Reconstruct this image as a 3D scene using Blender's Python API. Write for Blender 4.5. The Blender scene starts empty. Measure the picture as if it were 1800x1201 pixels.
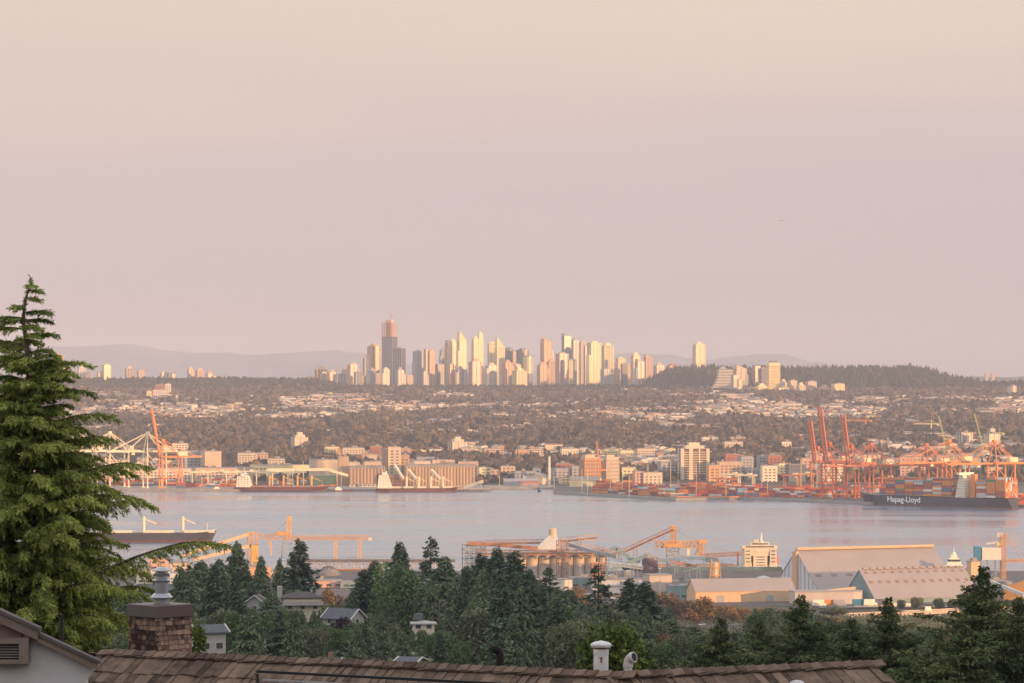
import bpy, math, random
import numpy as np
from mathutils import Vector, Matrix
random.seed(7); RNG = np.random.default_rng(11)
S = bpy.context.scene
C = S.collection
F = 6000.0; CX = 900.0; HY = 645.0; HC = 163.0     # focal length in photo pixels, horizon row, eye height
rad = math.radians
# ------------------------------------------------------------------ camera
cd = bpy.data.cameras.new('camera'); cam = bpy.data.objects.new('camera', cd); C.objects.link(cam)
cam.location = (0, 0, HC); cam.rotation_euler = (rad(90), 0, 0)
cd.sensor_width = 36; cd.lens = 36 * F / 1800; cd.shift_y = (HY - 600.5) / 1800
cd.clip_start = 1; cd.clip_end = 90000
S.camera = cam
# ------------------------------------------------------------------ light
SUN_EL, SUN_AZ = rad(5.0), rad(128)
W = bpy.data.worlds.new('World'); S.world = W; W.use_nodes = True
nt = W.node_tree; nt.nodes.clear()
out = nt.nodes.new('ShaderNodeOutputWorld')
sky = nt.nodes.new('ShaderNodeTexSky'); sky.sky_type = 'NISHITA'; sky.sun_disc = False
sky.sun_elevation = SUN_EL; sky.sun_rotation = SUN_AZ; sky.air_density = 1.0; sky.dust_density = 2.0
b1 = nt.nodes.new('ShaderNodeBackground'); b1.inputs[1].default_value = 0.15
b2 = nt.nodes.new('ShaderNodeBackground'); b2.inputs[1].default_value = 1.5
nt.links.new(sky.outputs[0], b1.inputs[0])
tc = nt.nodes.new('ShaderNodeTexCoord'); sep = nt.nodes.new('ShaderNodeSeparateXYZ')
nt.links.new(tc.outputs['Generated'], sep.inputs[0])
mp = nt.nodes.new('ShaderNodeMapRange'); mp.inputs[1].default_value = -0.02; mp.inputs[2].default_value = 0.38
# faint uneven thin cloud veil: stretches the elevation a little
nz = nt.nodes.new('ShaderNodeTexNoise'); nz.inputs['Scale'].default_value = 3.0; nz.inputs['Detail'].default_value = 3
mpp = nt.nodes.new('ShaderNodeMapping'); mpp.inputs['Scale'].default_value = (1, 1, 14)
nt.links.new(tc.outputs['Generated'], mpp.inputs[0]); nt.links.new(mpp.outputs[0], nz.inputs[0])
mz = nt.nodes.new('ShaderNodeMath'); mz.operation = 'MULTIPLY_ADD'; mz.inputs[1].default_value = 0.055
nt.links.new(nz.outputs[0], mz.inputs[0]); nt.links.new(sep.outputs[2], mz.inputs[2])
mz2 = nt.nodes.new('ShaderNodeMath'); mz2.operation = 'SUBTRACT'; mz2.inputs[1].default_value = 0.0275
nt.links.new(mz.outputs[0], mz2.inputs[0]); nt.links.new(mz2.outputs[0], mp.inputs[0])
ramp = nt.nodes.new('ShaderNodeValToRGB'); cr = ramp.color_ramp
def s2l(c):
    return tuple(((v / 255) / 12.92 if v / 255 <= .04045 else ((v / 255 + .055) / 1.055) ** 2.4) for v in c)
stops = [(0.0, (214, 194, 189)), (.052, (209, 190, 188)), (.105, (209, 191, 190)), (.175, (214, 195, 193)), (.25, (225, 205, 195)),
         (.325, (234, 213, 198)), (.5, (236, 222, 210)), (1.0, (205, 205, 214))]
while len(cr.elements) < len(stops): cr.elements.new(0.5)
for e, (p, c) in zip(cr.elements, stops): e.position = p; e.color = tuple(v * .78 / 1.5 for v in s2l(c)) + (1,)
cr.elements[6].color = (.74, .62, .55, 1); cr.elements[7].color = (.78, .74, .74, 1)
nt.links.new(mp.outputs[0], ramp.inputs[0]); nt.links.new(ramp.outputs[0], b2.inputs[0])
mr2 = nt.nodes.new('ShaderNodeMapRange'); mr2.inputs[1].default_value = .25; mr2.inputs[2].default_value = .75
mr2.inputs[3].default_value = 1.0; mr2.inputs[4].default_value = 0.6
nt.links.new(sep.outputs[2], mr2.inputs[0])
mx = nt.nodes.new('ShaderNodeMixShader')
nt.links.new(mr2.outputs[0], mx.inputs[0]); nt.links.new(b1.outputs[0], mx.inputs[1]); nt.links.new(b2.outputs[0], mx.inputs[2])
nt.links.new(mx.outputs[0], out.inputs[0])
sl = bpy.data.lights.new('sun', 'SUN'); sl.energy = 5.0; sl.angle = rad(0.6); sl.color = (1.0, 0.52, 0.21)
so = bpy.data.objects.new('sun', sl); C.objects.link(so)
sdir = Vector((math.sin(SUN_AZ) * math.cos(SUN_EL), math.cos(SUN_AZ) * math.cos(SUN_EL), math.sin(SUN_EL)))
so.rotation_euler = sdir.to_track_quat('Z', 'Y').to_euler(); so.location = (300, -250, 400)
S.view_settings.view_transform = 'Standard'; S.view_settings.look = 'None'; S.view_settings.gamma = 1; S.view_settings.exposure = 0.36
S.render.engine = 'CYCLES'
S.cycles.max_bounces = 6; S.cycles.diffuse_bounces = 3; S.cycles.glossy_bounces = 3; S.cycles.volume_bounces = 1
S.cycles.use_denoising = True
# ------------------------------------------------------------------ helpers
MATS = {}
def mat(name, col, rough=.75, var=.18, scale=.4, bump=0, metal=0, streak=False, coord='Object', spec=.3):
    """procedural material: base colour varied by noise of a real size (scale in 1/m)"""
    if name in MATS: return MATS[name]
    m = bpy.data.materials.new(name); m.use_nodes = True; n = m.node_tree; b = n.nodes['Principled BSDF']
    b.inputs['Roughness'].default_value = rough; b.inputs['Metallic'].default_value = metal
    b.inputs['Specular IOR Level'].default_value = spec
    t = n.nodes.new('ShaderNodeTexCoord'); k = n.nodes.new('ShaderNodeTexNoise'); k.inputs['Scale'].default_value = scale
    k.inputs['Detail'].default_value = 5; k.inputs['Roughness'].default_value = .65
    src = t.outputs[coord]
    if streak:
        q = n.nodes.new('ShaderNodeMapping'); q.inputs['Scale'].default_value = (1, 1, .12)
        n.links.new(src, q.inputs[0]); src = q.outputs[0]
    n.links.new(src, k.inputs[0])
    r = n.nodes.new('ShaderNodeValToRGB')
    r.color_ramp.elements[0].position = .3; r.color_ramp.elements[1].position = .7
    r.color_ramp.elements[0].color = tuple(c * (1 - var) for c in col) + (1,)
    r.color_ramp.elements[1].color = tuple(min(1, c * (1 + var)) for c in col) + (1,)
    n.links.new(k.outputs[0], r.inputs[0]); n.links.new(r.outputs[0], b.inputs['Base Color'])
    if bump:
        u = n.nodes.new('ShaderNodeBump'); u.inputs['Distance'].default_value = bump; u.inputs['Strength'].default_value = .6
        n.links.new(k.outputs[0], u.inputs['Height']); n.links.new(u.outputs[0], b.inputs['Normal'])
    MATS[name] = m; return m

class MB:
    """collects boxes, bars, tubes, then builds ONE mesh object"""
    def __init__(s): s.v = []; s.f = []; s.mi = []; s.cur = 0
    def face(s, pts):
        i = len(s.v); s.v += [tuple(p) for p in pts]; s.f.append(tuple(range(i, i + len(pts)))); s.mi.append(s.cur)
    def raw(s, vs, fs):
        i = len(s.v); s.v += [tuple(p) for p in vs]
        for f in fs: s.f.append(tuple(a + i for a in f)); s.mi.append(s.cur)
    def box(s, cx, cy, z0, w, d, h, rot=0, top=1.0):
        ca, sa = math.cos(rot), math.sin(rot); vs = []
        for z, k in ((z0, 1), (z0 + h, top)):
            for a, b in ((-1, -1), (1, -1), (1, 1), (-1, 1)):
                x, y = a * w / 2 * k, b * d / 2 * k
                vs.append((cx + x * ca - y * sa, cy + x * sa + y * ca, z))
        s.raw(vs, [(0, 3, 2, 1), (4, 5, 6, 7), (0, 1, 5, 4), (1, 2, 6, 5), (2, 3, 7, 6), (3, 0, 4, 7)])
    def bar(s, p, q, r, n=4, r2=None):
        p, q = Vector(p), Vector(q); ax = q - p
        if ax.length < 1e-6: return
        ax.normalize(); u = ax.cross(Vector((0, 0, 1)))
        if u.length < .01: u = Vector((1, 0, 0))
        u.normalize(); w = ax.cross(u); r2 = r if r2 is None else r2; vs = []
        for c, rr in ((p, r), (q, r2)):
            for k in range(n):
                a = 2 * math.pi * (k + .5) / n
                vs.append(c + (u * math.cos(a) + w * math.sin(a)) * rr)
        fs = [(k, (k + 1) % n, n + (k + 1) % n, n + k) for k in range(n)]
        fs += [tuple(reversed(range(n))), tuple(range(n, 2 * n))]
        s.raw(vs, fs)
    def path(s, pts, r, n=4, rr=None):
        for i in range(len(pts) - 1):
            s.bar(pts[i], pts[i + 1], r if rr is None else rr[i], n, None if rr is None else rr[i + 1])
    def lathe(s, cx, cy, prof, n=16):
        vs = []; m = len(prof)
        for r, z in prof:
            for k in range(n):
                a = 2 * math.pi * k / n; vs.append((cx + r * math.cos(a), cy + r * math.sin(a), z))
        fs = [(i * n + k, i * n + (k + 1) % n, (i + 1) * n + (k + 1) % n, (i + 1) * n + k) for i in range(m - 1) for k in range(n)]
        fs += [tuple(reversed(range(n))), tuple(range((m - 1) * n, m * n))]
        s.raw(vs, fs)
    def prism(s, poly, z0, z1):
        n = len(poly); vs = [(x, y, z0) for x, y in poly] + [(x, y, z1) for x, y in poly]
        s.raw(vs, [(k, (k + 1) % n, n + (k + 1) % n, n + k) for k in range(n)] + [tuple(reversed(range(n))), tuple(range(n, 2 * n))])
    def lattice(s, p, q, w, n, r, up=(0, 0, 1)):
        """four-chord lattice girder from p to q, w wide"""
        p, q = Vector(p), Vector(q); ax = (q - p).normalized(); up = Vector(up)
        u = ax.cross(up)
        if u.length < .01: u = ax.cross(Vector((1, 0, 0)))
        u.normalize(); v = u.cross(ax).normalized()
        cs = [(u * a + v * b) * w / 2 for a, b in ((-1, -1), (1, -1), (1, 1), (-1, 1))]
        for c in cs: s.bar(p + c, q + c, r)
        for i in range(n):
            a, b = p + (q - p) * i / n, p + (q - p) * (i + 1) / n
            for k in range(4):
                c1, c2 = cs[k], cs[(k + 1) % 4]
                if i % 2: c1, c2 = c2, c1
                s.bar(a + c1, b + c2, r * .65); s.bar(b + c1, b + c2, r * .65)
    def build(s, name, m, parent=None, loc=None, rot=0, smooth=False):
        me = bpy.data.meshes.new(name); me.from_pydata(s.v, [], s.f)
        ms = m if isinstance(m, (list, tuple)) else [m]
        for q in ms: me.materials.append(q)
        if len(ms) > 1: me.polygons.foreach_set('material_index', s.mi)
        if smooth: me.polygons.foreach_set('use_smooth', [True] * len(me.polygons))
        me.update()
        o = bpy.data.objects.new(name, me); C.objects.link(o)
        if parent: o.parent = parent
        if loc is not None: o.location = loc
        if rot: o.rotation_euler = (0, 0, rot)
        return o

def npmesh(name, v, f, mats, mi=None, attr=None, parent=None, smooth=False):
    me = bpy.data.meshes.new(name); n, k = f.shape
    me.vertices.add(len(v)); me.vertices.foreach_set('co', np.ascontiguousarray(v, dtype=np.float32).ravel())
    me.loops.add(n * k); me.loops.foreach_set('vertex_index', np.ascontiguousarray(f, dtype=np.int32).ravel())
    me.polygons.add(n); me.polygons.foreach_set('loop_start', np.arange(0, n * k, k, dtype=np.int32))
    for q in mats: me.materials.append(q)
    if mi is not None: me.polygons.foreach_set('material_index', np.ascontiguousarray(mi, dtype=np.int32))
    if attr is not None:
        a = me.attributes.new('tint', 'FLOAT', 'POINT'); a.data.foreach_set('value', np.ascontiguousarray(attr, dtype=np.float32))
    me.update(calc_edges=True)
    me.polygons.foreach_set('use_smooth', [smooth] * n)
    o = bpy.data.objects.new(name, me); C.objects.link(o)
    if parent: o.parent = parent
    return o

def tag(o, label=None, cat=None, group=None, kind=None):
    if label: o['label'] = label
    if cat: o['category'] = cat
    if group: o['group'] = group
    if kind: o['kind'] = kind
    return o
def thing(name, label, cat, loc=(0, 0, 0), rot=0, group=None):
    o = bpy.data.objects.new(name, None); C.objects.link(o); o.location = loc; o.rotation_euler = (0, 0, rot)
    o.empty_display_size = .5
    return tag(o, label, cat, group)
KIDS = {}
def dup(root, loc, rot=0, label=None, scale=None):
    r = root.copy(); C.objects.link(r); r.location = loc; r.rotation_euler = (0, 0, rot)
    if scale: r.scale = scale if isinstance(scale, tuple) else (scale,) * 3
    if label: r['label'] = label
    if root.name not in KIDS: KIDS[root.name] = [(c, list(c.children)) for c in root.children]
    for ch, gs in KIDS[root.name]:
        c = ch.copy(); C.objects.link(c); c.parent = r
        for g in gs:
            e = g.copy(); C.objects.link(e); e.parent = c
    return r
def X(px, d): return (px - CX) * d / F
def Z(py, d): return HC - (py - HY) * d / F
def P(px, py, d): return Vector((X(px, d), d, Z(py, d)))

# ------------------------------------------------------------------ ground
YT = np.array([-2600, -1500, -900, -600, -300, -60, -12, 0, 30, 45, 80, 150, 200, 500, 800, 1000, 1300, 1500, 1750, 2000, 2200, 2645, 2662, 2700, 3600, 4560, 4600, 5000, 5500, 6500, 7500, 8500, 9300, 9650, 10000, 10500, 12000, 16000, 50000.])
HT = np.array([325, 335, 346, 349, 258, 178, 160, 158.5, 152.5, 150.5, 146, 139, 134, 112, 92, 80, 58, 42, 27, 13, 4, 4, 3, -4, -8, -8, 3, 10, 20, 38, 57, 77, 92, 95, 95, 92, 60, 30, 22.])
def smooth(a, b, x):
    t = np.clip((x - a) / (b - a), 0, 1); return t * t * (3 - 2 * t)
def vnoise(x, y, s, seed=0):
    """value noise, period-free, about -1..1"""
    x = np.asarray(x, float) / s; y = np.asarray(y, float) / s
    xi = np.floor(x).astype(np.int64); yi = np.floor(y).astype(np.int64); fx = x - xi; fy = y - yi
    fx = fx * fx * (3 - 2 * fx); fy = fy * fy * (3 - 2 * fy)
    def h(a, b):
        q = (a * 374761393 + b * 668265263 + seed * 974634777) & 0x7fffffff
        q = ((q ^ (q >> 13)) * 1274126177) & 0x7fffffff
        return ((q ^ (q >> 16)) & 0xffff) / 32767.5 - 1
    return (h(xi, yi) * (1 - fx) + h(xi + 1, yi) * fx) * (1 - fy) + (h(xi, yi + 1) * (1 - fx) + h(xi + 1, yi + 1) * fx) * fy
def H(x, y):
    x = np.asarray(x, float); y = np.asarray(y, float)
    h = np.interp(y, YT, HT)
    px = CX + x * F / np.maximum(y, 300)
    rise = smooth(9330, 9640, y) * (1 - smooth(10050, 10500, y))
    r = 22 * (1 - smooth(520, 640, px)) + 46 * smooth(1120, 1190, px) * (1 - smooth(1600, 1720, px)) + 13 * smooth(1640, 1720, px)
    h = h + rise * r
    land = smooth(4620, 5100, y) * (1 - smooth(9000, 9500, y))
    h = h + land * (vnoise(x, y, 700, 3) * 5 + vnoise(x, y, 260, 5) * 2.5)
    near = smooth(250, 700, y) * (1 - smooth(1800, 2150, y))
    h = h + near * (vnoise(x, y, 240, 8) * 4)
    h = h + (1 - smooth(-500, -100, y)) * (vnoise(x, y, 500, 9) * 9 + vnoise(x, y, 120, 2) * 4)
    return h
def G(x, y): return float(H(x, y))
ys = np.unique(np.concatenate([np.linspace(-2600, -60, 60), np.linspace(-60, 300, 40), np.linspace(300, 2600, 90), [2645, 2662, 2700, 3000, 3600, 4200, 4560, 4600], np.linspace(4640, 10600, 150), np.linspace(10800, 16000, 20), np.linspace(17000, 46000, 16)]))
us = np.linspace(-1, 1, 221); us = np.sign(us) * (abs(us) * .35 + abs(us) ** 3 * .65)
UU, YY = np.meshgrid(us, ys); XX = UU * (5600 + .09 * YY)
gv = np.stack([XX, YY, H(XX, YY)], -1).reshape(-1, 3)
nr, nc = XX.shape; ii = (np.arange(nr - 1)[:, None] * nc + np.arange(nc - 1)[None]).ravel()
gf = np.stack([ii, ii + 1, ii + nc + 1, ii + nc], -1)
gm = mat('ground_earth', (.075, .07, .045), .95, .45, .02)
g = npmesh('ground', gv, gf, [gm], smooth=True); tag(g, 'wooded ground falling to the inlet and rising again beyond', kind='structure')
# ------------------------------------------------------------------ water
wm = bpy.data.materials.new('sea_water'); wm.use_nodes = True; n = wm.node_tree; b = n.nodes['Principled BSDF']
b.inputs['Base Color'].default_value = (.10, .16, .23, 1); b.inputs['Roughness'].default_value = .16; b.inputs['IOR'].default_value = 1.33
t = n.nodes.new('ShaderNodeTexCoord')
def _noise(sx, sy, det, rough=.6):
    q = n.nodes.new('ShaderNodeMapping'); q.inputs['Scale'].default_value = (sx, sy, 1); n.links.new(t.outputs['Object'], q.inputs[0])
    k = n.nodes.new('ShaderNodeTexNoise'); k.inputs['Scale'].default_value = 1; k.inputs['Detail'].default_value = det; k.inputs['Roughness'].default_value = rough
    n.links.new(q.outputs[0], k.inputs[0]); return k
fine = _noise(.16, .10, 6, .7); patch = _noise(.0013, .0085, 6); swell = _noise(.02, .012, 3)
bp = n.nodes.new('ShaderNodeBump'); bp.inputs['Distance'].default_value = 1.0; n.links.new(fine.outputs[0], bp.inputs['Height'])
mrp = n.nodes.new('ShaderNodeMapRange'); mrp.inputs[1].default_value = .44; mrp.inputs[2].default_value = .58; mrp.inputs[3].default_value = .03; mrp.inputs[4].default_value = 1.0
n.links.new(patch.outputs[0], mrp.inputs[0]); n.links.new(mrp.outputs[0], bp.inputs['Strength'])
bp2 = n.nodes.new('ShaderNodeBump'); bp2.inputs['Distance'].default_value = 1.2; bp2.inputs['Strength'].default_value = .12
n.links.new(swell.outputs[0], bp2.inputs['Height']); n.links.new(bp.outputs[0], bp2.inputs['Normal']); n.links.new(bp2.outputs[0], b.inputs['Normal'])
mr3 = n.nodes.new('ShaderNodeMapRange'); mr3.inputs[1].default_value = .35; mr3.inputs[2].default_value = .65; mr3.inputs[3].default_value = .12; mr3.inputs[4].default_value = .3
n.links.new(patch.outputs[0], mr3.inputs[0]); n.links.new(mr3.outputs[0], b.inputs['Roughness'])
w = MB(); w.face([(-5000, 2600, 0), (5000, 2600, 0), (5500, 4640, 0), (-5500, 4640, 0)])
tag(w.build('water', wm), 'calm inlet water reflecting the pink sky', kind='structure')
# ------------------------------------------------------------------ distant mountains (solid ridges, 27-33 km away)
def ridge(name, label, pts, d, thick, m):
    """pts: (photo x, photo y) of the crest; a solid range `thick` metres deep, jagged"""
    xs = np.linspace(pts[0][0], pts[-1][0], 140); yy = np.interp(xs, [p[0] for p in pts], [p[1] for p in pts])
    yy = yy - vnoise(xs, xs * 0, 17, 4) * 1.1 - vnoise(xs, xs * 0, 6, 5) * .5
    n = len(xs); rows = []
    for k, (dy, s) in enumerate(((-.5, 0), (-.28, .45), (-.1, .86), (0, 1), (.2, .8), (.5, 0))):
        x = (xs - CX) * d / F; z = 163 - (yy - HY) * d / F
        zz = 18 + (z - 18) * s + (vnoise(xs, xs * 0 + k, 9, 6) * 12 if 0 < s < 1 else 0)
        rows.append(np.stack([x, np.full(n, d + dy * thick), zz], -1))
    v = np.concatenate(rows); i = (np.arange(len(rows) - 1)[:, None] * n + np.arange(n - 1)[None]).ravel()
    f = np.stack([i, i + 1, i + n + 1, i + n], -1)
    tag(npmesh(name, v, f, [m], smooth=True), label, kind='structure')
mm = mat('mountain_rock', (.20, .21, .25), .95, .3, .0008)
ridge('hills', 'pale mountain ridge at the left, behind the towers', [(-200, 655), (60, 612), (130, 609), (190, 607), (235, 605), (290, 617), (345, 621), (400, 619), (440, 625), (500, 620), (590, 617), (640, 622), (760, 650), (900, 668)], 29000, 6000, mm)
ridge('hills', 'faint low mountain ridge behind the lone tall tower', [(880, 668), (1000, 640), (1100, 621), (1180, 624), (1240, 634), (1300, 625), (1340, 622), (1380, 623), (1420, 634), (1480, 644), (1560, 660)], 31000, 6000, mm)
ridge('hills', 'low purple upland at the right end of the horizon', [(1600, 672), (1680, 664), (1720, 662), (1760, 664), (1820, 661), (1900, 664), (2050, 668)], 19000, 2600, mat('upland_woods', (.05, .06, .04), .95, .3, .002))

# ------------------------------------------------------------------ towers
M_ = {}
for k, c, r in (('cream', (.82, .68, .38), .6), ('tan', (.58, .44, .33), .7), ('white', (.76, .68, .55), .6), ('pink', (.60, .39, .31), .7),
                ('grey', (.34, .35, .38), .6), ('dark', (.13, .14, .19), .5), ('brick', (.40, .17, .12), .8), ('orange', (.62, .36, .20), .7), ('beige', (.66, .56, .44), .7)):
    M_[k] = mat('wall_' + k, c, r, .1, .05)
glass = mat('tower_glass', (.10, .11, .14), .25, .2, .08, spec=.6); glassl = mat('tower_glass_pale', (.28, .27, .26), .3, .15, .08, spec=.6)
dark = mat('window_dark', (.07, .075, .09), .3, .3, .2, spec=.5)
roofg = mat('roof_grey', (.28, .27, .27), .8, .15, .1)
def tower(px0, px1, yt, d, style='slab', col='cream', label='', group=None, th=None, top='box', gl=None, name='residential_tower', base=None, fl=3.3, ratio=.85):
    th = rad(random.uniform(20, 30)) if th is None else rad(th)
    A = (px1 - px0) * d / F; w = A / (math.cos(th) + ratio * abs(math.sin(th))); dp = w * ratio
    x = X((px0 + px1) / 2, d); zb = G(x, d) - 4 if base is None else base
    zt = Z(yt, d); h = zt - zb
    r = thing(name, label, 'building' if h < 45 else 'tower', (x, d, zb), th, group)
    wm_ = M_[col]; gl = gl or (dark if col == 'dark' else random.choice((glass, glass, glassl)))
    if col == 'dark' and th > 0: th = rad(-22)
    b = MB()
    if style == 'round':
        b.lathe(0, 0, [(w * .5, 0), (w * .5, h)], 14); b.build('facade', gl, r)
        s = MB()
        for k in range(int(h / fl)): s.lathe(0, 0, [(w * .53, k * fl), (w * .53, k * fl + 1.5)], 14)
        s.build('balcony_bands', wm_, r)
    elif style == 'slab':
        b.box(0, 0, 0, w * .93, dp * .93, h); b.build('facade', gl, r)
        s = MB()
        for k in range(int(h / fl)): s.box(0, 0, k * fl, w * .985, dp * .985, 1.0)
        s.build('balcony_bands', wm_, r)
        s = MB(); nn = max(2, int(w / random.uniform(8, 12)))
        for i in range(nn + 1):
            xx = -w / 2 + w * i / nn
            ww = w * .12 if i in (0, nn) else w * random.choice((.05, .09, .14))
            for sy in (-1, 1): s.box(xx * .96, sy * dp * .49, 0, ww, .9, h + .4)
        for sy in (-.5, 0, .5):
            for sx in (-1, 1): s.box(sx * w * .49, sy * dp * .9, 0, .9, dp * .12, h + .2)
        s.build('piers', wm_, r)
        if h > 55 and random.random() < .7:
            hw_ = h * random.uniform(.74, .92); sx = random.choice((-1, 1)); ww = w * .3; s = MB(); s.box(sx * (w * .5 + ww * .3), -dp * .12, 0, ww, dp * .8, hw_)
            for k in range(0, int(hw_ / fl), 1): s.box(sx * (w * .5 + ww * .3), -dp * .12, k * fl, ww * 1.05, dp * .84, 1.0)
            s.build('side_wing', M_[random.choice((col, 'tan', 'grey', 'beige'))], r)
    elif style == 'curtain':
        b.box(0, 0, 0, w, dp, h); b.build('facade', gl, r)
        s = MB()
        for k in range(1, int(h / 7)): s.box(0, 0, k * 7, w * 1.01, dp * 1.01, .7)
        for i in range(5): s.box(-w / 2 + w * i / 4, -dp / 2, 0, .9, 1.0, h)
        s.build('mullions', wm_, r)
    else:   # 'wall': plain concrete with punched windows
        b.box(0, 0, 0, w, dp, h); b.build('walls', wm_, r)
        s = MB(); nx = max(2, int(w / 4.2)); ny = max(2, int(dp / 4.2)); nf = int(h / fl)
        for k in range(nf): s.box(0, 0, k * fl + .9, w + .3, dp + .3, 1.5)
        s.build('window_bands', dark, r); s = MB()
        for i in range(nx + 1): s.box(-w / 2 + i * w / nx, -dp / 2, 0, w / nx * .4, .7, h)
        for i in range(ny + 1):
            for sx in (-1, 1): s.box(sx * w / 2, -dp / 2 + i * dp / ny, 0, .72, dp / ny * .4, h)
        s.build('piers', wm_, r)
    c = MB()
    if top == 'flat' and h > 60 and style == 'slab': top = random.choice(('flat', 'box', 'step', 'step', 'slant'))
    if top == 'box': c.box(0, 0, h + .3, w * .55, dp * .5, max(3, h * .035))
    elif top == 'stair':
        for k in range(6): q = 1 - k * .15; c.box(-w / 2 + w * q / 2, 0, h + .3 + k * w * .2, w * q, dp * .9, w * .2)
    elif top == 'pyr': c.box(0, 0, h + .3, w * .86, dp * .86, w * .35, top=.35)
    elif top == 'step': c.box(0, 0, h + .3, w * .7, dp * .7, 4); c.box(0, 0, h + 4.3, w * .4, dp * .4, 4.5)
    elif top == 'arch': c.lathe(0, 0, [(w * .5, h), (w * .46, h + w * .12), (w * .32, h + w * .25), (w * .1, h + w * .3)], 12)
    elif top == 'slant': c.raw([(-w / 2, -dp / 2, h), (w / 2, -dp / 2, h), (w / 2, dp / 2, h), (-w / 2, dp / 2, h), (-w / 2, -dp / 2, h + w * .35), (-w / 2, dp / 2, h + w * .35)], [(0, 1, 4), (2, 3, 5), (0, 4, 5, 3), (1, 2, 5, 4), (0, 3, 2, 1)])
    elif top == 'flat': c.box(0, 0, h + .2, w * .99, dp * .99, 1.2); c.box(w * .1, 0, h + 1.4, w * .3, dp * .3, 2.5)
    c.build('roof_crown', wm_ if top != 'flat' else roofg, r)
    return r
ORD = ['first', 'second', 'third', 'fourth', 'fifth', 'sixth', 'seventh', 'eighth', 'ninth', 'tenth', 'eleventh', 'twelfth', 'thirteenth', 'fourteenth', 'fifteenth', 'sixteenth', 'seventeenth', 'eighteenth', 'nineteenth', 'twentieth']
def ordn(i):
    if i < 20: return ORD[i]
    return {2: 'twenty', 3: 'thirty', 4: 'forty', 5: 'fifty', 6: 'sixty', 7: 'seventy'}[(i + 1) // 10] + ('-' + ORD[(i + 1) % 10 - 1] if (i + 1) % 10 else 'th')
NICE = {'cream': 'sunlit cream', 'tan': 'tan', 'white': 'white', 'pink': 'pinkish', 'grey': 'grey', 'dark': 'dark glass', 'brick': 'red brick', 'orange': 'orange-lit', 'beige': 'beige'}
# left ridge row
ROW = [(94, 112, 625, 'orange', 'flat'), (113, 126, 652, 'pink', 'box'), (137, 150, 647, 'white', 'step'), (150, 160, 656, 'tan', 'flat'), (171, 179, 655, 'tan', 'flat'), (179, 195, 642, 'cream', 'box'), (220, 234, 648, 'tan', 'pyr'), (241, 255, 652, 'pink', 'box'),
       (281, 298, 655, 'white', 'box'), (300, 309, 657, 'grey', 'flat'), (329, 341, 650, 'tan', 'step'), (344, 358, 651, 'pink', 'pyr'), (362, 374, 657, 'orange', 'step'), (373, 380, 661, 'tan', 'flat'), (397, 420, 665, 'brick', 'flat')]
for i, (a, b_, yt, c, tp) in enumerate(ROW):
    tower(a, b_, yt, 9850 + (i % 3) * 60, 'slab', c, f'{NICE[c]} tower, {ordn(i)} from the left along the wooded left ridge', 'towers on the left ridge', top=tp)
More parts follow.
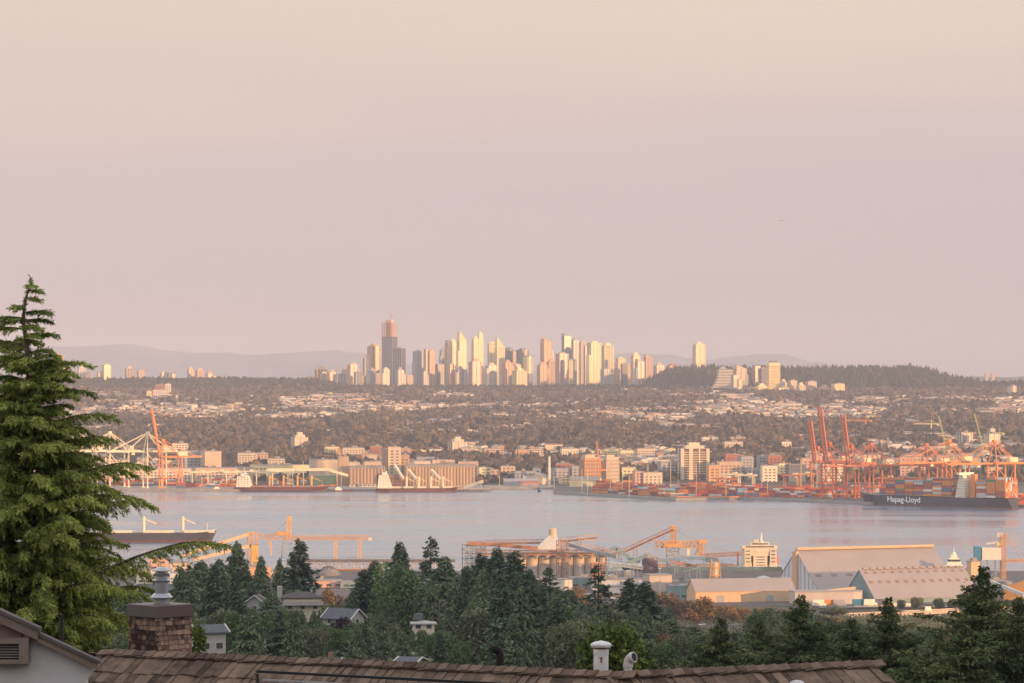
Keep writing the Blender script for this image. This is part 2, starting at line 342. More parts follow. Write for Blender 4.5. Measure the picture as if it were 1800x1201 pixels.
# main cluster: x0 x1 ytop colour style roof depth
MAIN = [(541, 553, 662, 'grey', 'slab', 'flat', 0), (553, 575, 650, 'orange', 'slab', 'pyr', 150), (564, 574, 654, 'grey', 'slab', 'flat', -80), (575, 592, 655, 'orange', 'slab', 'pyr', 0),
 (594, 608, 658, 'grey', 'slab', 'flat', 100), (601, 613, 649, 'tan', 'slab', 'pyr', 200), (611, 629, 641, 'tan', 'slab', 'arch', 150), (610, 620, 662, 'orange', 'wall', 'flat', -150), (622, 638, 654, 'grey', 'slab', 'box', -50),
 (638, 648, 630, 'dark', 'curtain', 'flat', 200), (646, 668, 609, 'orange', 'slab', 'step', 50), (647, 661, 652, 'grey', 'slab', 'flat', -200), (659, 671, 657, 'tan', 'wall', 'flat', -250),
 (671, 685, 650, 'beige', 'slab', 'pyr', -300), (695, 711, 651, 'grey', 'slab', 'step', -280), (713, 726, 660, 'beige', 'wall', 'flat', -250), (726, 746, 618, 'grey', 'slab', 'box', 150), (745, 757, 616, 'tan', 'slab', 'flat', 60),
 (752, 765, 617, 'orange', 'slab', 'box', 0), (742, 752, 653, 'grey', 'slab', 'flat', -250), (765, 781, 641, 'dark', 'curtain', 'flat', -100), (773, 786, 616, 'grey', 'slab', 'step', 250), (782, 801, 603, 'tan', 'slab', 'flat', 150),
 (788, 803, 600, 'cream', 'slab', 'box', 50), (803, 820, 600, 'cream', 'slab', 'stair', 0), (788, 798, 641, 'orange', 'slab', 'flat', -250), (802, 816, 649, 'grey', 'slab', 'flat', -260), (819, 828, 651, 'grey', 'wall', 'flat', -100),
 (829, 842, 596, 'cream', 'slab', 'step', 50), (840, 849, 588, 'cream', 'slab', 'flat', 60), (824, 846, 636, 'pink', 'slab', 'step', -280), (857, 872, 604, 'cream', 'slab', 'box', 150), (870, 887, 612, 'cream', 'slab', 'stair', 60),
 (853, 874, 643, 'beige', 'slab', 'flat', -250), (886, 901, 614, 'dark', 'slab', 'arch', 200), (883, 901, 638, 'orange', 'slab', 'step', -150), (897, 908, 618, 'dark', 'curtain', 'flat', 220), (902, 916, 641, 'pink', 'slab', 'flat', -120),
 (908, 929, 615, 'dark', 'slab', 'box', 150), (901, 925, 652, 'cream', 'slab', 'step', -320), (917, 939, 626, 'cream', 'round', 'flat', 0), (928, 936, 658, 'grey', 'slab', 'flat', -200), (950, 970, 601, 'orange', 'slab', 'flat', 60),
 (944, 962, 642, 'orange', 'slab', 'step', -260), (961, 977, 636, 'orange', 'slab', 'step', -100), (977, 999, 622, 'pink', 'slab', 'box', -180), (987, 1004, 591, 'grey', 'curtain', 'slant', 160), (999, 1007, 633, 'cream', 'slab', 'flat', -260),
 (1004, 1018, 599, 'grey', 'slab', 'step', 220), (1005, 1015, 633, 'grey', 'round', 'arch', -220), (1016, 1032, 604, 'tan', 'slab', 'flat', 250), (1026, 1035, 609, 'grey', 'curtain', 'flat', 150), (1032, 1056, 603, 'cream', 'slab', 'box', -100),
 (1058, 1078, 608, 'cream', 'slab', 'flat', 60), (1056, 1074, 649, 'grey', 'slab', 'flat', -300), (1074, 1089, 649, 'pink', 'wall', 'flat', -280), (1083, 1099, 630, 'cream', 'slab', 'box', 0), (1091, 1103, 640, 'dark', 'curtain', 'flat', -300),
 (1101, 1108, 641, 'tan', 'slab', 'flat', -220), (1109, 1125, 625, 'cream', 'slab', 'step', 50), (1116, 1133, 636, 'tan', 'slab', 'slant', -150), (1132, 1147, 628, 'pink', 'slab', 'flat', -100), (1149, 1168, 643, 'tan', 'slab', 'pyr', 250), (1171, 1190, 644, 'brick', 'slab', 'pyr', 350)]
for i, (a, b_, yt, c, st, tp, dd) in enumerate(MAIN):
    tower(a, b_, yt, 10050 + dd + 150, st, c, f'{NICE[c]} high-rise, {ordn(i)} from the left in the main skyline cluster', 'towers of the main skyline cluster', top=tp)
tower(1218, 1239, 606, 10600, 'slab', 'cream', 'lone tall cream tower with stepped crown, standing right of the skyline cluster', top='step', gl=glassl)
# the tall tower still being built
def building_site_tower():
    d = 10180; x = X(685, d); zb = G(x, d) - 4; r = thing('skyscraper', 'tallest tower, dark glass below and orange scaffolding above, with a crane on top', 'skyscraper', (x, d, zb), rad(-30))
    k = d / F; w = 27 * k / 1.28; dp = w * .85; h1 = Z(592, d) - zb; h2 = Z(567, d) - zb
    b = MB(); b.box(0, 0, 0, w, dp, h1); b.build('glass_facade', dark, r)
    s = MB()
    for i in range(1, int(h1 / 3.6)): s.box(0, 0, i * 3.6, w * 1.008, dp * 1.008, .5)
    for i in range(7): s.box(-w / 2 + w * i / 6, -dp / 2, 0, .6, .8, h1)
    s.build('mullions', M_['grey'], r)
    s = MB()
    for i in range(int((h2 - h1) / 3.6) + 1):
        s.box(0, 0, h1 + i * 3.6, w * .97, dp * .97, .9)
    for i in range(6):
        for sy in (-1, 1): s.box(-w * .46 + w * .92 * i / 5, sy * dp * .45, h1, 1.2, 1.2, h2 - h1)
    s.build('bare_floors', M_['orange'], r)
    s = MB(); s.box(0, 0, h1 + .95, w * .5, dp * .5, h2 - h1 + 6); s.build('lift_core', M_['pink'], r)
    s = MB()
    for i in range(8):
        xx = -w * .52 + w * 1.04 * i / 7; s.bar((xx, -dp * .52, h1 - 4), (xx, -dp * .52, h2 + 3), .3)
    for j in range(8): z = h1 + j * (h2 - h1) / 7; s.bar((-w * .52, -dp * .52, z), (w * .52, -dp * .52, z), .3)
    s.build('scaffolding', M_['brick'], r)
    c = MB(); c.lattice((4, 0, h2), (4, 0, h2 + 20), 2, 8, .3); c.lattice((4, 0, h2 + 18), (-1, 0, h2 + 38), 1.0, 10, .15); c.bar((4, 0, h2 + 18), (12, 0, h2 + 22), .8); c.build('tower_crane', M_['pink'], r)
    # annex
    d2 = 10120; x2 = X(703, d2); zb2 = G(x2, d2) - 4; tower(690, 713, 613, 10100, 'curtain', 'grey', 'grey glass annex tower with pale bands attached right of the tallest tower', top='flat', gl=dark, ratio=.8, th=-28)
building_site_tower()
# right hand cluster in front of the wooded hill
d = 9280
tower(1289, 1312, 648, 9400, 'slab', 'tan', 'tan tower with pyramid roof behind the terraced office', top='slant')
tower(1285, 1299, 660, 9250, 'curtain', 'grey', 'pale glass tower in front of the terraced office', top='flat', gl=glassl)
tower(1296, 1304, 667, 9200, 'wall', 'cream', 'thin cream tower right of the terraced office', top='flat')
tower(1323, 1337, 644, 9420, 'slab', 'pink', 'pinkish tower left of the dark office tower', top='flat')
tower(1333, 1349, 648, 9380, 'curtain', 'dark', 'dark blue office tower touching the gold checkered tower', top='flat', gl=dark)
LOW = [(1313, 1325, 681, 'tan'), (1327, 1350, 680, 'cream'), (1362, 1386, 682, 'cream'), (1371, 1383, 672, 'beige'), (1386, 1401, 669, 'tan'), (1400, 1416, 678, 'beige'), (1416, 1435, 671, 'tan'), (1438, 1460, 682, 'pink'), (1462, 1484, 675, 'cream'), (1303, 1312, 674, 'grey')]
for i, (a, b_, yt, c) in enumerate(LOW):
    tower(a, b_, yt, 9210 - (i % 3) * 35, 'wall', c, f'{NICE[c]} mid-rise, {ordn(sorted(l[0] for l in LOW).index(a))} from the left round the gold checkered tower', 'mid-rises round the gold tower', top='step' if i % 2 else 'flat', name='apartment_block', ratio=.7)
def terraced_office():
    d = 9330; x = X(1268, d); zb = G(x, d) - 3; k = d / F; r = thing('office_building', 'white office block with terraces sloping down to the left', 'office', (x, d, zb), rad(8))
    n_ = 16; ht = Z(649, d) - zb; s = MB(); g_ = MB()
    for i in range(n_):
        t_ = i / n_; xl = -(6 + 22 * (1 - t_) ** 2.6) * k * 1.0; xr = 19 * k
        g_.box((xl + xr) / 2, 0, i * ht / n_, xr - xl, 26, ht / n_ - .02); s.box((xl + xr) / 2, 0, i * ht / n_, xr - xl + 1.2, 27.5, ht / n_ * .45)
    g_.build('glass_storeys', glass, r); s.build('terrace_bands', M_['white'], r)
    p = MB(); p.raw([(-4 * k, -9, ht), (10 * k, -9, ht), (10 * k, 9, ht), (-4 * k, 9, ht), (3 * k, -9, ht + 9), (3 * k, 9, ht + 9)], [(0, 1, 4), (2, 3, 5), (0, 4, 5, 3), (1, 2, 5, 4), (0, 3, 2, 1)]); p.build('roof', M_['grey'], r)
terraced_office()
def gold_tower():
    d = 9270; x = X(1359, d); zb = G(x, d) - 3; k = d / F; th = rad(16); w = 20 * k; dp = w * .7; h = Z(643, d) - zb
    r = thing('office_tower', 'gold tower with a checkered window grid, cream band and dark flat roof', 'tower', (x, d, zb), th)
    b = MB(); b.box(0, 0, 0, w * .97, dp * .97, h); b.build('window_wall', mat('bronze_glass', (.22, .15, .08), .3, .2, .1), r)
    s = MB(); nx, nf = 9, int(h / 4)
    for i in range(nx + 1): s.box(-w / 2 + w * i / nx, -dp / 2, 0, 1.5, 1.2, h)
    for i in range(7): s.box(-w / 2, -dp / 2 + dp * i / 6, 0, 1.2, 1.5, h); s.box(w / 2, -dp / 2 + dp * i / 6, 0, 1.2, 1.5, h)
    for i in range(nf): s.box(0, 0, i * 4, w * .998, dp * .998, 1.7)
    s.build('frame_grid', M_['cream'], r)
    s = MB(); s.box(0, 0, h + .02, w * 1.02, dp * 1.02, 8); s.build('top_band', M_['cream'], r)
    s = MB(); s.box(0, 0, h + 8.1, w * .6, dp * .6, 5); s.build('roof_crown', M_['dark'], r)
gold_tower()
for (a, b_, yt, c, l) in ((1769, 1789, 679, 'beige', 'round beige apartment tower on the ridge at the right edge'), (1760, 1803, 693, 'tan', 'long low tan block below the round tower at right')):
    tower(a, b_, yt, 9000, 'round' if a == 1769 else 'wall', c, l, top='flat', base=G(X(a, 9000), 9000) - 8, ratio=.8 if a == 1769 else .3)
for (a, b_, yt, l) in ((1731, 1737, 656, 'left one of the two tiny pink towers on the far right horizon'), (1742, 1748, 657, 'right one of the two tiny pink towers on the far right horizon')):
    tower(a, b_, yt, 18000, 'wall', 'pink', l, 'far pink towers', base=20, top='flat', fl=8)
# individual blocks on the hillside
HB = [(272, 292, 677, 8900, 'brick', 'maroon'), (291, 300, 675, 8850, 'white', ''), (268, 296, 686, 8600, 'white', ''), (205, 236, 696, 8500, 'white', ''), (258, 266, 688, 8500, 'cream', ''), (309, 313, 696, 8300, 'white', ''), (330, 354, 706, 8200, 'white', ''),
      (810, 832, 712, 8200, 'cream', ''), (849, 880, 712, 8100, 'cream', ''), (881, 899, 706, 8250, 'cream', ''), (1178, 1200, 693, 8900, 'cream', ''), (512, 541, 769, 5750, 'beige', 'a'), (788, 820, 777, 5700, 'beige', 'b'), (1682, 1709, 761, 5900, 'beige', 'c'), (1731, 1757, 763, 5850, 'beige', 'd'), (1738, 1749, 754, 5900, 'beige', 'e'),
      (650, 672, 785, 5500, 'brick', ''), (702, 722, 789, 5480, 'pink', ''), (848, 884, 789, 5500, 'tan', ''), (905, 928, 791, 5400, 'orange', ''), (928, 954, 790, 5420, 'beige', ''), (985, 1016, 789, 5450, 'white', ''), (1060, 1090, 790, 5500, 'cream', ''), (1088, 1118, 792, 5450, 'cream', ''), (1118, 1150, 789, 5450, 'beige', ''),
      (1232, 1262, 769, 5950, 'white', ''), (1282, 1310, 769, 5950, 'tan', ''), (1374, 1390, 777, 5700, 'white', ''), (1507, 1526, 783, 5600, 'beige', ''), (1482, 1500, 785, 5500, 'tan', ''), (1555, 1568, 783, 5600, 'beige', ''), (1584, 1622, 799, 5100, 'pink', ''), (1640, 1690, 801, 5000, 'tan', ''), (1685, 1712, 802, 5050, 'pink', ''),
      (1270, 1305, 777, 5700, 'beige', ''), (302, 330, 780, 5500, 'white', ''), (417, 450, 797, 5100, 'beige', ''), (450, 470, 797, 5120, 'tan', ''), (470, 500, 807, 5000, 'beige', ''), (600, 640, 788, 5450, 'beige', ''), (570, 596, 786, 5500, 'cream', '')]
for i, (a, b_, yt, dd, c, k) in enumerate(HB):
    big = k in 'abcde' and k
    lab = {'a': 'beige twelve-storey tower rising from trees above the left terminal', 'b': 'cream tower with a higher centre bay rising from the hillside trees', 'c': 'beige slab tower between the two green tower cranes', 'd': 'broad beige block right of the green luffing crane', 'e': 'narrow lift tower behind the broad beige block at right'}.get(k) if big else None
    dist = 'high on the hillside' if dd > 8000 else ('above the waterfront' if dd > 5200 else 'just behind the waterfront')
    lab = lab or f'{NICE[c]} low block {dist}, {ordn(sorted(q[0] for q in HB).index(a))} hillside block from the left'
    tower(a, b_, yt, dd, 'slab' if big else 'wall', c, lab, 'blocks on the far hillside', th=24 if big else 12, top='step' if k in ('a', 'b') and k else 'flat', name='apartment_block', base=None if yt < 700 or big else None, ratio=.5 if not big else .8)
# ------------------------------------------------------------------ far hillside: woods (stuff) and houses
def ico(sub):
    import bmesh
    bm = bmesh.new(); bmesh.ops.create_icosphere(bm, subdivisions=sub, radius=1)
    v = np.array([p.co[:] for p in bm.verts]); f = np.array([[q.index for q in p.verts] for p in bm.faces]); bm.free(); return v, f
def tintmat(name, lo, hi, rough=.9, nscale=.25, amt=.35):
    m = bpy.data.materials.new(name); m.use_nodes = True; n = m.node_tree; b = n.nodes['Principled BSDF']
    b.inputs['Roughness'].default_value = rough; b.inputs['Specular IOR Level'].default_value = .15
    a = n.nodes.new('ShaderNodeAttribute'); a.attribute_name = 'tint'
    t = n.nodes.new('ShaderNodeTexCoord'); k = n.nodes.new('ShaderNodeTexNoise'); k.inputs['Scale'].default_value = nscale; k.inputs['Detail'].default_value = 4
    n.links.new(t.outputs['Object'], k.inputs[0])
    q = n.nodes.new('ShaderNodeMath'); q.operation = 'MULTIPLY_ADD'; q.inputs[1].default_value = amt * 2; n.links.new(k.outputs[0], q.inputs[0])
    s = n.nodes.new('ShaderNodeMath'); s.operation = 'SUBTRACT'; s.inputs[1].default_value = amt; n.links.new(a.outputs['Fac'], s.inputs[0]); n.links.new(s.outputs[0], q.inputs[2])
    r = n.nodes.new('ShaderNodeValToRGB'); r.color_ramp.elements[0].color = lo + (1,); r.color_ramp.elements[1].color = hi + (1,)
    n.links.new(q.outputs[0], r.inputs[0]); n.links.new(r.outputs[0], b.inputs['Base Color'])
    return m
woodm = tintmat('far_foliage', (.016, .020, .017), (.205, .14, .085))
def scatter(name, label, pts, rr, hh, sub, conif=None, m=woodm):
    """pts (n,3) ground points, crown radii rr, heights hh: noisy crowns in one mesh"""
    iv, jf = ico(sub); n = len(pts); nv = 6
    var = []
    for k in range(nv):
        q = iv * (1 + RNG.normal(0, .2 if sub > 1 else .16, (len(iv), 1))); var.append(q)
    var = np.array(var); V = var[RNG.integers(0, nv, n)].copy()
    ang = RNG.uniform(0, 6.28, n); c, s = np.cos(ang)[:, None], np.sin(ang)[:, None]
    x = V[:, :, 0] * c - V[:, :, 1] * s; y = V[:, :, 0] * s + V[:, :, 1] * c; z = V[:, :, 2]
    if conif is not None:
        k = np.where(conif[:, None], np.clip(.62 - .5 * z, .08, 1.1), 1); x = x * k; y = y * k
    out_ = np.stack([x * rr[:, None] + pts[:, 0:1], y * rr[:, None] + pts[:, 1:2], (z * .5 + .46) * hh[:, None] + pts[:, 2:3]], -1)
    ff = (jf[None] + (np.arange(n) * len(iv))[:, None, None]).reshape(-1, 3)
    tint = np.repeat(np.clip(RNG.normal(.40, .30, n), 0, 1), len(iv))
    o = npmesh(name, out_.reshape(-1, 3), ff, [m], attr=tint); tag(o, label, kind='stuff'); return o
def field(d0, d1, sp, wx=.168):
    """jittered points in the wedge of view (a little wider), spacing sp"""
    rows = np.arange(d0, d1, sp); P_ = []
    for r in rows:
        n = int(2 * wx * r / sp); x = (np.arange(n) - n / 2) * sp + RNG.uniform(-sp * .45, sp * .45, n)
        P_.append(np.stack([x, r + RNG.uniform(-sp * .45, sp * .45, n)], -1))
    return np.concatenate(P_)
def urban(x, y):   #
    """how built-up a spot is, 0..1: bands of streets between wooded belts"""
    v = .47 + .38 * vnoise(x * 2.4, y * .9, 420, 21) + .36 * vnoise(x * 1.6, y * .7, 130, 22)
    px = CX + x * F / y; row = HY + (HC - H(x, y)) * F / y
    v = v + .17 * np.exp(-((row - 722) / 16) ** 2) * (.4 + 1.1 * (vnoise(x, y, 330, 77) > -.1)) - .13 * np.exp(-((row - 770) / 22) ** 2) + .14 * np.exp(-((row - 805) / 13) ** 2) - .2 * np.exp(-((row - 688) / 9) ** 2) + .25 * np.exp(-((row - 735) / 9) ** 2) * np.exp(-((px - 350) / 220) ** 2)
    return v
OCC = []
for (a, b_, yt, dd, c, k) in HB: OCC.append((X(a, dd), X(b_, dd), dd, 170 if k else 60))
def clear_of(p, m_=4, back=60):
    k = np.ones(len(p), bool)
    for (x0, x1, dd, bk) in OCC: k &= ~((p[:, 0] > x0 - m_) & (p[:, 0] < x1 + m_) & (p[:, 1] > dd - (bk if back == 60 else back)) & (p[:, 1] < dd + 25))
    return k
# houses: street grid rows
hp = []
for dd in np.arange(4900, 9300, 30):
    n_ = int(.33 * dd / 17); xs_ = (np.arange(n_) - n_ / 2) * 17 + RNG.uniform(-3, 3, n_); yy_ = np.full(n_, float(dd)) + RNG.uniform(-3, 3, n_) + xs_ * .12
    u = urban(xs_, yy_); k = RNG.uniform(0, 1, n_) < np.clip((u - .48) * 1.6, 0.06, .46)
    hp.append(np.stack([xs_[k], yy_[k]], -1))
hp = np.concatenate(hp); hp = hp[clear_of(hp, 6, 20)]; hz_ = H(hp[:, 0], hp[:, 1])
WALLS = [(.74, .68, .58), (.60, .47, .33), (.46, .31, .23), (.36, .34, .33), (.70, .58, .40), (.30, .16, .12)]
ROOFS = [(.16, .14, .14), (.24, .17, .14), (.30, .29, .30), (.38, .22, .16), (.10, .10, .11)]
WN = ['white', 'cream', 'tan', 'grey', 'yellowish', 'red-brown']; RN = ['charcoal', 'brown', 'pale grey', 'terracotta', 'black']
wmats = [mat('house_wall_%s' % WN[i], c, .8, .12, .1) for i, c in enumerate(WALLS)]; rmats = [mat('house_roof_%s' % RN[i], c, .85, .15, .1) for i, c in enumerate(ROOFS)]
def house_np(w, dp, h, rh):
    v = np.array([(-w, -dp, 0), (w, -dp, 0), (w, dp, 0), (-w, dp, 0), (-w, -dp, h), (w, -dp, h), (w, dp, h), (-w, dp, h), (-w - .4, 0, h + rh), (w + .4, 0, h + rh)], float)
    f = [(0, 1, 5), (0, 5, 4), (1, 2, 6), (1, 6, 5), (2, 3, 7), (2, 7, 6), (3, 0, 4), (3, 4, 7), (4, 7, 8), (5, 9, 6), (4, 5, 9), (4, 9, 8), (6, 7, 8), (6, 8, 9)]
    return v, np.array(f), np.array([0] * 10 + [1] * 4)
order = np.argsort(hp[:, 1]); hp = hp[order]; hz_ = hz_[order]; NI = 290
base_v = []; base_f = []; base_m = []; cnt = 0
COLS = [(0, 'above the left container terminal'), (420, 'above the left grain elevators'), (640, 'above the long grain elevator'), (860, 'above the white chimney stack'), (1030, 'above the brick silo blocks'), (1180, 'above the white-gridded tower'), (1330, 'above the raised red cranes'), (1530, 'above the big container ship')]
HM = {}
def house_mesh(wi, ri, k, dims):
    key = (wi, ri, k)
    if key in HM: return HM[key]
    v, f, mi = house_np(*dims); me = bpy.data.meshes.new('house'); me.from_pydata(v.tolist(), [], f.tolist())
    # window strip and chimney, real boxes
    me.materials.append(wmats[wi]); me.materials.append(rmats[ri]); me.polygons.foreach_set('material_index', mi.astype(np.int32)); me.update(); HM[key] = me; return me
DIMS = [(6, 5, 7.5, 2.2), (8, 5.5, 8.5, 2.0), (13, 6, 10, 1.6), (6, 6.5, 7, 2.8)]
for i in range(len(hp)):
    wi = int(RNG.choice(6, p=[.36, .22, .14, .08, .14, .06])); ri = int(RNG.integers(0, 5)); k = int(RNG.choice(4, p=[.4, .3, .12, .18])); rot = rad(float(RNG.choice([8, 98])) + RNG.uniform(-8, 8))
    s = RNG.uniform(.85, 1.2); x, y, z = hp[i, 0], hp[i, 1], hz_[i] + .4
    if i < NI:
        o = bpy.data.objects.new('house', house_mesh(wi, ri, k, DIMS[k])); C.objects.link(o); o.location = (x, y, z - 1); o.rotation_euler = (0, 0, rot); o.scale = (s, s, s)
        px = CX + x * F / y; zone = [l for a, l in COLS if px >= a][-1] if px >= 0 else COLS[0][1]
        shape = ('small gabled', 'gabled', 'long gabled', 'steep-roofed')[k]
        tag(o, f'{shape} {WN[wi]} house with {RN[ri]} roof {zone}', 'house', 'houses on the far hillside')
    else:
        v, f, mi = house_np(*DIMS[k]); c, sn = math.cos(rot), math.sin(rot); vv = v * s
        q = np.stack([vv[:, 0] * c - vv[:, 1] * sn + x, vv[:, 0] * sn + vv[:, 1] * c + y, vv[:, 2] + z - 1], -1)
        base_v.append(q); base_f.append(f + cnt); cnt += len(v); base_m.append(np.where(mi == 0, wi, 6 + ri))
print('hill houses', len(hp))
tag(npmesh('far_houses', np.concatenate(base_v), np.concatenate(base_f), wmats + rmats, np.concatenate(base_m)), 'thousands of small houses between the trees on the far hillside', kind='stuff')
# trees between them
cell = set(); 
for x, y in hp:
    for a in (-1, 0, 1):
        cell.add((int((x + a * 5) // 9), int((y - 4) // 9)));  cell.add((int((x + a * 5) // 9), int((y - 12) // 9)))
for (d0, d1, sp, sub) in ((4760, 6800, 12.5, 2), (6800, 9420, 14.0, 1)):
    p = field(d0, d1, sp); p = p[clear_of(p)]
    keep = np.array([(int(a // 9), int(b // 9)) not in cell for a, b in p]); p = p[keep]
    u = urban(p[:, 0], p[:, 1]); p = p[RNG.uniform(0, 1, len(p)) < np.clip(1.25 - u * .55, .35, 1)]
    n_ = len(p); pts = np.concatenate([p, H(p[:, 0], p[:, 1])[:, None] - 1], 1); con = RNG.uniform(0, 1, n_) < .16
    rr = RNG.uniform(4.6, 10.5, n_) * np.where(con, .7, 1) * (1.1 if sub == 1 else 1); ub = np.clip((urban(p[:, 0], p[:, 1]) - .42) * 2.5, 0, 1); hh = RNG.uniform(7, 18, n_) * np.where(con, 1.35, 1) * (1 - .52 * ub) + (vnoise(p[:, 0], p[:, 1], 120, 31) > .25) * 4; rr = rr * (1 - .3 * ub)
    scatter('woods', 'autumn-tinged woods covering the far hillside' + (' near the shore' if sub == 2 else ' high up'), pts, rr, hh, sub, con)
# ridge line woods with pointed tops, denser wood on the right-hand hill
p = field(9380, 9760, 11); n_ = len(p); px = CX + p[:, 0] * F / p[:, 1]
hill = (px > 1130) & (px < 1720); pts = np.concatenate([p, H(p[:, 0], p[:, 1])[:, None] - 2], 1)
con = RNG.uniform(0, 1, n_) < np.where(hill, .85, .3); hh = np.where(hill, RNG.uniform(12, 32, n_), RNG.uniform(6, 20, n_)) + vnoise(p[:, 0], p[:, 1], 60, 5) * 4; rr = RNG.uniform(5, 8, n_)
scatter('ridge_woods', 'dark line of woods along the far ridge top', pts, rr, hh, 2, con, tintmat('ridge_foliage', (.028, .032, .022), (.085, .078, .05)))
# low scrub along the far waterfront
p = field(4640, 4800, 13); p = p[RNG.uniform(0, 1, len(p)) < .45 + .5 * (vnoise(p[:, 0], p[:, 1], 90, 41) > 0)]
px = CX + p[:, 0] * F / p[:, 1]; p = p[~(((px > 1010) & (px < 1100)) | ((px > 590) & (px < 840)) | ((px > 1185) & (px < 1480) & (p[:, 1] < 4760)) | ((px < 345)))]; p = p[(p[:, 1] > 4700) | (np.abs(CX + p[:, 0] * F / p[:, 1] - 880) < 40)]
n_ = len(p); pts = np.concatenate([p, H(p[:, 0], p[:, 1])[:, None] - 1], 1)
scatter('shore_woods', 'trees and scrub behind the far wharves', pts, RNG.uniform(3.5, 7, n_), RNG.uniform(6, 13, n_), 2)
# ------------------------------------------------------------------ far shore: wharves, terminals, ships
con_ = mat('quay_concrete', (.30, .28, .26), .9, .2, .15); asph = mat('yard_asphalt', (.11, .10, .10), .9, .25, .05)
def sheet(name, label, poly, z0, z1, m):
    b = MB(); b.prism(poly, z0, z1); return tag(b.build(name, m), label, kind='structure')
def sh(px, py, z=0): d = (HC - z) * F / (py - HY); return (X(px, d), d)
sheet('wharf', 'concrete wharf of the left container terminal', [(-900, 4468), sh(420, 864.2), (X(420, 4660), 4660), (-900, 4660)], -3, 3.2, con_)
sheet('wharf', 'wharf along the grain elevators', [sh(421, 864.2), sh(850, 863.2), (X(850, 4660), 4660), (X(421, 4660), 4660)], -3, 3.1, con_)
sheet('shore', 'low shore with sheds between the wharves', [sh(851, 861), sh(972, 860), (X(972, 4660), 4660), (X(851, 4660), 4660)], -3, 3.3, con_)
yardp = [sh(973, 868.5), sh(1040, 872), sh(1188, 880.5), sh(1300, 878), sh(1430, 883.5), sh(1530, 887.5), (X(1640, 4060), 4060), (X(1770, 3970), 3970), (X(1900, 3900), 3900), (1100, 4660), (X(973, 4660), 4660)]
sheet('pier', 'broad container pier at the right', yardp, -3, 3.0, con_)
ye = MB(); ye.prism([(p[0] + .0, p[1] + 9) for p in yardp[:9]] + [(1090, 4655), (X(975, 4650), 4650)], 3.004, 3.02); tag(ye.build('yard_paving', asph), 'dark paving of the container yard', kind='structure')
CR = mat('crane_red', (.56, .17, .085), .55, .1, .1); CW = mat('crane_white', (.80, .70, .48), .55, .1, .1); CO = mat('crane_orange', (.72, .26, .07), .55, .1, .1)
CG = mat('crane_green', (.45, .50, .22), .6, .1, .1); CY = mat('crane_yellow', (.72, .42, .12), .6, .15, .1)
WH = mat('ship_white', (.86, .82, .68), .5, .08, .1); HULL = mat('hull_navy', (.055, .055, .075), .5, .2, .05); HRED = mat('hull_red', (.15, .055, .045), .6, .2, .05); HULLG = mat('hull_grey_green', (.10, .17, .18), .5, .2, .05)
RUST = mat('rusty_steel', (.36, .18, .10), .8, .3, .2); STEEL = mat('grey_steel', (.33, .36, .37), .6, .2, .1); TEAL = mat('teal_cladding', (.20, .30, .31), .6, .15, .1)
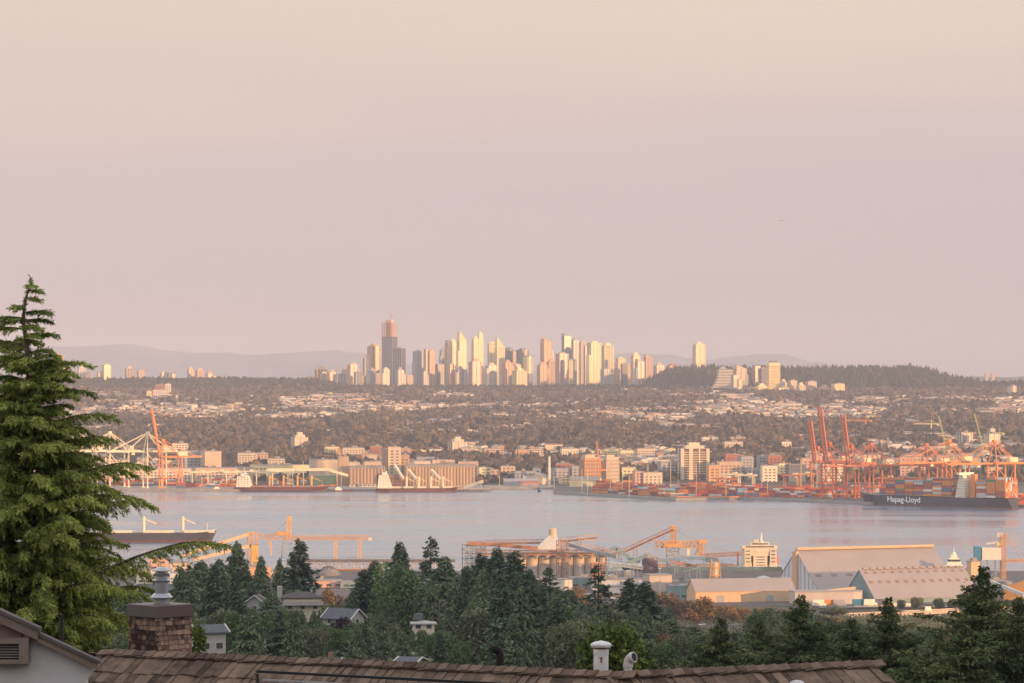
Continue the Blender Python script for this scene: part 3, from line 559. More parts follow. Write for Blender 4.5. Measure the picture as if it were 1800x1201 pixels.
def gantry_crane(px, d, rot, m, label, up=False, hg=43, ha=66, out_=62, back=24, group=None, house=True, mh=None):
    x = X(px, d); r = thing('gantry_crane', label, 'crane', (x, d, 3.1), rot, group)   # local +x: over the water
    g_ = 13; wd = 9
    for sx in (-1, 1):
        for sy in (-1, 1):
            b = MB(); b.bar((sx * g_, sy * wd, 0), (sx * g_, sy * wd, hg), 1.05); b.box(sx * g_, sy * wd, -.05, 4, 1.6, 1.6); b.build('leg', m, r)
    b = MB()
    for sx in (-1, 1):
        b.bar((sx * g_, -wd, 14), (sx * g_, wd, 14), .8); b.bar((sx * g_, -wd, hg - 1), (sx * g_, wd, hg - 1), .9); b.bar((sx * g_, -wd, 14), (sx * g_, wd, hg - 2), .5)
    for sy in (-1, 1):
        b.bar((-g_, sy * wd, 14), (g_, sy * wd, 14), .8); b.bar((-g_, sy * wd, 15), (g_, sy * wd, hg - 2), .55)
    b.build('portal_frame', m, r)
    b = MB()
    for sy in (-3, 3): b.box((-back - g_ + g_ + 2) / 2, sy, hg, g_ + 2 + back + g_ - 11, 1.3, 2.4)
    for i in range(8): b.bar((-back + i * 5, -3, hg + .5), (-back + i * 5, 3, hg + .5), .4)
    b.build('rear_girder', m, r)
    hx = g_ + 1.5
    b = MB()
    for sy in (-5, 5):
        b.bar((g_, sy * 1.6, hg), (g_ - 3, sy * .3, ha), .75); b.bar((-g_, sy * 1.6, hg), (g_ - 3, sy * .3, ha), .5)
    b.bar((g_ - 3, -2.4, ha), (g_ - 3, 2.4, ha), 1.4); b.box(g_ - 3, 0, ha, 4, 5, 2.4); b.build('apex_frame', m, r)
    a = rad(80) if up else 0.0; ca, sa = math.cos(a), math.sin(a)
    def B_(t, y, z=0): return (hx + t * ca - z * sa, y, hg + 1.2 + t * sa + z * ca)
    b = MB()
    for sy in (-2.7, 2.7): b.bar(B_(0, sy), B_(out_, sy), 1.3)
    n_ = 10
    for i in range(n_ + 1): b.bar(B_(out_ * i / n_, -2.4), B_(out_ * i / n_, 2.4), .45)
    for i in range(n_): b.bar(B_(out_ * i / n_, -2.4), B_(out_ * (i + 1) / n_, 2.4), .3)
    b.build('boom', m, r)
    b = MB(); ap = (g_ - 3, 0, ha + 1)
    if up: b.bar(ap, B_(out_ * .45, 0), .25); b.bar(ap, B_(out_ * .85, 0), .2)
    else:
        for sy in (-2, 2): b.bar((ap[0], sy, ap[2]), B_(out_ * .46, sy), .35); b.bar((ap[0], sy, ap[2]), B_(out_ * .92, sy), .35)
    for sy in (-2, 2): b.bar((ap[0], sy, ap[2]), (-back, sy, hg + 2), .35)
    b.build('stays', m, r)
    if house:
        b = MB(); b.box(-g_ - 3, 0, hg + 2.5, 12, 7, 5.5); b.build('machinery_house', mh or CW, r)
        if not up: b = MB(); b.box(hx + out_ * .3, 0, hg - 3.4, 4, 3, 3); b.build('trolley_cab', CW, r)
    return r
bd = math.atan2(-.50, -.87)      # booms point to lower left, over the ship
def qd(px, off): return 3925 + (1765 - px) / 240 * 131 + off
gantry_crane(1760, qd(1760, 62), bd, CO, 'orange gantry crane, nearest one at the right over the ship stern', group='red cranes at the right', hg=46, ha=72, out_=66)
gantry_crane(1680, qd(1680, 62), bd, CO, 'orange gantry crane with lowered boom above the middle of the ship', group='red cranes at the right', hg=46, ha=72, out_=70)
gantry_crane(1640, qd(1640, 75) + 10, bd, CR, 'red gantry crane with lowered boom just left of the ship bridge', group='red cranes at the right', hg=42, ha=66)
gantry_crane(1543, qd(1543, 70), bd, CR, 'red gantry crane with lowered boom at the ship bow', group='red cranes at the right', hg=40, ha=66)
gantry_crane(1506, qd(1506, 90), bd + rad(12), CR, 'red gantry crane with raised boom, right one of three raised', True, group='red cranes at the right', hg=41, ha=63, out_=60)
gantry_crane(1467, qd(1467, 70), bd + rad(12), CR, 'red gantry crane with tallest raised boom', True, group='red cranes at the right', hg=43, ha=66, out_=68)
gantry_crane(1447, qd(1447, 190), bd + rad(10), CR, 'slim red gantry crane with shorter raised boom, left one of three raised', True, group='red cranes at the right', hg=40, ha=58, out_=52, house=False)
bl = math.atan2(-.42, -.91)
gantry_crane(206, 4530, bl, CW, 'cream gantry crane with boom down, second from the left behind the conifer', group='cranes of the left terminal', hg=47, ha=72, out_=50)
gantry_crane(272, 4515, bl, CW, 'cream gantry crane touching the orange raised crane', group='cranes of the left terminal', hg=47, ha=72, out_=52)
gantry_crane(150, 4540, bl, CW, 'cream gantry crane half hidden by the big conifer', group='cranes of the left terminal', hg=47, ha=72, out_=50)
gantry_crane(300, 4505, math.atan2(-.35, -.94), CO, 'orange gantry crane with raised boom at the left terminal', True, group='cranes of the left terminal', hg=40, ha=62, out_=64, back=34)
def yard_crane(px, d, span, h, rot, m, label, group):
    r = thing('yard_crane', label, 'crane', (X(px, d), d, 3.1), rot, group)
    for sx in (-1, 1):
        for sy in (-1, 1): b = MB(); b.bar((sx * span / 2, sy * 4, 0), (sx * span / 2, sy * 4, h), .7); b.build('leg', m, r)
    b = MB()
    for sy in (-3, 3): b.box(0, sy, h, span + 8, 1.2, 2)
    for sx in (-1, 1): b.bar((sx * span / 2, -4, h + .5), (sx * span / 2, 4, h + .5), .6); b.bar((sx * span / 2, -4, .8), (sx * span / 2, 4, .8), .6)
    b.build('girder', m, r); b = MB(); b.box(span * .2, 0, h - 2.6, 3, 3, 2.5); b.box(span * .2, 0, h + 2.1, 5, 6, 1.6); b.build('trolley', CW, r)
for i, px in enumerate((352, 385, 412, 437, 465, 492, 520)):
    yard_crane(px, 4600 + (i % 2) * 25, 21, 17, rad(4), CW, f'cream yard crane, {ORD[i]} from the left in the row behind the red-decked ship', 'yard cranes at the left terminal')
for i, (px, d, m, l) in enumerate(((1287, 4480, CW, 'cream'), (1312, 4440, CW, 'cream'), (1392, 4440, CR, 'red'), (1415, 4500, CY, 'yellow'), (1560, 4330, CR, 'red'), (1275, 4300, CR, 'red'))):
    yard_crane(px, d, 20, 18, rad(-20), m, f'{l} rubber-tyred yard crane, {ORD[[1275,1287,1312,1392,1415,1560].index(px)]} from the left behind the right-hand yard', 'yard cranes on the right pier')
# ---- containers
PAL = [('red', (.48, .10, .07)), ('orange', (.68, .25, .07)), ('maroon', (.26, .07, .06)), ('blue', (.10, .16, .28)), ('pale grey', (.55, .55, .52)), ('light blue', (.30, .45, .52)), ('brown', (.30, .15, .10)), ('green', (.10, .24, .18)), ('white', (.75, .72, .65))]
CM = [mat('container_' + a.replace(' ', '_'), c, .65, .15, .3) for a, c in PAL]
def cont_mesh(i):
    b = MB(); b.box(0, 0, .06, 12.1, 2.36, 2.48)
    for k in range(17):
        for sy in (-1, 1): b.box(-5.6 + k * .7, sy * 1.185, .2, .32, .07, 2.2)
    for sx in (-1, 1):
        for sy in (-1, 1): b.box(sx * 6.02, sy * 1.16, 0, .2, .18, 2.6)
    o = b.build('container', CM[i]); me = o.data; bpy.data.objects.remove(o); return me
CME = [cont_mesh(i) for i in range(len(PAL))]
def container(x, y, z, rot, ci, label, group):
    o = bpy.data.objects.new('container', CME[ci]); C.objects.link(o); o.location = (x, y, z); o.rotation_euler = (0, 0, rot); tag(o, label, 'container', group)
SB = [MB() for _ in PAL]
def stuffc(x, y, z, rot, ci): SB[ci].box(x, y, z, 12.1, 2.4, 2.55, rot)
# ---- ships
def hull(r, L, B, D, m, boot=HRED, bootz=1.6, flare=6, deckm=None):
    st = np.linspace(0, 1, 25)
    def half(t, lv):     # lv 0 waterline .. 1 deck
        tb = .80 + .06 * lv; f = 1 - max(0, (t - tb) / (1 - tb)) ** (1.7 + .9 * lv)
        s_ = .74 + .26 * min(1, t / .1) if lv > .5 else .45 + .55 * min(1, t / .16)
        return B / 2 * max(f, .02) * s_
    def ring(zf, lv0, lv1, z0, z1, name, mm_):
        vs = []; n = len(st)
        for lv, zz in ((lv0, z0), (lv1, z1)):
            for sgn in (-1, 1):
                for t in st:
                    x = -L / 2 + L * t + (flare * lv * max(0, (t - .8) / .2) ** 2) - (1 - lv) * 3 * (t < .04)
                    z = zz + (D * .22 * max(0, (t - .84) / .16) ** 1.5 if lv == 1 else 0)
                    vs.append((x, sgn * half(t, lv), z))
        fs = []
        for i in range(n - 1):
            fs.append((i, i + 1, 2 * n + i + 1, 2 * n + i)); fs.append((n + i + 1, n + i, 3 * n + i, 3 * n + i + 1))
            fs.append((2 * n + i, 2 * n + i + 1, 3 * n + i + 1, 3 * n + i)); fs.append((i + 1, i, n + i, n + i + 1))
        fs += [(0, 2 * n, 3 * n, n), (n - 1, 2 * n - 1, 4 * n - 1, 3 * n - 1)]
        b = MB(); b.raw(vs, fs); b.build(name, mm_, r)
    ring(0, 0, 0, -1.5, bootz, 'waterline_band', boot); ring(0, 0, 1, bootz + .004, D, 'hull', m)
    b = MB()
    for sgn in (-1, 1): b.path([(-L / 2 + L * t + flare * max(0, (t - .8) / .2) ** 2, sgn * half(t, 1), D + 1.1 + D * .22 * max(0, (t - .84) / .16) ** 1.5) for t in st], .1)
    b.build('railing', WH, r)
def bridge(r, x, w, l, z, nd, m=WH, funnel=None, fx=-10):
    b = MB()
    for k in range(nd): b.box(x - k * l * .015, 0, z + k * 2.9, l * (1 - k * .065), w * (.96 if k % 2 else 1), 2.86)
    b.box(x, 0, z + nd * 2.9, l * .32, w * 1.3, 2.7); b.build('superstructure', m, r)
    b = MB()
    for k in range(nd):
        for s in (-1, 1):
            for i in range(4): b.box(x - l * .32 + i * l * .2, s * w * .5, z + k * 2.9 + 1, 1, .3, .9)
        for s in (-1, 1):
            for i in range(6): b.box(x - k * l * .015 + s * l * (1 - k * .065) / 2, -w * .38 + i * w * .15, z + k * 2.9 + 1, .25, 1.1, .9)
    b.box(x + l * .16, 0, z + nd * 2.9 + 1, .3, w * 1.2, 1.1); b.build('windows', dark, r)
    b = MB(); zt = z + nd * 2.9 + 2.7; b.bar((x, 0, zt), (x, 0, zt + 9), .35); b.bar((x, -3, zt + 5), (x, 3, zt + 5), .2); b.bar((x - 2, 2, zt), (x - 2, 2, zt + 5), .2); b.lathe(x + 2, -2, [(.9, zt + .3), (1, zt + 1.2), (.5, zt + 2)], 10); b.build('mast', m, r)
    if funnel:
        b = MB(); b.box(x + fx, 0, z, 7, 8, nd * 2.9 + 1, top=.85); b.build('funnel', funnel, r)
# the container ship
srot = math.atan2(.64, -.77); sd = 3990; sx_ = X(1648, sd)
r = thing('container_ship', 'big dark-hulled container ship stacked with containers, white lettering on its side', 'ship', (sx_, sd, 0), srot)
hull(r, 204, 30, 11.5, HULL, bootz=1.2)
bridge(r, -38, 24, 12, 11.5, 9, funnel=CO, fx=-12)
tcu = bpy.data.curves.new('ship_lettering', 'FONT'); tcu.body = 'Hapag-Lloyd'; tcu.size = 9.2; tcu.extrude = .12; tcu.align_x = 'CENTER'; tcu.align_y = 'CENTER'; tcu.offset = .12
to = bpy.data.objects.new('lettering', tcu); C.objects.link(to); to.parent = r; to.data.materials.append(mat('letter_white', (.9, .9, .88), .5, .02, 1))
bpy.context.view_layer.update(); tme = bpy.data.meshes.new_from_object(to); tme.name = 'lettering'; bpy.data.objects.remove(to)
to = bpy.data.objects.new('lettering', tme); C.objects.link(to); to.parent = r
to.rotation_euler = (rad(90), 0, rad(180)); to.location = (37, 15.25, 7.2)
# near side of the ship is local +y
def shipw(lx, ly): return (sx_ + lx * math.cos(srot) - ly * math.sin(srot), sd + lx * math.sin(srot) + ly * math.cos(srot))
bays = [-94, -81, -68] + [-21 + 12.9 * k for k in range(8)]
ndone = 0; cw = [.22, .24, .14, .09, .09, .05, .10, .03, .04]
for bi, lx in enumerate(sorted(bays, reverse=True)):
    tiers = 5 if bi == 0 else 8 if bi < 8 else 9
    rows = [r_ for r_ in range(11)]
    for rw in rows:
        ly = 12.6 - rw * 2.52
        if bi == 0 and abs(ly) > 9: continue
        tt = tiers - (int(RNG.integers(0, 3)) if rw else int(RNG.integers(0, 2)))
        for k in range(tt):
            w_ = cw if bi < 8 else [.15, .52, .06, .02, .05, .02, .12, .01, .05]
            ci = int(RNG.choice(9, p=np.array(w_) / sum(w_))); x, y = shipw(lx, ly); z = 12.2 + k * 2.62
            vis = rw == 0 or (k == tt - 1 and rw < 5) or (bi == 10 and k > 1)
            if vis and ndone < 215:
                ndone += 1; container(x, y, z, srot, ci, f'{PAL[ci][0]} container on the ship, {ORD[bi]} bay from the bow, {"outer" if rw == 0 else ORD[rw] } row, tier {ORD[k]}', 'containers on the ship deck')
            else: stuffc(x, y, z, srot, ci)
# yard containers, centre-right pier
yd = 0; rot = rad(-14)
for row in range(14):
    for col in range(22):
        px = 1048 + col * 11.8 + row * 1.5; d = 4215 + row * 17 + (1170 - px) * 1.0
        if px > 1190: d = 4235 + row * 17 - (px - 1190) * .1
        if px > 1296 or px < 1046: continue
        if vnoise(px, row * 9, 22, 51) < -.55: continue
        nt_ = int(np.clip(RNG.normal(3.0 if px < 1200 else 3.6, 1.0), 1, 5)) ; 
        if row == 0 and px < 1100: nt_ = min(nt_, 2)
        for k in range(nt_):
            ci = int(RNG.choice(9, p=[.30, .22, .18, .08, .08, .03, .07, .02, .02]))
            x = X(px, d)
            if row < 2 and yd < 82:
                yd += 1; container(x, d, 3.05 + k * 2.62, rot, ci, f'{PAL[ci][0]} container, tier {ORD[k]}, in the {"front" if row == 0 else "second"} rows of the yard below the silo blocks', 'containers in the pier yard')
            else: stuffc(x, d, 3.05 + k * 2.62, rot, ci)
# more stacks: right part of the yard, behind the cranes, and the left terminal
for (p0, p1, d0, nrow, hi) in ((1305, 1430, 4190, 9, 4), (1430, 1560, 4190, 7, 4), (1560, 1800, 4080, 7, 4), (318, 345, 4500, 4, 4), (345, 410, 4540, 3, 2), (560, 596, 4560, 3, 2), (150, 320, 4585, 4, 4), (345, 560, 4640, 2, 3)):
    for row in range(nrow):
        for px in np.arange(p0, p1, 12.5):
            d = d0 + row * 20 + (-(px - 1560) * .5 if p0 == 1560 else 0)
            if RNG.uniform() < .18: continue
            for k in range(int(RNG.integers(1, hi + 1))):
                ci = int(RNG.choice(9, p=[.30, .14, .20, .09, .09, .04, .08, .04, .02])); stuffc(X(px, d), d, 3.05 + k * 2.62, rad(-6), ci)
me_v = MB()
for i, s_ in enumerate(SB):
    n0 = len(me_v.v); me_v.v += s_.v; me_v.f += [tuple(a + n0 for a in f) for f in s_.f]; me_v.mi += [i] * len(s_.f)
tag(me_v.build('container_stacks', CM), 'rows of stacked shipping containers filling the yards', kind='stuff')
# bulk ship with red deck, left
def bulker(px0, px1, wl, label, hm_, deck, nm, mastm, rot=rad(180 - 6), D=7, B=22, brd=5, bx=None, boot=HRED, masts=True):
    """bow at local +x"""
    d0 = HC * F / (wl - HY); L = (px1 - px0) * d0 / F / abs(math.cos(rot)); r = thing('bulk_carrier', label, 'ship', (X((px0 + px1) / 2, d0), d0 + 12, 0), rot)
    hull(r, L, B, D, hm_, boot, bootz=1.5, flare=4)
    b = MB()
    for k in range(nm + 1): b.box(-L * .26 + k * L * .66 / nm, 0, D + .02, L * .48 / nm, B * .62, 1.8)
    b.build('hatch_covers', deck, r)
    if masts:
        for k in range(nm):
            xk = -L * .2 + (k + .5) * L * .62 / nm; b = MB(); b.bar((xk, 0, D), (xk, 0, D + 15), 1.3, 8); b.bar((xk, 0, D + 13), (xk + L * .1, 0, D + 8), .5); b.bar((xk, 0, D + 15), (xk + L * .1, 0, D + 9), .12); b.build('deck_crane', mastm, r)
    b = MB(); b.bar((L * .46, 0, D + 1), (L * .46, 0, D + 9), .3); b.build('foremast', mastm, r)
    if brd: bridge(r, -L * .40, B * .9, 19, D, brd, funnel=hm_ if hm_ is not HULL else CO, fx=-7)
    return r
bulker(412, 572, 864.6, 'bulk carrier with red deck and dark hull, white bridge at its left end', HRED, mat('deck_red', (.34, .12, .08), .8, .2, .1), 4, CY, rot=rad(-4), D=5.8, boot=HULL)
bulker(662, 800, 865.6, 'bulk carrier with bright white bridge moored at the long grain elevator', HRED, CW, 4, CW, rot=rad(3), D=5.2, brd=6)
# ---- waterfront buildings
def shed(name, label, px, d, L, Wd, eave, ridge, rot, wm_, rm_, cat='warehouse', base=None, strips=0, door=True, group=None, over=.4, strip2=None):
    z0 = (3.1 if d > 4000 else G(X(px, d), d)) if base is None else base
    r = thing(name, label, cat, (X(px, d), d, z0), rot, group)
    b = MB(); hw, hl = Wd / 2, L / 2
    b.raw([(-hl, -hw, -1), (hl, -hw, -1), (hl, hw, -1), (-hl, hw, -1), (-hl, -hw, eave), (hl, -hw, eave), (hl, hw, eave), (-hl, hw, eave), (-hl, 0, ridge), (hl, 0, ridge)],
          [(0, 1, 5, 4), (2, 3, 7, 6), (1, 2, 6, 9, 5), (3, 0, 4, 8, 7), (4, 5, 9, 8), (6, 7, 8, 9)]); b.build('walls', wm_, r)
    b = MB(); sl = (ridge - eave) / hw; t = .35; o = over
    for s in (-1, 1):
        e = (s * (hw + o), eave - sl * o + .05); k = (0, ridge + .05)
        vs = []
        for xx in (-hl - o, hl + o): vs += [(xx, e[0], e[1]), (xx, k[0], k[1]), (xx, k[0], k[1] + t), (xx, e[0], e[1] + t)]
        b.raw(vs, [(0, 1, 2, 3), (7, 6, 5, 4), (0, 3, 7, 4), (3, 2, 6, 7), (0, 4, 5, 1)])
    rf = b.build('roof', rm_, r)
    if strips:
        for (u0, u1) in (strip2 or [(.35, .43)]):
            for i in range(strips):
                xc = -hl + L * (i + .5) / strips; w_ = L / strips * .42
                pts = []
                for xx, uu in ((xc - w_ / 2, u0), (xc + w_ / 2, u0), (xc + w_ / 2, u1), (xc - w_ / 2, u1)):
                    pts.append((xx, -hw * (1 - uu), eave + (ridge - eave) * uu + .05 + t + .06))
                pl = [(p[0], p[1], p[2] - .1) for p in pts]; q = MB()
                q.raw(pl + pts, [(4, 5, 6, 7), (0, 1, 5, 4), (1, 2, 6, 5), (2, 3, 7, 6), (3, 0, 4, 7)]); q.build('roof_panel', SKYL, rf)
    if door:
        q = MB()
        for i in range(max(1, int(L / 30))): q.box(-hl + (i + .5) * L / max(1, int(L / 30)), -hw, 0, 5, .3, min(4.5, eave * .8))
        q.build('doors', STEEL, r)
    return r
SKYL = mat('roof_panel_tan', (.26, .18, .14), .7, .1, .2)
def blk(name, label, px0, px1, yt, d, dp, wm_, cat='building', win=True, rot=rad(8), rm=None, base=None, group=None, clutter=True):
    z0 = 3.1 if base is None else base; w = (px1 - px0) * d / F / math.cos(rot); h = Z(yt, d) - z0
    r = thing(name, label, cat, (X((px0 + px1) / 2, d), d + dp / 2, z0), rot, group)
    b = MB(); b.box(0, 0, -1, w, dp, h + 1); b.build('walls', wm_, r); b = MB(); b.box(0, 0, h + .01, w + .5, dp + .5, .6)
    if clutter:
        for k in range(max(1, int(w / 18))): b.box(random.uniform(-.35, .35) * w, random.uniform(-.3, .3) * dp, h + .62, random.uniform(2, 5), 3, random.uniform(1.2, 3))
    b.build('roof', rm or roofg, r)
    if win:
        q = MB(); nx = max(1, int(w / 5)); nf = max(1, int((h - 1) / 4))
        for k in range(nf): q.box(0, -dp / 2, k * 4 + 1.4, w * .96, .35, 1.5)
        q.build('window_bands', dark, r); q = MB()
        for i in range(nx + 1): q.box(-w / 2 + i * w / nx, -dp / 2, 0, w / nx * .45, .6, h)
        q.build('piers', wm_, r)
    return r
def silos(name, label, px0, px1, yt, d, rows, m, dia=8.5, cap=None, group=None, rot=rad(6), base=3.1, gallery=True, z1=None):
    L = (px1 - px0) * d / F; h = (Z(yt, d) if z1 is None else z1) - base; n = max(2, int(L / dia)); r = thing(name, label, 'silo', (X((px0 + px1) / 2, d), d, base), rot, group)
    for i in range(n):
        b = MB()
        for j in range(rows): b.lathe(-L / 2 + (i + .5) * L / n, j * dia, [(L / n * .5, -1), (L / n * .5, h)], 16)
        b.build('silo', m, r, smooth=False)
    if gallery: b = MB(); b.box(0, (rows - 1) * dia / 2, h + .02, L, 6, 3.4); b.box(0, (rows - 1) * dia / 2, h + 3.5, L + 1, 7, .5); b.build('gallery', cap or roofg, r)
    return r
CONC = mat('elevator_concrete', (.44, .31, .21), .85, .18, .1, streak=True); CONC2 = mat('pale_concrete', (.58, .47, .35), .85, .15, .1, streak=True)
silos('grain_elevator', 'short row of ribbed concrete grain silos left of the elevator workhouse', 614, 674, 824, 4580, 3, CONC, 4.2)
silos('grain_elevator', 'long row of ribbed concrete grain silos behind the white-bridged ship', 712, 835, 821, 4585, 3, CONC, 4.2)
blk('elevator_tower', 'plain concrete elevator tower at the left end of the silos', 594, 612, 803, 4590, 14, CONC, 'tower', False)
blk('elevator_workhouse', 'tall concrete workhouse between the two silo rows', 683, 701, 786, 4600, 16, CONC2, 'tower')
blk('elevator_workhouse', 'stepped concrete wing left of the tall workhouse', 671, 682, 790, 4625, 14, CONC, 'tower', False)
blk('elevator_workhouse', 'lower concrete wing right of the tall workhouse', 703, 717, 800, 4610, 14, CONC, 'tower')
blk('white_warehouse', 'big windowless cream warehouse left of the elevator tower', 544, 592, 809, 4640, 30, CONC2, 'warehouse', False)
blk('shed', 'green-fronted shed below the white warehouse', 548, 590, 836, 4560, 12, mat('green_cladding', (.06, .13, .10), .6, .1, .2), 'shed', False)
blk('shed', 'low cargo shed in the wharf shadow between the silo rows', 615, 672, 852, 4540, 10, CONC2, 'shed')
blk('shed', 'low brown cargo shed right of the elevator tower', 676, 712, 836, 4570, 14, RUST, 'shed')
blk('warehouse', 'long low tan warehouse behind the cream yard cranes', 343, 440, 823, 4700, 30, M_['tan'], 'warehouse')
blk('warehouse', 'big grey windowless building left of the tan warehouse', 352, 380, 794, 4780, 40, M_['tan'], 'warehouse', False, rot=rad(20))
blk('warehouse', 'dark blue-grey building beside the orange raised crane', 318, 352, 794, 4800, 40, M_['grey'], 'warehouse', rot=rad(20))
blk('warehouse', 'long low building behind the left cranes', 150, 345, 824, 4690, 30, M_['beige'], 'warehouse')
blk('warehouse', 'low pale building right of the tan warehouse', 440, 540, 818, 4750, 25, M_['cream'], 'warehouse')
MISC = [(352, 372, 838, 'tan'), (600, 628, 813, 'beige'), (640, 668, 812, 'tan'), (724, 752, 811, 'beige'), (760, 796, 809, 'tan'), (806, 838, 812, 'pink'), (842, 860, 822, 'cream'), (880, 902, 820, 'tan'), (1040, 1062, 836, 'beige'), (1245, 1262, 818, 'orange'), (862, 876, 826, 'pink'), (905, 940, 829, 'grey'), (918, 946, 836, 'white'), (939, 947, 823, 'white'), (978, 1001, 815, 'brick'), (970, 1005, 824, 'grey'), (1004, 1018, 820, 'grey'), (985, 1012, 840, 'cream'), (1094, 1115, 822, 'cream'), (1115, 1128, 829, 'pink'), (1130, 1160, 831, 'beige'), (1160, 1190, 812, 'grey'),
        (1264, 1300, 812, 'tan'), (1276, 1300, 799, 'brick'), (1301, 1320, 803, 'grey'), (1333, 1352, 802, 'grey'), (1351, 1372, 801, 'brick'), (1340, 1363, 819, 'white'), (1367, 1380, 815, 'cream'), (1312, 1339, 824, 'grey'), (1410, 1440, 806, 'pink'), (1423, 1440, 802, 'tan'), (1385, 1412, 817, 'dark'), (1440, 1480, 815, 'beige'), (1517, 1545, 800, 'tan'), (1560, 1583, 806, 'grey'), (1583, 1625, 804, 'pink'), (1690, 1720, 806, 'grey'), (1735, 1760, 822, 'tan')]
MISC.sort()
for i, (a, b_, yt, c) in enumerate(MISC):
    dd = 4700 + (i % 3) * 30 + (60 if yt < 812 else 0)
    if yt > 826: dd = 4640
    blk('industrial_building', f'{NICE[c]} waterfront building, {ordn(i)} from the left along the far waterfront', a, b_, yt, dd, 18, M_[c], group='waterfront buildings', rot=rad(random.uniform(4, 18)))
shed('gabled_warehouse', 'pale gabled warehouse left of the white chimney', 948, 4640, 22, 22, 9, 15, rad(60), M_['beige'], roofg)
shed('gabled_warehouse', 'long cream warehouse with lit end below the brick silos', 1030, 4560, 40, 18, 8, 13, rad(-12), M_['cream'], roofg)
shed('gabled_warehouse', 'grey-roofed warehouse left of the chimney foot', 915, 4600, 45, 16, 6, 9, rad(5), M_['grey'], M_['grey'])
shed('gabled_warehouse', 'red-roofed boat shed near the chimney', 930, 4575, 24, 12, 4, 7, rad(8), M_['pink'], M_['brick'])
r = thing('chimney_stack', 'tall slim white chimney standing on the far shore', 'chimney', (X(965.5, 4600), 4600, 3)); b = MB(); b.lathe(0, 0, [(2.0, -1), (1.6, Z(803, 4600) - 3)], 14); b.build('shaft', M_['white'], r); b = MB(); b.lathe(0, 0, [(1.75, Z(803, 4600) - 3), (1.75, Z(801.5, 4600) - 3)], 14); b.build('rim', M_['grey'], r)
def brick_silo(label, px0, px1, yt, d, m, rot):
    z0 = 3.1; w = (px1 - px0) * d / F / (math.cos(rot) + .55 * abs(math.sin(rot))); dp = w * .55; h = Z(yt, d) - z0
    r = thing('silo_block', label, 'building', (X((px0 + px1) / 2, d), d + dp / 2, z0), rot); b = MB(); b.box(0, 0, -1, w * .97, dp * .97, h + 1); b.build('walls', m, r)
    b = MB(); n = 6
    for i in range(n + 1): b.box(-w / 2 + w * i / n, -dp / 2, -1, w * .055, 1, h - 2)
    for i in range(5):
        for s in (-1, 1): b.box(s * w / 2, -dp / 2 + dp * i / 4, -1, 1, dp * .08, h - 2)
    b.build('piers', m, r); q = MB()
    for k in range(int(h / 5)):
        for i in range(n): q.box(-w / 2 + (i + .5) * w / n, -dp / 2 + .2, k * 5 + 2, w / n * .35, .8, 2)
    q.build('windows', dark, r); b = MB(); b.box(0, 0, h + .02, w, dp, 1); b.box(-w * .1, 0, h + 1.05, w * .6, dp * .6, 3); b.build('roof', CONC2, r)
brick_silo('tan brick silo block with lit right half, left of the orange derrick', 1019, 1056, 805, 4600, mat('silo_brick', (.52, .30, .17), .85, .15, .1), rad(30))
brick_silo('pale concrete silo block right of the orange derrick', 1060, 1088, 805, 4620, CONC2, rad(26))
tower(1193, 1245, 789, 4760, 'slab', 'beige', 'broad white-gridded apartment tower with dark window columns by the yard', top='step', th=12, base=4, gl=mat('brown_glass', (.15, .09, .07), .4, .2, .1), name='apartment_block', ratio=.5)
def derrick(label, px, d, zb, pxt, yt, m, rr=1.3, base_h=12, name='luffing_crane', cj=True):
    r = thing(name, label, 'crane', (X(px, d), d, zb)); tx, tz = X(pxt, d) - X(px, d), Z(yt, d) - zb
    b = MB(); b.lattice((0, 0, 0), (0, 0, base_h), rr * 1.3, 6, .3); b.build('mast', m, r)
    b = MB(); b.lattice((0, 0, base_h), (tx, 0, tz), rr, 14, .35, up=(1, 0, 0)); b.build('jib', m, r)
    if cj: b = MB(); b.box(4, 0, base_h - 1, 8, 2.4, 2.4); b.bar((0, 0, base_h), (5, 0, base_h + 9), .3); b.bar((5, 0, base_h + 9), (tx * .97, 0, tz * .98), .12); b.build('counter_jib', m, r)
derrick('orange luffing derrick rising between the two silo blocks', 1055, 4560, 3, 1049, 776, CO, 2.0, 22)
derrick('orange-brown derrick boom beside the elevator tower', 601, 4600, 3, 596, 786, CO, 1.6, 30)
derrick('yellow-green luffing tower crane, left one of two on the right hillside', 1660, 5300, G(X(1660, 5300), 5300), 1650, 732, CG, 1.6, 36)
derrick('yellow-green luffing tower crane, right one of two on the right hillside', 1727, 5300, G(X(1727, 5300), 5300), 1713, 728, CG, 1.6, 28)
def hammerhead(label, px, d, yb, yj, pxa, pxb, m, k=1.0):
    r = thing('tower_crane', label, 'crane', (X(px, d), d, Z(yb, d))); zj = Z(yj, d) - Z(yb, d); a, b_ = X(pxa, d) - X(px, d), X(pxb, d) - X(px, d)
    b = MB(); b.lattice((0, 0, -3), (0, 0, zj), 2 * k, 10, .35 * k); b.build('mast', m, r); b = MB(); b.lattice((a, 0, zj + 1), (b_, 0, zj + 1), 1.8 * k, 20, .32 * k); b.build('jib', m, r)
    b = MB(); b.bar((0, 0, zj), (0, 0, zj + 9), .6 * k); b.bar((0, 0, zj + 9), (a * .6, 0, zj + 2), .2); b.bar((0, 0, zj + 9), (b_ * .6, 0, zj + 2), .2); e = b_ if abs(b_) < abs(a) else a; b.box(e * .9, 0, zj - 2.5, 4, 2.4, 3); b.build('tower_head', m, r)
hammerhead('pale hammerhead tower crane on the hillside below the gold tower', 1396, 7600, 729, 712, 1366, 1407, CW, 1.3)
hammerhead('faint orange hammerhead tower crane above the third raised red boom', 1522, 6600, 753, 740, 1487, 1532, CO, 1.1)
hammerhead('pale hammerhead tower crane left of the green luffing crane', 1637, 6400, 752, 746, 1606, 1650, CW, 1.0)
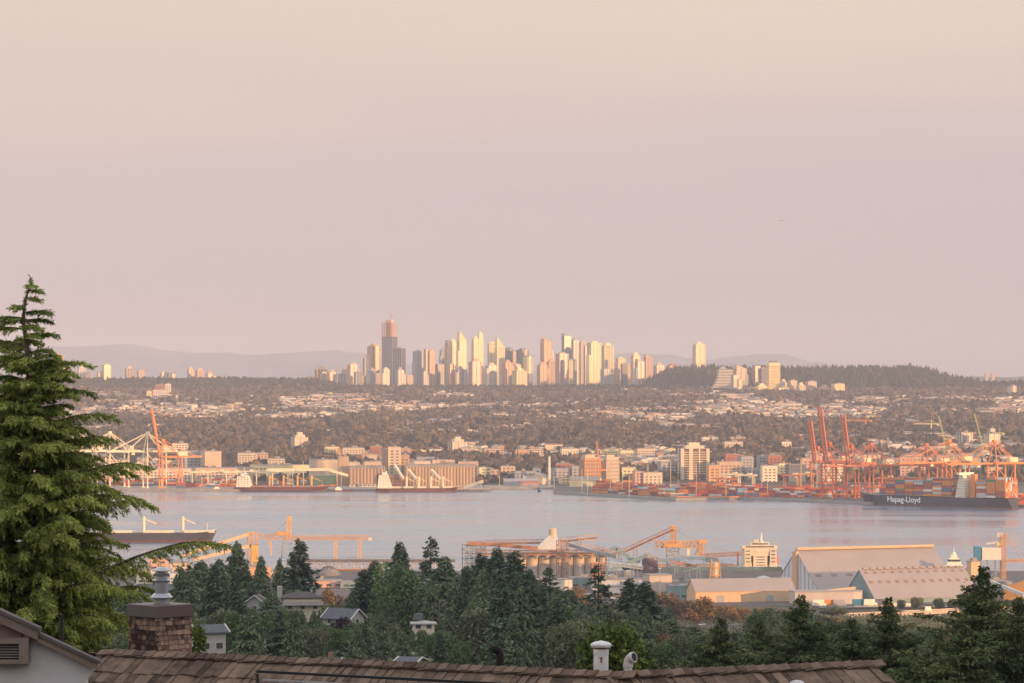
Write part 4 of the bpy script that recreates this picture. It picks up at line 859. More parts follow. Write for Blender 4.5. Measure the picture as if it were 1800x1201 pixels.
hammerhead('thin pale hammerhead crane over the white-gridded tower', 1215, 4900, 800, 784, 1180, 1240, M_['grey'], .7)
hammerhead('yellow hammerhead crane behind the narrow lift tower', 1757, 5900, 790, 762, 1735, 1765, CG, .9)
# light masts
LPX = [(1023, 4290, 825), (1033, 4270, 822), (1073, 4330, 822), (1094, 4300, 826), (1106, 4200, 833), (1118, 4330, 826), (1137, 4330, 820), (1139, 4260, 817), (1157, 4300, 828), (1179, 4210, 812), (1192, 4320, 814), (1224, 4210, 817), (1261, 4300, 811), (1276, 4200, 832), (1339, 4250, 815), (1349, 4190, 836), (1408, 4260, 808), (1436, 4220, 806), (974, 4500, 838), (1322, 4400, 818), (480, 4560, 815), (533, 4560, 812), (775, 4540, 824), (878, 4560, 838), (600, 4555, 826)]
for i, (px, d, yt) in enumerate(sorted(LPX)):
    r = thing('light_mast', f'thin pale floodlight mast, {ordn(i)} from the left along the far wharves', 'lamp post', (X(px, d), d, 3), 0, 'floodlight masts'); h = Z(yt, d) - 3
    b = MB(); b.bar((0, 0, 0), (0, 0, h), .32, 6); b.build('pole', M_['cream'], r); b = MB(); b.box(0, 0, h, 2.6, 1.2, .7); b.build('lamp_head', M_['grey'], r)
# slanted conveyor galleries on the far shore, jetties, small vessels
def conveyor(name, label, pts, w, m, legs=None, legm=None, group=None, hh=None, truss=False):
    """pts world points; enclosed gallery w wide with trestle legs down to ground"""
    c0 = Vector(pts[0]); r = thing(name, label, 'conveyor', c0, 0, group); b = MB()
    for i in range(len(pts) - 1):
        p, q = Vector(pts[i]) - c0, Vector(pts[i + 1]) - c0
        if truss: b.lattice(p, q, w, max(4, int((q - p).length / w / 1.2)), w * .07)
        else: b.bar(p, q, w * .7)
    b.build('gallery', m, r)
    if truss: 
        b = MB()
        for i in range(len(pts) - 1): p, q = Vector(pts[i]) - c0, Vector(pts[i + 1]) - c0; b.bar(p + Vector((0, 0, -w * .3)), q + Vector((0, 0, -w * .3)), w * .22)
        b.build('belt_deck', legm or m, r)
    if legs:
        b = MB()
        for t in legs:
            k = min(int(t * (len(pts) - 1)), len(pts) - 2); u = t * (len(pts) - 1) - k; p = Vector(pts[k]).lerp(Vector(pts[k + 1]), u); g0 = max(G(p.x, p.y), 0) - .5
            for s in (-1, 1): b.bar(Vector((p.x + s * w * .3, p.y, p.z)) - c0, Vector((p.x + s * w * .9, p.y, g0)) - c0, w * .09)
            for j in range(1, 4): zz = g0 + (p.z - g0) * j / 4; b.bar(Vector((p.x - w * .8, p.y, zz)) - c0, Vector((p.x + w * .8, p.y, zz)) - c0, w * .05)
        b.build('trestle', legm or m, r)
    return r
conveyor('conveyor', 'cream enclosed conveyor running from the yard cranes to the elevator tower', [P(470, 826, 4570), P(575, 825.5, 4570), P(612, 836, 4570)], 3.5, CW, [.2, .5, .7])
conveyor('conveyor', 'slanted conveyor spout right of the workhouse, steep', [P(694, 818, 4575), P(709, 842, 4560)], 3, CW)
conveyor('conveyor', 'slanted conveyor spout in the middle of the long silos', [P(718, 826, 4560), P(731, 842, 4550)], 3, CW)
conveyor('conveyor', 'slanted conveyor spout right part of the long silos', [P(758, 826, 4560), P(773, 842, 4550)], 3, CW)
conveyor('conveyor', 'tan conveyor rising at the right end of the long jetty', [P(815, 857, 4500), P(850, 846, 4500)], 4, CW, [.3, .8])
b = MB()
for px in np.arange(706, 862, 5): b.bar((X(px, 4455), 4455, -2), (X(px, 4455), 4455, 3), .5, 6)
b.bar((X(704, 4455), 4455, 1.5), (X(862, 4455), 4455, 1.5), .3)
r = thing('jetty', 'long low pier with tan loading gallery right of the white-bridged ship', 'pier', (0, 0, 0)); b.build('piles', RUST, r); b = MB(); b.box(X(783, 4460), 4460, 3, X(862, 4460) - X(704, 4460), 12, 1.2); b.build('deck', CONC2, r); b = MB(); b.box(X(770, 4462), 4464, 4.25, X(815, 4460) - X(725, 4460), 6, 3.4); b.build('gallery', CONC, r)
for i, (px, py, l) in enumerate(((389, 863.2, 'small flat barge left of the red-decked ship'), (603, 863.8, 'small workboat with dark cabin by the elevator tower'), (948, 864, 'tiny dark buoy boat off the chimney wharf'))):
    d = HC * F / (py - HY); r = thing('workboat', l, 'boat', (X(px, d), d - 8, 0), rad(5)); L = (26, 28, 5)[i]; b = MB(); b.box(0, 0, -.5, L, 6 if i < 2 else 2.5, 2.2); b.build('hull', HRED if i != 2 else HULL, r); b = MB(); b.box(-L * .2, 0, 1.72, L * .3, 3.5 if i < 2 else 1.6, 2.6); b.box(-L * .2, 0, 4.35, L * .18, 2, 1.6); b.build('cabin', WH if i < 2 else HULL, r)
r = thing('service_building', 'low white flat-roofed wharf building at the yard corner', 'building', (X(1191, 4195), 4205, 3.05), rad(-4)); b = MB(); b.box(0, 0, 0, 16, 8, 3.4); b.build('walls', M_['grey'], r); b = MB(); b.box(0, 0, 3.4, 18, 10, .7); b.build('roof', M_['white'], r)
b = MB(); b.box(X(1245, 4185), 4190, 3.02, X(1302, 4190) - X(1192, 4190), 3, 1.2, rad(2)); tag(b.build('quay_edge', CO), 'orange-painted edge beam of the pier yard', kind='structure')
# ------------------------------------------------------------------ near terminal on this side of the water
CREAM = mat('shed_cream', (.62, .43, .27), .75, .1, .08, streak=True); SROOF = mat('shed_roof', (.34, .30, .29), .6, .07, .05); GABLE = mat('shed_gable_white', (.62, .64, .68), .6, .05, .05)
PALEG = mat('pale_grey_metal', (.52, .56, .58), .5, .12, .1); BLUE = mat('painted_blue', (.06, .22, .36), .5, .12, .1); ORB = mat('loader_orange', (.62, .33, .12), .6, .2, .2)
sheet('terminal_ground', 'paved ground of the near terminal', [(-700, 2290), (X(1100, 2290), 2285), (X(1900, 2200), 2230), (520, 2655), (-120, 2655), (-300, 2640), (-700, 2600)], 3, 4.25, asph)
# big potash shed A, gable to the left
sr = rad(22)
SA = shed('storage_shed', 'largest storage shed, long tan-grey roof with a white gable at its left end', 1521, 2405, 108, 66, 5, 30.5, sr, GABLE, SROOF, base=4.25, strips=9, strip2=[(.30, .37)], over=.6)
b = MB(); b.box(-54.8, 0, .2, 2.2, 6, 29.6); b.build('gable_tower', CREAM, SA); b = MB(); b.box(0, 0, 30.9, 108, 3.2, 1.6); b.build('ridge_gallery', CREAM, SA)
q = MB()
for i in range(11): q.box(-54.45, -31 + i * 6.2, -.1, .5, .8, 5 + (25 * (1 - abs(-31 + i * 6.2) / 33)) * .98)
q.build('gable_ribs', GABLE, SA)
SB_ = shed('storage_shed', 'second storage shed in front, tan roof with two rows of darker panels', 1603, 2320, 80, 44, 3.5, 21.5, sr, TEAL, SROOF, base=4.25, strips=12, strip2=[(.50, .60), (.84, .91)], over=.5)
b = MB()
for i in range(14): b.box(-36 + i * 5.5, 0, 21.9, 3.6, 2.4, 1.1)
b.build('ridge_vents', SROOF, SB_)
shed('storage_shed', 'low long warehouse with cream lit wall and mauve roof, left of the sheds', 1302, 2316, 70, 22, 7.5, 15, rad(13), CREAM, SROOF, base=4.25, over=.5)
# round-ended tank building
r = thing('round_ended_building', 'flat-roofed pale building with rounded right end before the sheds', 'building', (X(1455, 2285), 2290, 4.25), rad(8))
pl = [(-24, -9), (16, -9)] + [(16 + 8 * math.sin(rad(a)), -8.5 * math.cos(rad(a)) + .0) for a in range(15, 180, 15)] + [(16, 9), (-24, 9)]
b = MB(); b.prism(pl, -1, 8.2); b.build('walls', mat('pale_wall', (.50, .45, .42), .7, .08, .1), r); b = MB(); b.prism([(x * 1.015, y * 1.03) for x, y in pl], 8.21, 8.8); b.build('roof', SROOF, r)
conveyor('conveyor', 'cream sloping conveyor gallery entering the second storage shed', [P(1427, 1045, 2290), P(1503, 1036, 2300)], 3.6, CREAM)
blk('transfer_building', 'tall boxy grey building, upper front lit, left of the low warehouse', 1136, 1176, 1012, 2350, 16, mat('grey_cladding', (.50, .42, .38), .6, .1, .08), base=4.25, win=False, rot=rad(16), clutter=False)
blk('warehouse', 'long flat mauve-roofed building behind the low warehouse', 1178, 1300, 1024, 2440, 26, PALEG, 'warehouse', base=4.25, win=False, rot=rad(3))
blk('shed', 'pale teal shed right of the boxy grey building', 1176, 1206, 1031, 2330, 14, TEAL, 'shed', base=4.25, rot=rad(10))
blk('warehouse', 'low white-walled building lit cream below the conveyors', 1052, 1122, 1032, 2360, 16, mat('white_cladding', (.74, .68, .60), .6, .08, .1), 'warehouse', base=4.25, win=False, rot=rad(12))
blk('warehouse', 'pale grey-roofed long building behind the white-walled one', 1040, 1140, 1020, 2430, 22, PALEG, 'warehouse', base=4.25, win=False, rot=rad(4))
blk('office_building', 'cream low building below the left silos', 940, 1000, 1020, 2420, 14, mat('cream_cladding', (.70, .62, .52), .6, .08, .1), 'building', base=4.25, win=True, rot=rad(10))
blk('office_building', 'small grey-green building with windows right of the cream low building', 1000, 1035, 1017, 2450, 14, TEAL, 'building', base=4.25, rot=rad(10))
blk('purple_tower', 'dark purple-brown clad transfer tower among the teal conveyors', 1133, 1153, 981, 2440, 9, mat('purple_cladding', (.12, .09, .12), .6, .1, .1), 'tower', base=4.25, win=False, rot=rad(20))
# silos
silos('steel_silos', 'row of big round grain silos, lit tan', 884, 1069, 980, 2560, 2, mat('silo_steel', (.56, .50, .44), .55, .12, .15, streak=True), 8.2, STEEL, base=4.25, rot=rad(5))
b = MB()
# header deck over the silos with funnels
r = thing('silo_deck', 'rust-brown steel deck and railings running over the big round silos', 'deck', (X(965, 2556), 2552, 4.25), rad(5)); Ld = (1069 - 840) * 2556 / F; hh_ = Z(975, 2556) - 4.25
b = MB(); b.box(-3, 0, hh_, Ld + 6, 9, 1.0); b.box(-3, 0, hh_ + 3.2, Ld + 6, 9.5, .5)
for i in range(28): b.bar((-3 - Ld / 2 + i * Ld / 27, -4.6, hh_), (-3 - Ld / 2 + i * Ld / 27, -4.6, hh_ + 3.4), .16)
b.build('deck', RUST, r); b = MB()
for i in range(9): b.lathe(-Ld * .36 + i * 8.3, -3, [(.5, hh_ - 2.6), (3, hh_ - .05)], 10)
b.build('hoppers', CONC2, r)
r = thing('headhouse', 'pale round-topped headhouse tower with sloping grey roof above the silos', 'tower', (X(969, 2570), 2566, 4.25), rad(5)); h0 = Z(968, 2566) - 4.25
b = MB(); b.lathe(1, 0, [(3.0, 0), (3.0, Z(930, 2566) - 4.25), (2.4, Z(929, 2566) - 4.25)], 14); b.build('tower', CONC2, r)
b = MB(); zt = Z(941, 2566) - 4.25; b.raw([(-14, -4, h0), (-14, 4, h0), (7, 4, h0), (7, -4, h0), (-1.5, -2.6, zt), (-1.5, 2.6, zt), (4, 2.6, zt), (4, -2.6, zt)], [(0, 1, 2, 3), (7, 6, 5, 4), (0, 3, 7, 4), (1, 5, 6, 2), (0, 4, 5, 1), (2, 6, 7, 3)]); b.build('hood_roof', PALEG, r)
def lattice_tower(name, label, px0, px1, yt, d, dep, m, n=7, rr=.35, base=4.25, cat='tower', nx=2, decks=True):
    w = (px1 - px0) * d / F; h = Z(yt, d) - base; r = thing(name, label, cat, (X((px0 + px1) / 2, d), d, base), rad(12)); b = MB(); k = MB()
    for i in range(nx + 1):
        for sy in (-1, 1): b.bar((-w / 2 + w * i / nx, sy * dep / 2, 0), (-w / 2 + w * i / nx, sy * dep / 2, h), rr)
    for j in range(n + 1):
        z = h * j / n
        for sy in (-1, 1): b.bar((-w / 2, sy * dep / 2, z), (w / 2, sy * dep / 2, z), rr * .7)
        for i in range(nx + 1): b.bar((-w / 2 + w * i / nx, -dep / 2, z), (-w / 2 + w * i / nx, dep / 2, z), rr * .6)
        if j < n:
            for i in range(nx): 
                for sy in (-1, 1): b.bar((-w / 2 + w * (i + (j + i) % 2) / nx, sy * dep / 2, z), (-w / 2 + w * (i + 1 - (j + i) % 2) / nx, sy * dep / 2, z + h / n), rr * .45)
            if decks: k.box(0, 0, z, w, dep, .25)
    b.build('frame', m, r)
    if decks: k.build('decks', STEEL, r)
    return r
lattice_tower('lattice_tower', 'tall grey open-frame tower at the left end of the silo galleries', 815, 850, 957, 2570, 12, STEEL, 7, .35, nx=4)
lattice_tower('lattice_tower', 'rust-brown lattice stair tower in front of the silos', 980, 997, 950, 2520, 6, RUST, 9, .35, nx=2)
lattice_tower('lattice_tower', 'red-brown framed tank tower at the right end of the silos', 1040, 1060, 990, 2440, 6, mat('tank_red', (.55, .22, .14), .7, .15, .1), 5, .5)
r = thing('storage_bin', 'cream cone-topped bin standing inside the red-brown tower', 'bin', (X(1050, 2440), 2440, 4.25)); b = MB(); zz = Z(1000, 2440) - 4.25; b.lathe(0, 0, [(1, 3), (3.2, 6), (3.2, zz), (.5, zz + 5)], 12); b.build('bin', CONC2, r)
T_ = 2560
conveyor('conveyor', 'long rusty truss conveyor from the grey tower towards the headhouse, upper one', [P(820, 957, T_ + 20), P(870, 953, T_ + 15), P(962, 952, T_ + 10)], 3.0, RUST, None, truss=True)
conveyor('conveyor', 'rust-brown gallery sloping down from the grey tower to the headhouse foot', [P(822, 955, T_), P(872, 958, T_), P(945, 964, T_)], 2.6, RUST, [.3])
conveyor('conveyor', 'truss conveyor behind the headhouse running right above the water', [P(985, 950, T_ + 30), P(1050, 943, T_ + 30)], 3.4, CREAM, [.5], RUST, truss=True)
conveyor('conveyor', 'truss conveyor over the right part of the silos', [P(1000, 958, T_ + 4), P(1062, 966, T_ + 4)], 3.0, ORB, None, truss=True)
conveyor('conveyor', 'grey sloping gallery descending from the silo deck to the right', [P(998, 956, T_ - 30), P(1040, 969, T_ - 60), P(1085, 979, T_ - 80)], 2.6, STEEL, [.8])
conveyor('conveyor', 'rising rusty truss conveyor leading up to the tall orange loader', [P(1065, 974, 2520), P(1100, 967, 2520), P(1183, 929, 2520)], 2.8, RUST, [.35, .6], truss=True)
conveyor('conveyor', 'curved teal pipe-like gallery left of the rising truss', [P(1072, 966, 2480), P(1084, 963, 2480), P(1095, 972, 2480), P(1110, 984, 2480), P(1125, 987, 2480)], 3.0, TEAL, [.3, .8])
for i, (a, c, dd, l) in enumerate((((1070, 1003), (1138, 976), 2430, 'teal conveyor climbing right to the purple tower'), ((1150, 980), (1205, 998), 2430, 'teal conveyor falling right from the purple tower'), ((1155, 985), (1240, 980), 2460, 'flat teal conveyor right of the purple tower'),
        ((1200, 1004), (1240, 992), 2420, 'pale short conveyor climbing towards the dark hopper'), ((1185, 978), (1262, 984), 2480, 'long teal conveyor passing under the orange loader'), ((1066, 990), (1130, 998), 2400, 'low grey conveyor left of the purple tower'), ((1178, 988), (1225, 996), 2440, 'thin brown conveyor among the teal ones'), ((1240, 984), (1300, 1000), 2470, 'teal conveyor running to the ship side'))):
    conveyor('conveyor', l, [P(a[0], a[1], dd), P(c[0], c[1], dd)], 2.4, (TEAL, PALEG, STEEL, RUST)[(i * 2) % 3 if i != 6 else 3], [.25, .7], STEEL, truss=i % 2 == 1)
# orange ship loader / stacker
def shiploader():
    d = 2530; r = thing('ship_loader', 'large orange ship loader with counterweight tower and long horizontal boom', 'crane', (X(1183, d), d, 4.25)); o = Vector((X(1183, d), d, 4.25))
    q = lambda px, py, dy=0: P(px, py, d) + Vector((0, dy, 0)) - o
    b = MB(); b.lattice(q(1183, 1000), q(1183, 962), 9, 5, .5); b.build('portal_legs', STEEL, r)
    b = MB(); b.lattice(q(1150, 957), q(1228, 957), 4.4, 12, .4); b.box(0, 0, q(1183, 963).z, 14, 8, 3.5); b.build('boom', ORB, r)
    b = MB(); b.lattice(q(1184, 956), q(1184, 930), 3.5, 6, .4); b.box(0, 0, q(0, 931).z, 4, 4, 3); b.build('tower', ORB, r)
    b = MB(); b.bar(q(1184, 929), q(1228, 956), .15); b.bar(q(1184, 929), q(1152, 956), .15); b.build('stays', RUST, r)
    b = MB(); b.lattice(q(1232, 955), q(1230, 982), 3.4, 5, .5); b.bar(q(1238, 954), q(1246, 980), .45); b.bar(q(1230, 954), q(1220, 980), .3); b.box(q(1235, 954).x, 0, q(0, 955).z, 6, 4, 2.5); b.build('support_frame', ORB, r)
    b = MB(); b.lattice(q(1232, 978), q(1304, 973), 2.6, 14, .3); b.bar(q(1297, 973), q(1297, 995), .6, 6); b.bar(q(1250, 962), q(1300, 973), .12); b.build('loading_boom', RUST, r)
    b = MB(); b.box(q(1210, 0).x, 0, q(0, 981).z, 2.2, 2.2, 11); b.build('white_pylon', CW, r)
shiploader()
r = thing('reclaimer', 'stepped orange and cream framed hopper in front of the moored ship', 'hopper', (X(1257, 2400), 2400, 4.25)); b = MB(); h = Z(983, 2400) - 4.25
for k in range(4): b.box(0, 0, k * h / 4, 9 - k * 1.2, 6, .5); 
for s in (-1, 1):
    for t in (-1, 1): b.bar((s * 4.5, t * 3, 0), (s * 2.6, t * 2, h), .4)
b.build('frame', ORB, r); b = MB(); b.lathe(0, 0, [(1, 1), (2.6, h * .5), (2.6, h * .9)], 8); b.build('hopper', CONC2, r)
# moored bulk carrier, bow/stern seen at right
def moored_ship():
    d = 2640; r = thing('bulk_carrier', 'moored bulk carrier with white bridge, orange lifeboat and grey-green hull at the near terminal', 'ship', (X(1240, d), d + 30, 0), rad(180 + 4))
    L = 120; hull(r, L, 30, Z(998, d + 15), HULLG, HRED, bootz=1.2)
    D = Z(998, d + 15); b = MB()
    for k in range(4): b.box(-18 + k * 17, 0, D + .02, 12, 17, 1.8)
    b.build('hatch_covers', RUST, r)
    b = MB()
    for s in (-1, 1):
        b.box(-44 + s * 10, 0, D, 5.2, 17, 14); b.box(-44 + s * 10, -1, D - .0, 6.4, 18, 3.2)
    b.box(-44, -1.5, D, 11, 17, 8.6); b.box(-44, 2, D + 8.6, 15, 11, 3); b.box(-44, 1, D + 11.61, 14.6, 14, 2.38)
    b.box(-44, 0, D + 14.02, 28, 8, 2.3); b.box(-44, 0, D + 16.34, 15, 8, 2.5); b.box(-41, 3, D + 18.86, 4, 4, 2.2)
    b.build('superstructure', mat('bridge_offwhite', (.64, .57, .44), .6, .18, .3, streak=True), r)
    b = MB()
    for k in range(4):
        b.box(-44, -1.5, D + k * 2.1 + 1.0, 7, 17.1, .6)
        for s in (-1, 1): b.box(-44 + s * 10, 0, D + 3.6 + k * 2.8, 3.4, 17.1, .8)
    b.box(-44, 0, D + 14.9, 22, 8.1, 1); b.box(-44, 0, D + 17.2, 13, 8.1, 1)
    b.build('window_bands', dark, r)
    b = MB(); z = D + 5 * 2.8 + 5.2; b.bar((-46, 0, z), (-46, 0, z + 7), .5); b.bar((-46, -3, z + 4), (-46, 3, z + 4), .3); b.bar((-46, -4, z - 2), (-46, -4, z + 4), .3); b.lathe(-46, 3, [(1, z - 2), (1.2, z), (.5, z + 1)], 8); b.build('mast', WH, r)
    b = MB(); b.lathe(0, 0, [(.4, -4), (1.4, -3), (1.6, 0), (1.4, 3), (.4, 4)], 10); lb = b.build('lifeboat', CR, r); lb.location = (-58.5, -3, D + 5); lb.rotation_euler = (rad(35), 0, 0)
moored_ship()
r = thing('fore_ship_superstructure', 'small moored vessel with dark and white bridge behind the right end of the sheds', 'boat', (X(1690, 2660), 2690, 0), rad(180)); hull(r, 40, 9, 4, HULL, bootz=.6); b = MB()
for k, w_ in enumerate((14, 11, 8, 5)): b.box(2, 0, 4 + k * 2.7, w_, 7 - k, 2.66)
b.build('superstructure', WH, r); b = MB(); b.box(2, 0, 9.7, 9.4, 6, 1.6); b.box(2, 0, 4.8, 14.3, 7.1, 1.2); b.build('window_band', dark, r); b = MB(); b.bar((2, 0, 14.8), (2, 0, 20), .35); b.lathe(2, 0, [(1.6, 14.8), (1.2, 17)], 8); b.build('mast', WH, r)
# right-hand loader with drum
def right_loader():
    d = 2430; r = thing('bulk_unloader', 'blue and white elevated drum building on tall legs with lattice tower', 'loader', (X(1737, d), d, 4.25), rad(0)); o = Vector((X(1737, d), d, 4.25)); q = lambda px, py: P(px, py, d) - o
    b = MB(); z0, z1 = q(0, 984).z, q(0, 963).z; b.box(q(1742, 0).x, 0, z0, 13.5, 7, z1 - z0); b.build('machinery_house', mat('drum_white', (.70, .66, .60), .5, .06, .1), r)
    b = MB(); b.box(q(1718, 0).x, 0, z0, 4.6, 7.4, z1 - z0 + 1); b.build('blue_end', BLUE, r)
    b = MB()
    for px in (1724, 1736, 1750, 1762): 
        for s in (-3, 3): b.bar((q(px, 0).x, s, 0), (q(px, 0).x, s, z0), .35)
    for k in range(3): b.bar((q(1724, 0).x, -3, z0 * k / 3), (q(1762, 0).x, -3, z0 * (k + 1) / 3), .2); b.bar((q(1724, 0).x, -3, z0 * (k + 1) / 3), (q(1762, 0).x, -3, z0 * (k + 1) / 3), .25)
    b.build('legs', STEEL, r)
    b = MB(); b.lattice(q(1763, 1020), q(1763, 938), 3.4, 16, .32); b.build('lattice_tower', ORB, r); b = MB(); b.box(q(1757, 0).x, 0, q(0, 944).z, 4.5, 3.5, 3); b.bar(q(1733, 956), q(1757, 953), .9); b.build('head', PALEG, r)
    b = MB(); b.lattice(q(1766, 986), q(1800, 986), 2, 8, .25); b.bar(q(1766, 940), q(1800, 984), .2); b.build('boom', ORB, r); b = MB(); b.lattice(q(1702, 986), q(1724, 986), 2, 6, .25); b.build('walkway', ORB, r)
    b = MB(); b.bar(q(1752, 957), q(1759, 957), 1.6, 10); b.build('winch_drum', mat('drum_yellow', (.75, .6, .25), .5, .1, .1), r)
right_loader()
blk('transfer_tower', 'narrow cream tower at the right end of the second shed', 1704, 1720, 988, 2380, 7, CREAM, 'tower', base=4.25, win=False, rot=rad(20))
blk('warehouse', 'blue-grey low building below the elevated drum building', 1716, 1778, 1024, 2350, 14, STEEL, 'warehouse', base=4.25, win=False)
shed('gabled_building', 'orange-lit gabled building at the right edge below the unloader', 1802, 2330, 18, 26, 9, 13, rad(70), ORB, SROOF, base=4.25)
conveyor('conveyor', 'pale tube conveyor descending right from the second shed', [P(1716, 1012, 2330), P(1760, 1030, 2320), P(1800, 1046, 2310)], 2.2, PALEG, [.4, .8], STEEL)
# left loading jetty
JD = 2770
b = MB(); x0, x1 = X(505, JD), X(800, JD); b.box((x0 + x1) / 2, JD, 4.6, x1 - x0, 9, 2.1)
r = thing('jetty', 'long dark trestle jetty crossing the water behind the conifers', 'pier', (0, 0, 0)); b.build('deck', mat('dark_timber', (.16, .14, .14), .85, .3, .3), r); b = MB()
for k in range(int((x1 - x0) / 6) + 1):
    for s in (-3.5, 3.5): b.bar((x0 + k * 6, JD + s, -2), (x0 + k * 6, JD + s, 5.6), .45, 6)
b.bar((x0, JD, 3), (x1, JD, 3), .4); b.build('piles', CONC2, r); b = MB()
for s in (-4.3, 4.3): b.path([(x0, JD + s, 7.8), (x1, JD + s, 7.8)], .12); b.path([(x0, JD + s, 7.2), (x1, JD + s, 7.2)], .1)
for k in range(int((x1 - x0) / 4)): b.bar((x0 + k * 4, JD - 4.3, 6.7), (x0 + k * 4, JD - 4.3, 7.8), .1)
b.build('railing', STEEL, r)
def left_loader():
    d = JD; r = thing('ship_loader', 'orange and cream ship loader with a long horizontal boom on the trestle jetty', 'crane', (X(510, d), d, 6.75)); o = Vector((X(510, d), d, 6.75)); q = lambda px, py: P(px, py, d) - o
    b = MB(); b.lattice(q(455, 943), q(520, 946), 3.2, 10, .3); b.lattice(q(520, 946), q(648, 945), 3.0, 26, .3); b.build('boom', ORB, r)
    b = MB(); b.lattice(q(508, 950), q(508, 914), 3.0, 6, .45); b.box(q(509, 0).x, 0, q(0, 912).z - 2, 3, 3, 4); b.build('mast', CY, r)
    b = MB(); b.bar(q(508, 914), q(476, 942), .3); b.bar(q(508, 914), q(560, 944), .15); b.build('stays', STEEL, r)
    b = MB()
    for a, c in ((497, 494), (518, 524)):
        for s in (-3, 3): b.bar(q(a, 950) + Vector((0, s, 0)), q(c, 988) + Vector((0, s, 0)), .5)
    for k in range(4): b.bar(q(496, 953 + 9 * k), q(521, 960 + 9 * k), .25); b.bar(q(521, 953 + 9 * k), q(496, 960 + 9 * k), .25)
    b.build('portal_legs', STEEL, r)
    b = MB()
    for px in (590, 632): b.lattice(q(px, 947), q(px, 985), 2.6, 6, .28)
    b.build('boom_supports', CY, r)
    b = MB(); b.bar(q(476, 950), q(477, 975), .9); b.bar(q(473, 950), q(474, 962), .7); b.build('loading_spout', CREAM, r); b = MB(); b.box(q(495, 0).x, 0, q(0, 941).z, 9, 4, 3); b.build('machinery_house', ORB, r); b = MB(); b.box(q(650, 0).x, 0, q(0, 950).z, 3, 3, 2); b.build('tip_cabin', CW, r)
left_loader()
lattice_tower('transfer_tower', 'orange and yellow conveyor transfer tower left of the ship loader', 436, 452, 936, 2720, 7, ORB, 5, .4, base=2)
conveyor('conveyor', 'upper orange conveyor gallery rising from the left trees to the transfer tower', [P(318, 980, 2640), P(345, 968, 2660), P(440, 938, 2720)], 2.4, CREAM, [.3, .6], RUST)
conveyor('conveyor', 'lower orange conveyor gallery rising to the yellow tower', [P(340, 984, 2600), P(445, 958, 2700)], 2.2, CREAM, [.5], RUST)
blk('transfer_building', 'bright yellow-cream box at the foot of the transfer tower', 441, 453, 958, 2690, 6, CY, 'building', base=2, win=False, clutter=False)
bulker(150, 371, 953.5, 'dark-hulled freighter with cream deck crane anchored off the left jetty', HULL, CW, 2, CW, rot=rad(2), D=8.5, B=20, brd=0, boot=HRED)
# low left waterfront
sheet('shore', 'low paved shore on the near side, left', [(-700, 2450), (X(560, 2450), 2440), (X(640, 2560), 2560), (X(700, 2640), 2655), (-700, 2655)], 2.5, 4.1, con_)
for (a, b_, yt, d, m, l) in ((262, 290, 982, 2600, M_['pink'], 'orange-pink low building behind the near conifer tips'), (300, 330, 990, 2560, CONC2, 'cream building left of the dark conifers'), (240, 300, 1003, 2500, M_['white'], 'long white building behind the silver flue pipe'), (300, 345, 1008, 2470, PALEG, 'pale building right of the silver flue pipe'), (440, 470, 997, 2560, M_['orange'], 'orange-lit block between the two dark conifers'), (552, 599, 1022, 2455, mat('pink_render', (.60, .36, .30), .8, .1, .1), 'pink building with lit front at the inlet edge'), (599, 640, 1024, 2450, TEAL, 'small blue-grey building right of the pink one'), (430, 560, 1006, 2600, M_['beige'], 'long beige building hidden behind the conifer row'), (345, 440, 1000, 2580, M_['tan'], 'long tan building hidden behind the left conifers')):
    blk('industrial_building', l, a, b_, yt, d, 14, m, base=3.9, rot=rad(8))
d = 2640; r = thing('barge', 'long flat orange container barge moored by the grey scrap heap', 'boat', (X(610, d), d + 30, 0), rad(4)); b = MB(); b.box(0, 0, -.6, 42, 10, 2.6); b.build('hull', RUST, r); b = MB(); b.box(4, 0, 2.02, 32, 7, 2.8); b.build('cargo_hold', CO, r)
vs = MB(); n_ = 18
for i in range(900):
    a = random.uniform(0, 6.28); t = random.random() ** .6; x, y = t * 9 * math.cos(a), t * 6 * math.sin(a); z = 7 * (1 - t ** 2.2) * random.uniform(.85, 1.05); s = random.uniform(.3, .9); vs.box(x, y, z, s * 1.6, s, s * .7, random.uniform(0, 3))
vs.lathe(0, 0, [(9, -.5), (8, 2), (5.5, 4.8), (2, 6.4)], 16)
o = vs.build('scrap_heap', mat('scrap', (.20, .19, .19), .8, .4, .6), loc=(X(578, 2600), 2600, 4)); tag(o, 'grey scrap metal heap beside the pink building', 'heap')
# road bridge and rail lines, cars
def flatroad(name, label, pts, w, m, lift=.12):
    b = MB()
    for i in range(len(pts) - 1):
        p, q = Vector(pts[i]), Vector(pts[i + 1]); dr = (q - p); nrm = Vector((-dr.y, dr.x, 0)).normalized() * w / 2
        b.face([p - nrm, p + nrm, q + nrm, q - nrm][::-1])
    return tag(b.build(name, m), label, kind='structure')
rp = [(X(1490, 2120) , 2120, G(X(1490, 2120), 2120) + 1.2), (X(1560, 2130), 2130, 9.2), (X(1660, 2150), 2150, 9.4), (X(1780, 2190), 2190, 9.2)]
r = thing('overpass', 'low concrete road overpass in front of the storage sheds', 'bridge', (0, 0, 0)); b = MB()
for i in range(3):
    p, q = Vector(rp[i]), Vector(rp[i + 1]); u = (q - p); nm = Vector((-u.y, u.x, 0)).normalized() * 5
    b.raw([p - nm, q - nm, q + nm, p + nm, p - nm - Vector((0, 0, 1.3)), q - nm - Vector((0, 0, 1.3)), q + nm - Vector((0, 0, 1.3)), p + nm - Vector((0, 0, 1.3))], [(0, 1, 2, 3), (7, 6, 5, 4), (4, 5, 1, 0), (5, 6, 2, 1), (6, 7, 3, 2), (7, 4, 0, 3)])
b.build('deck', CONC2, r); b = MB()
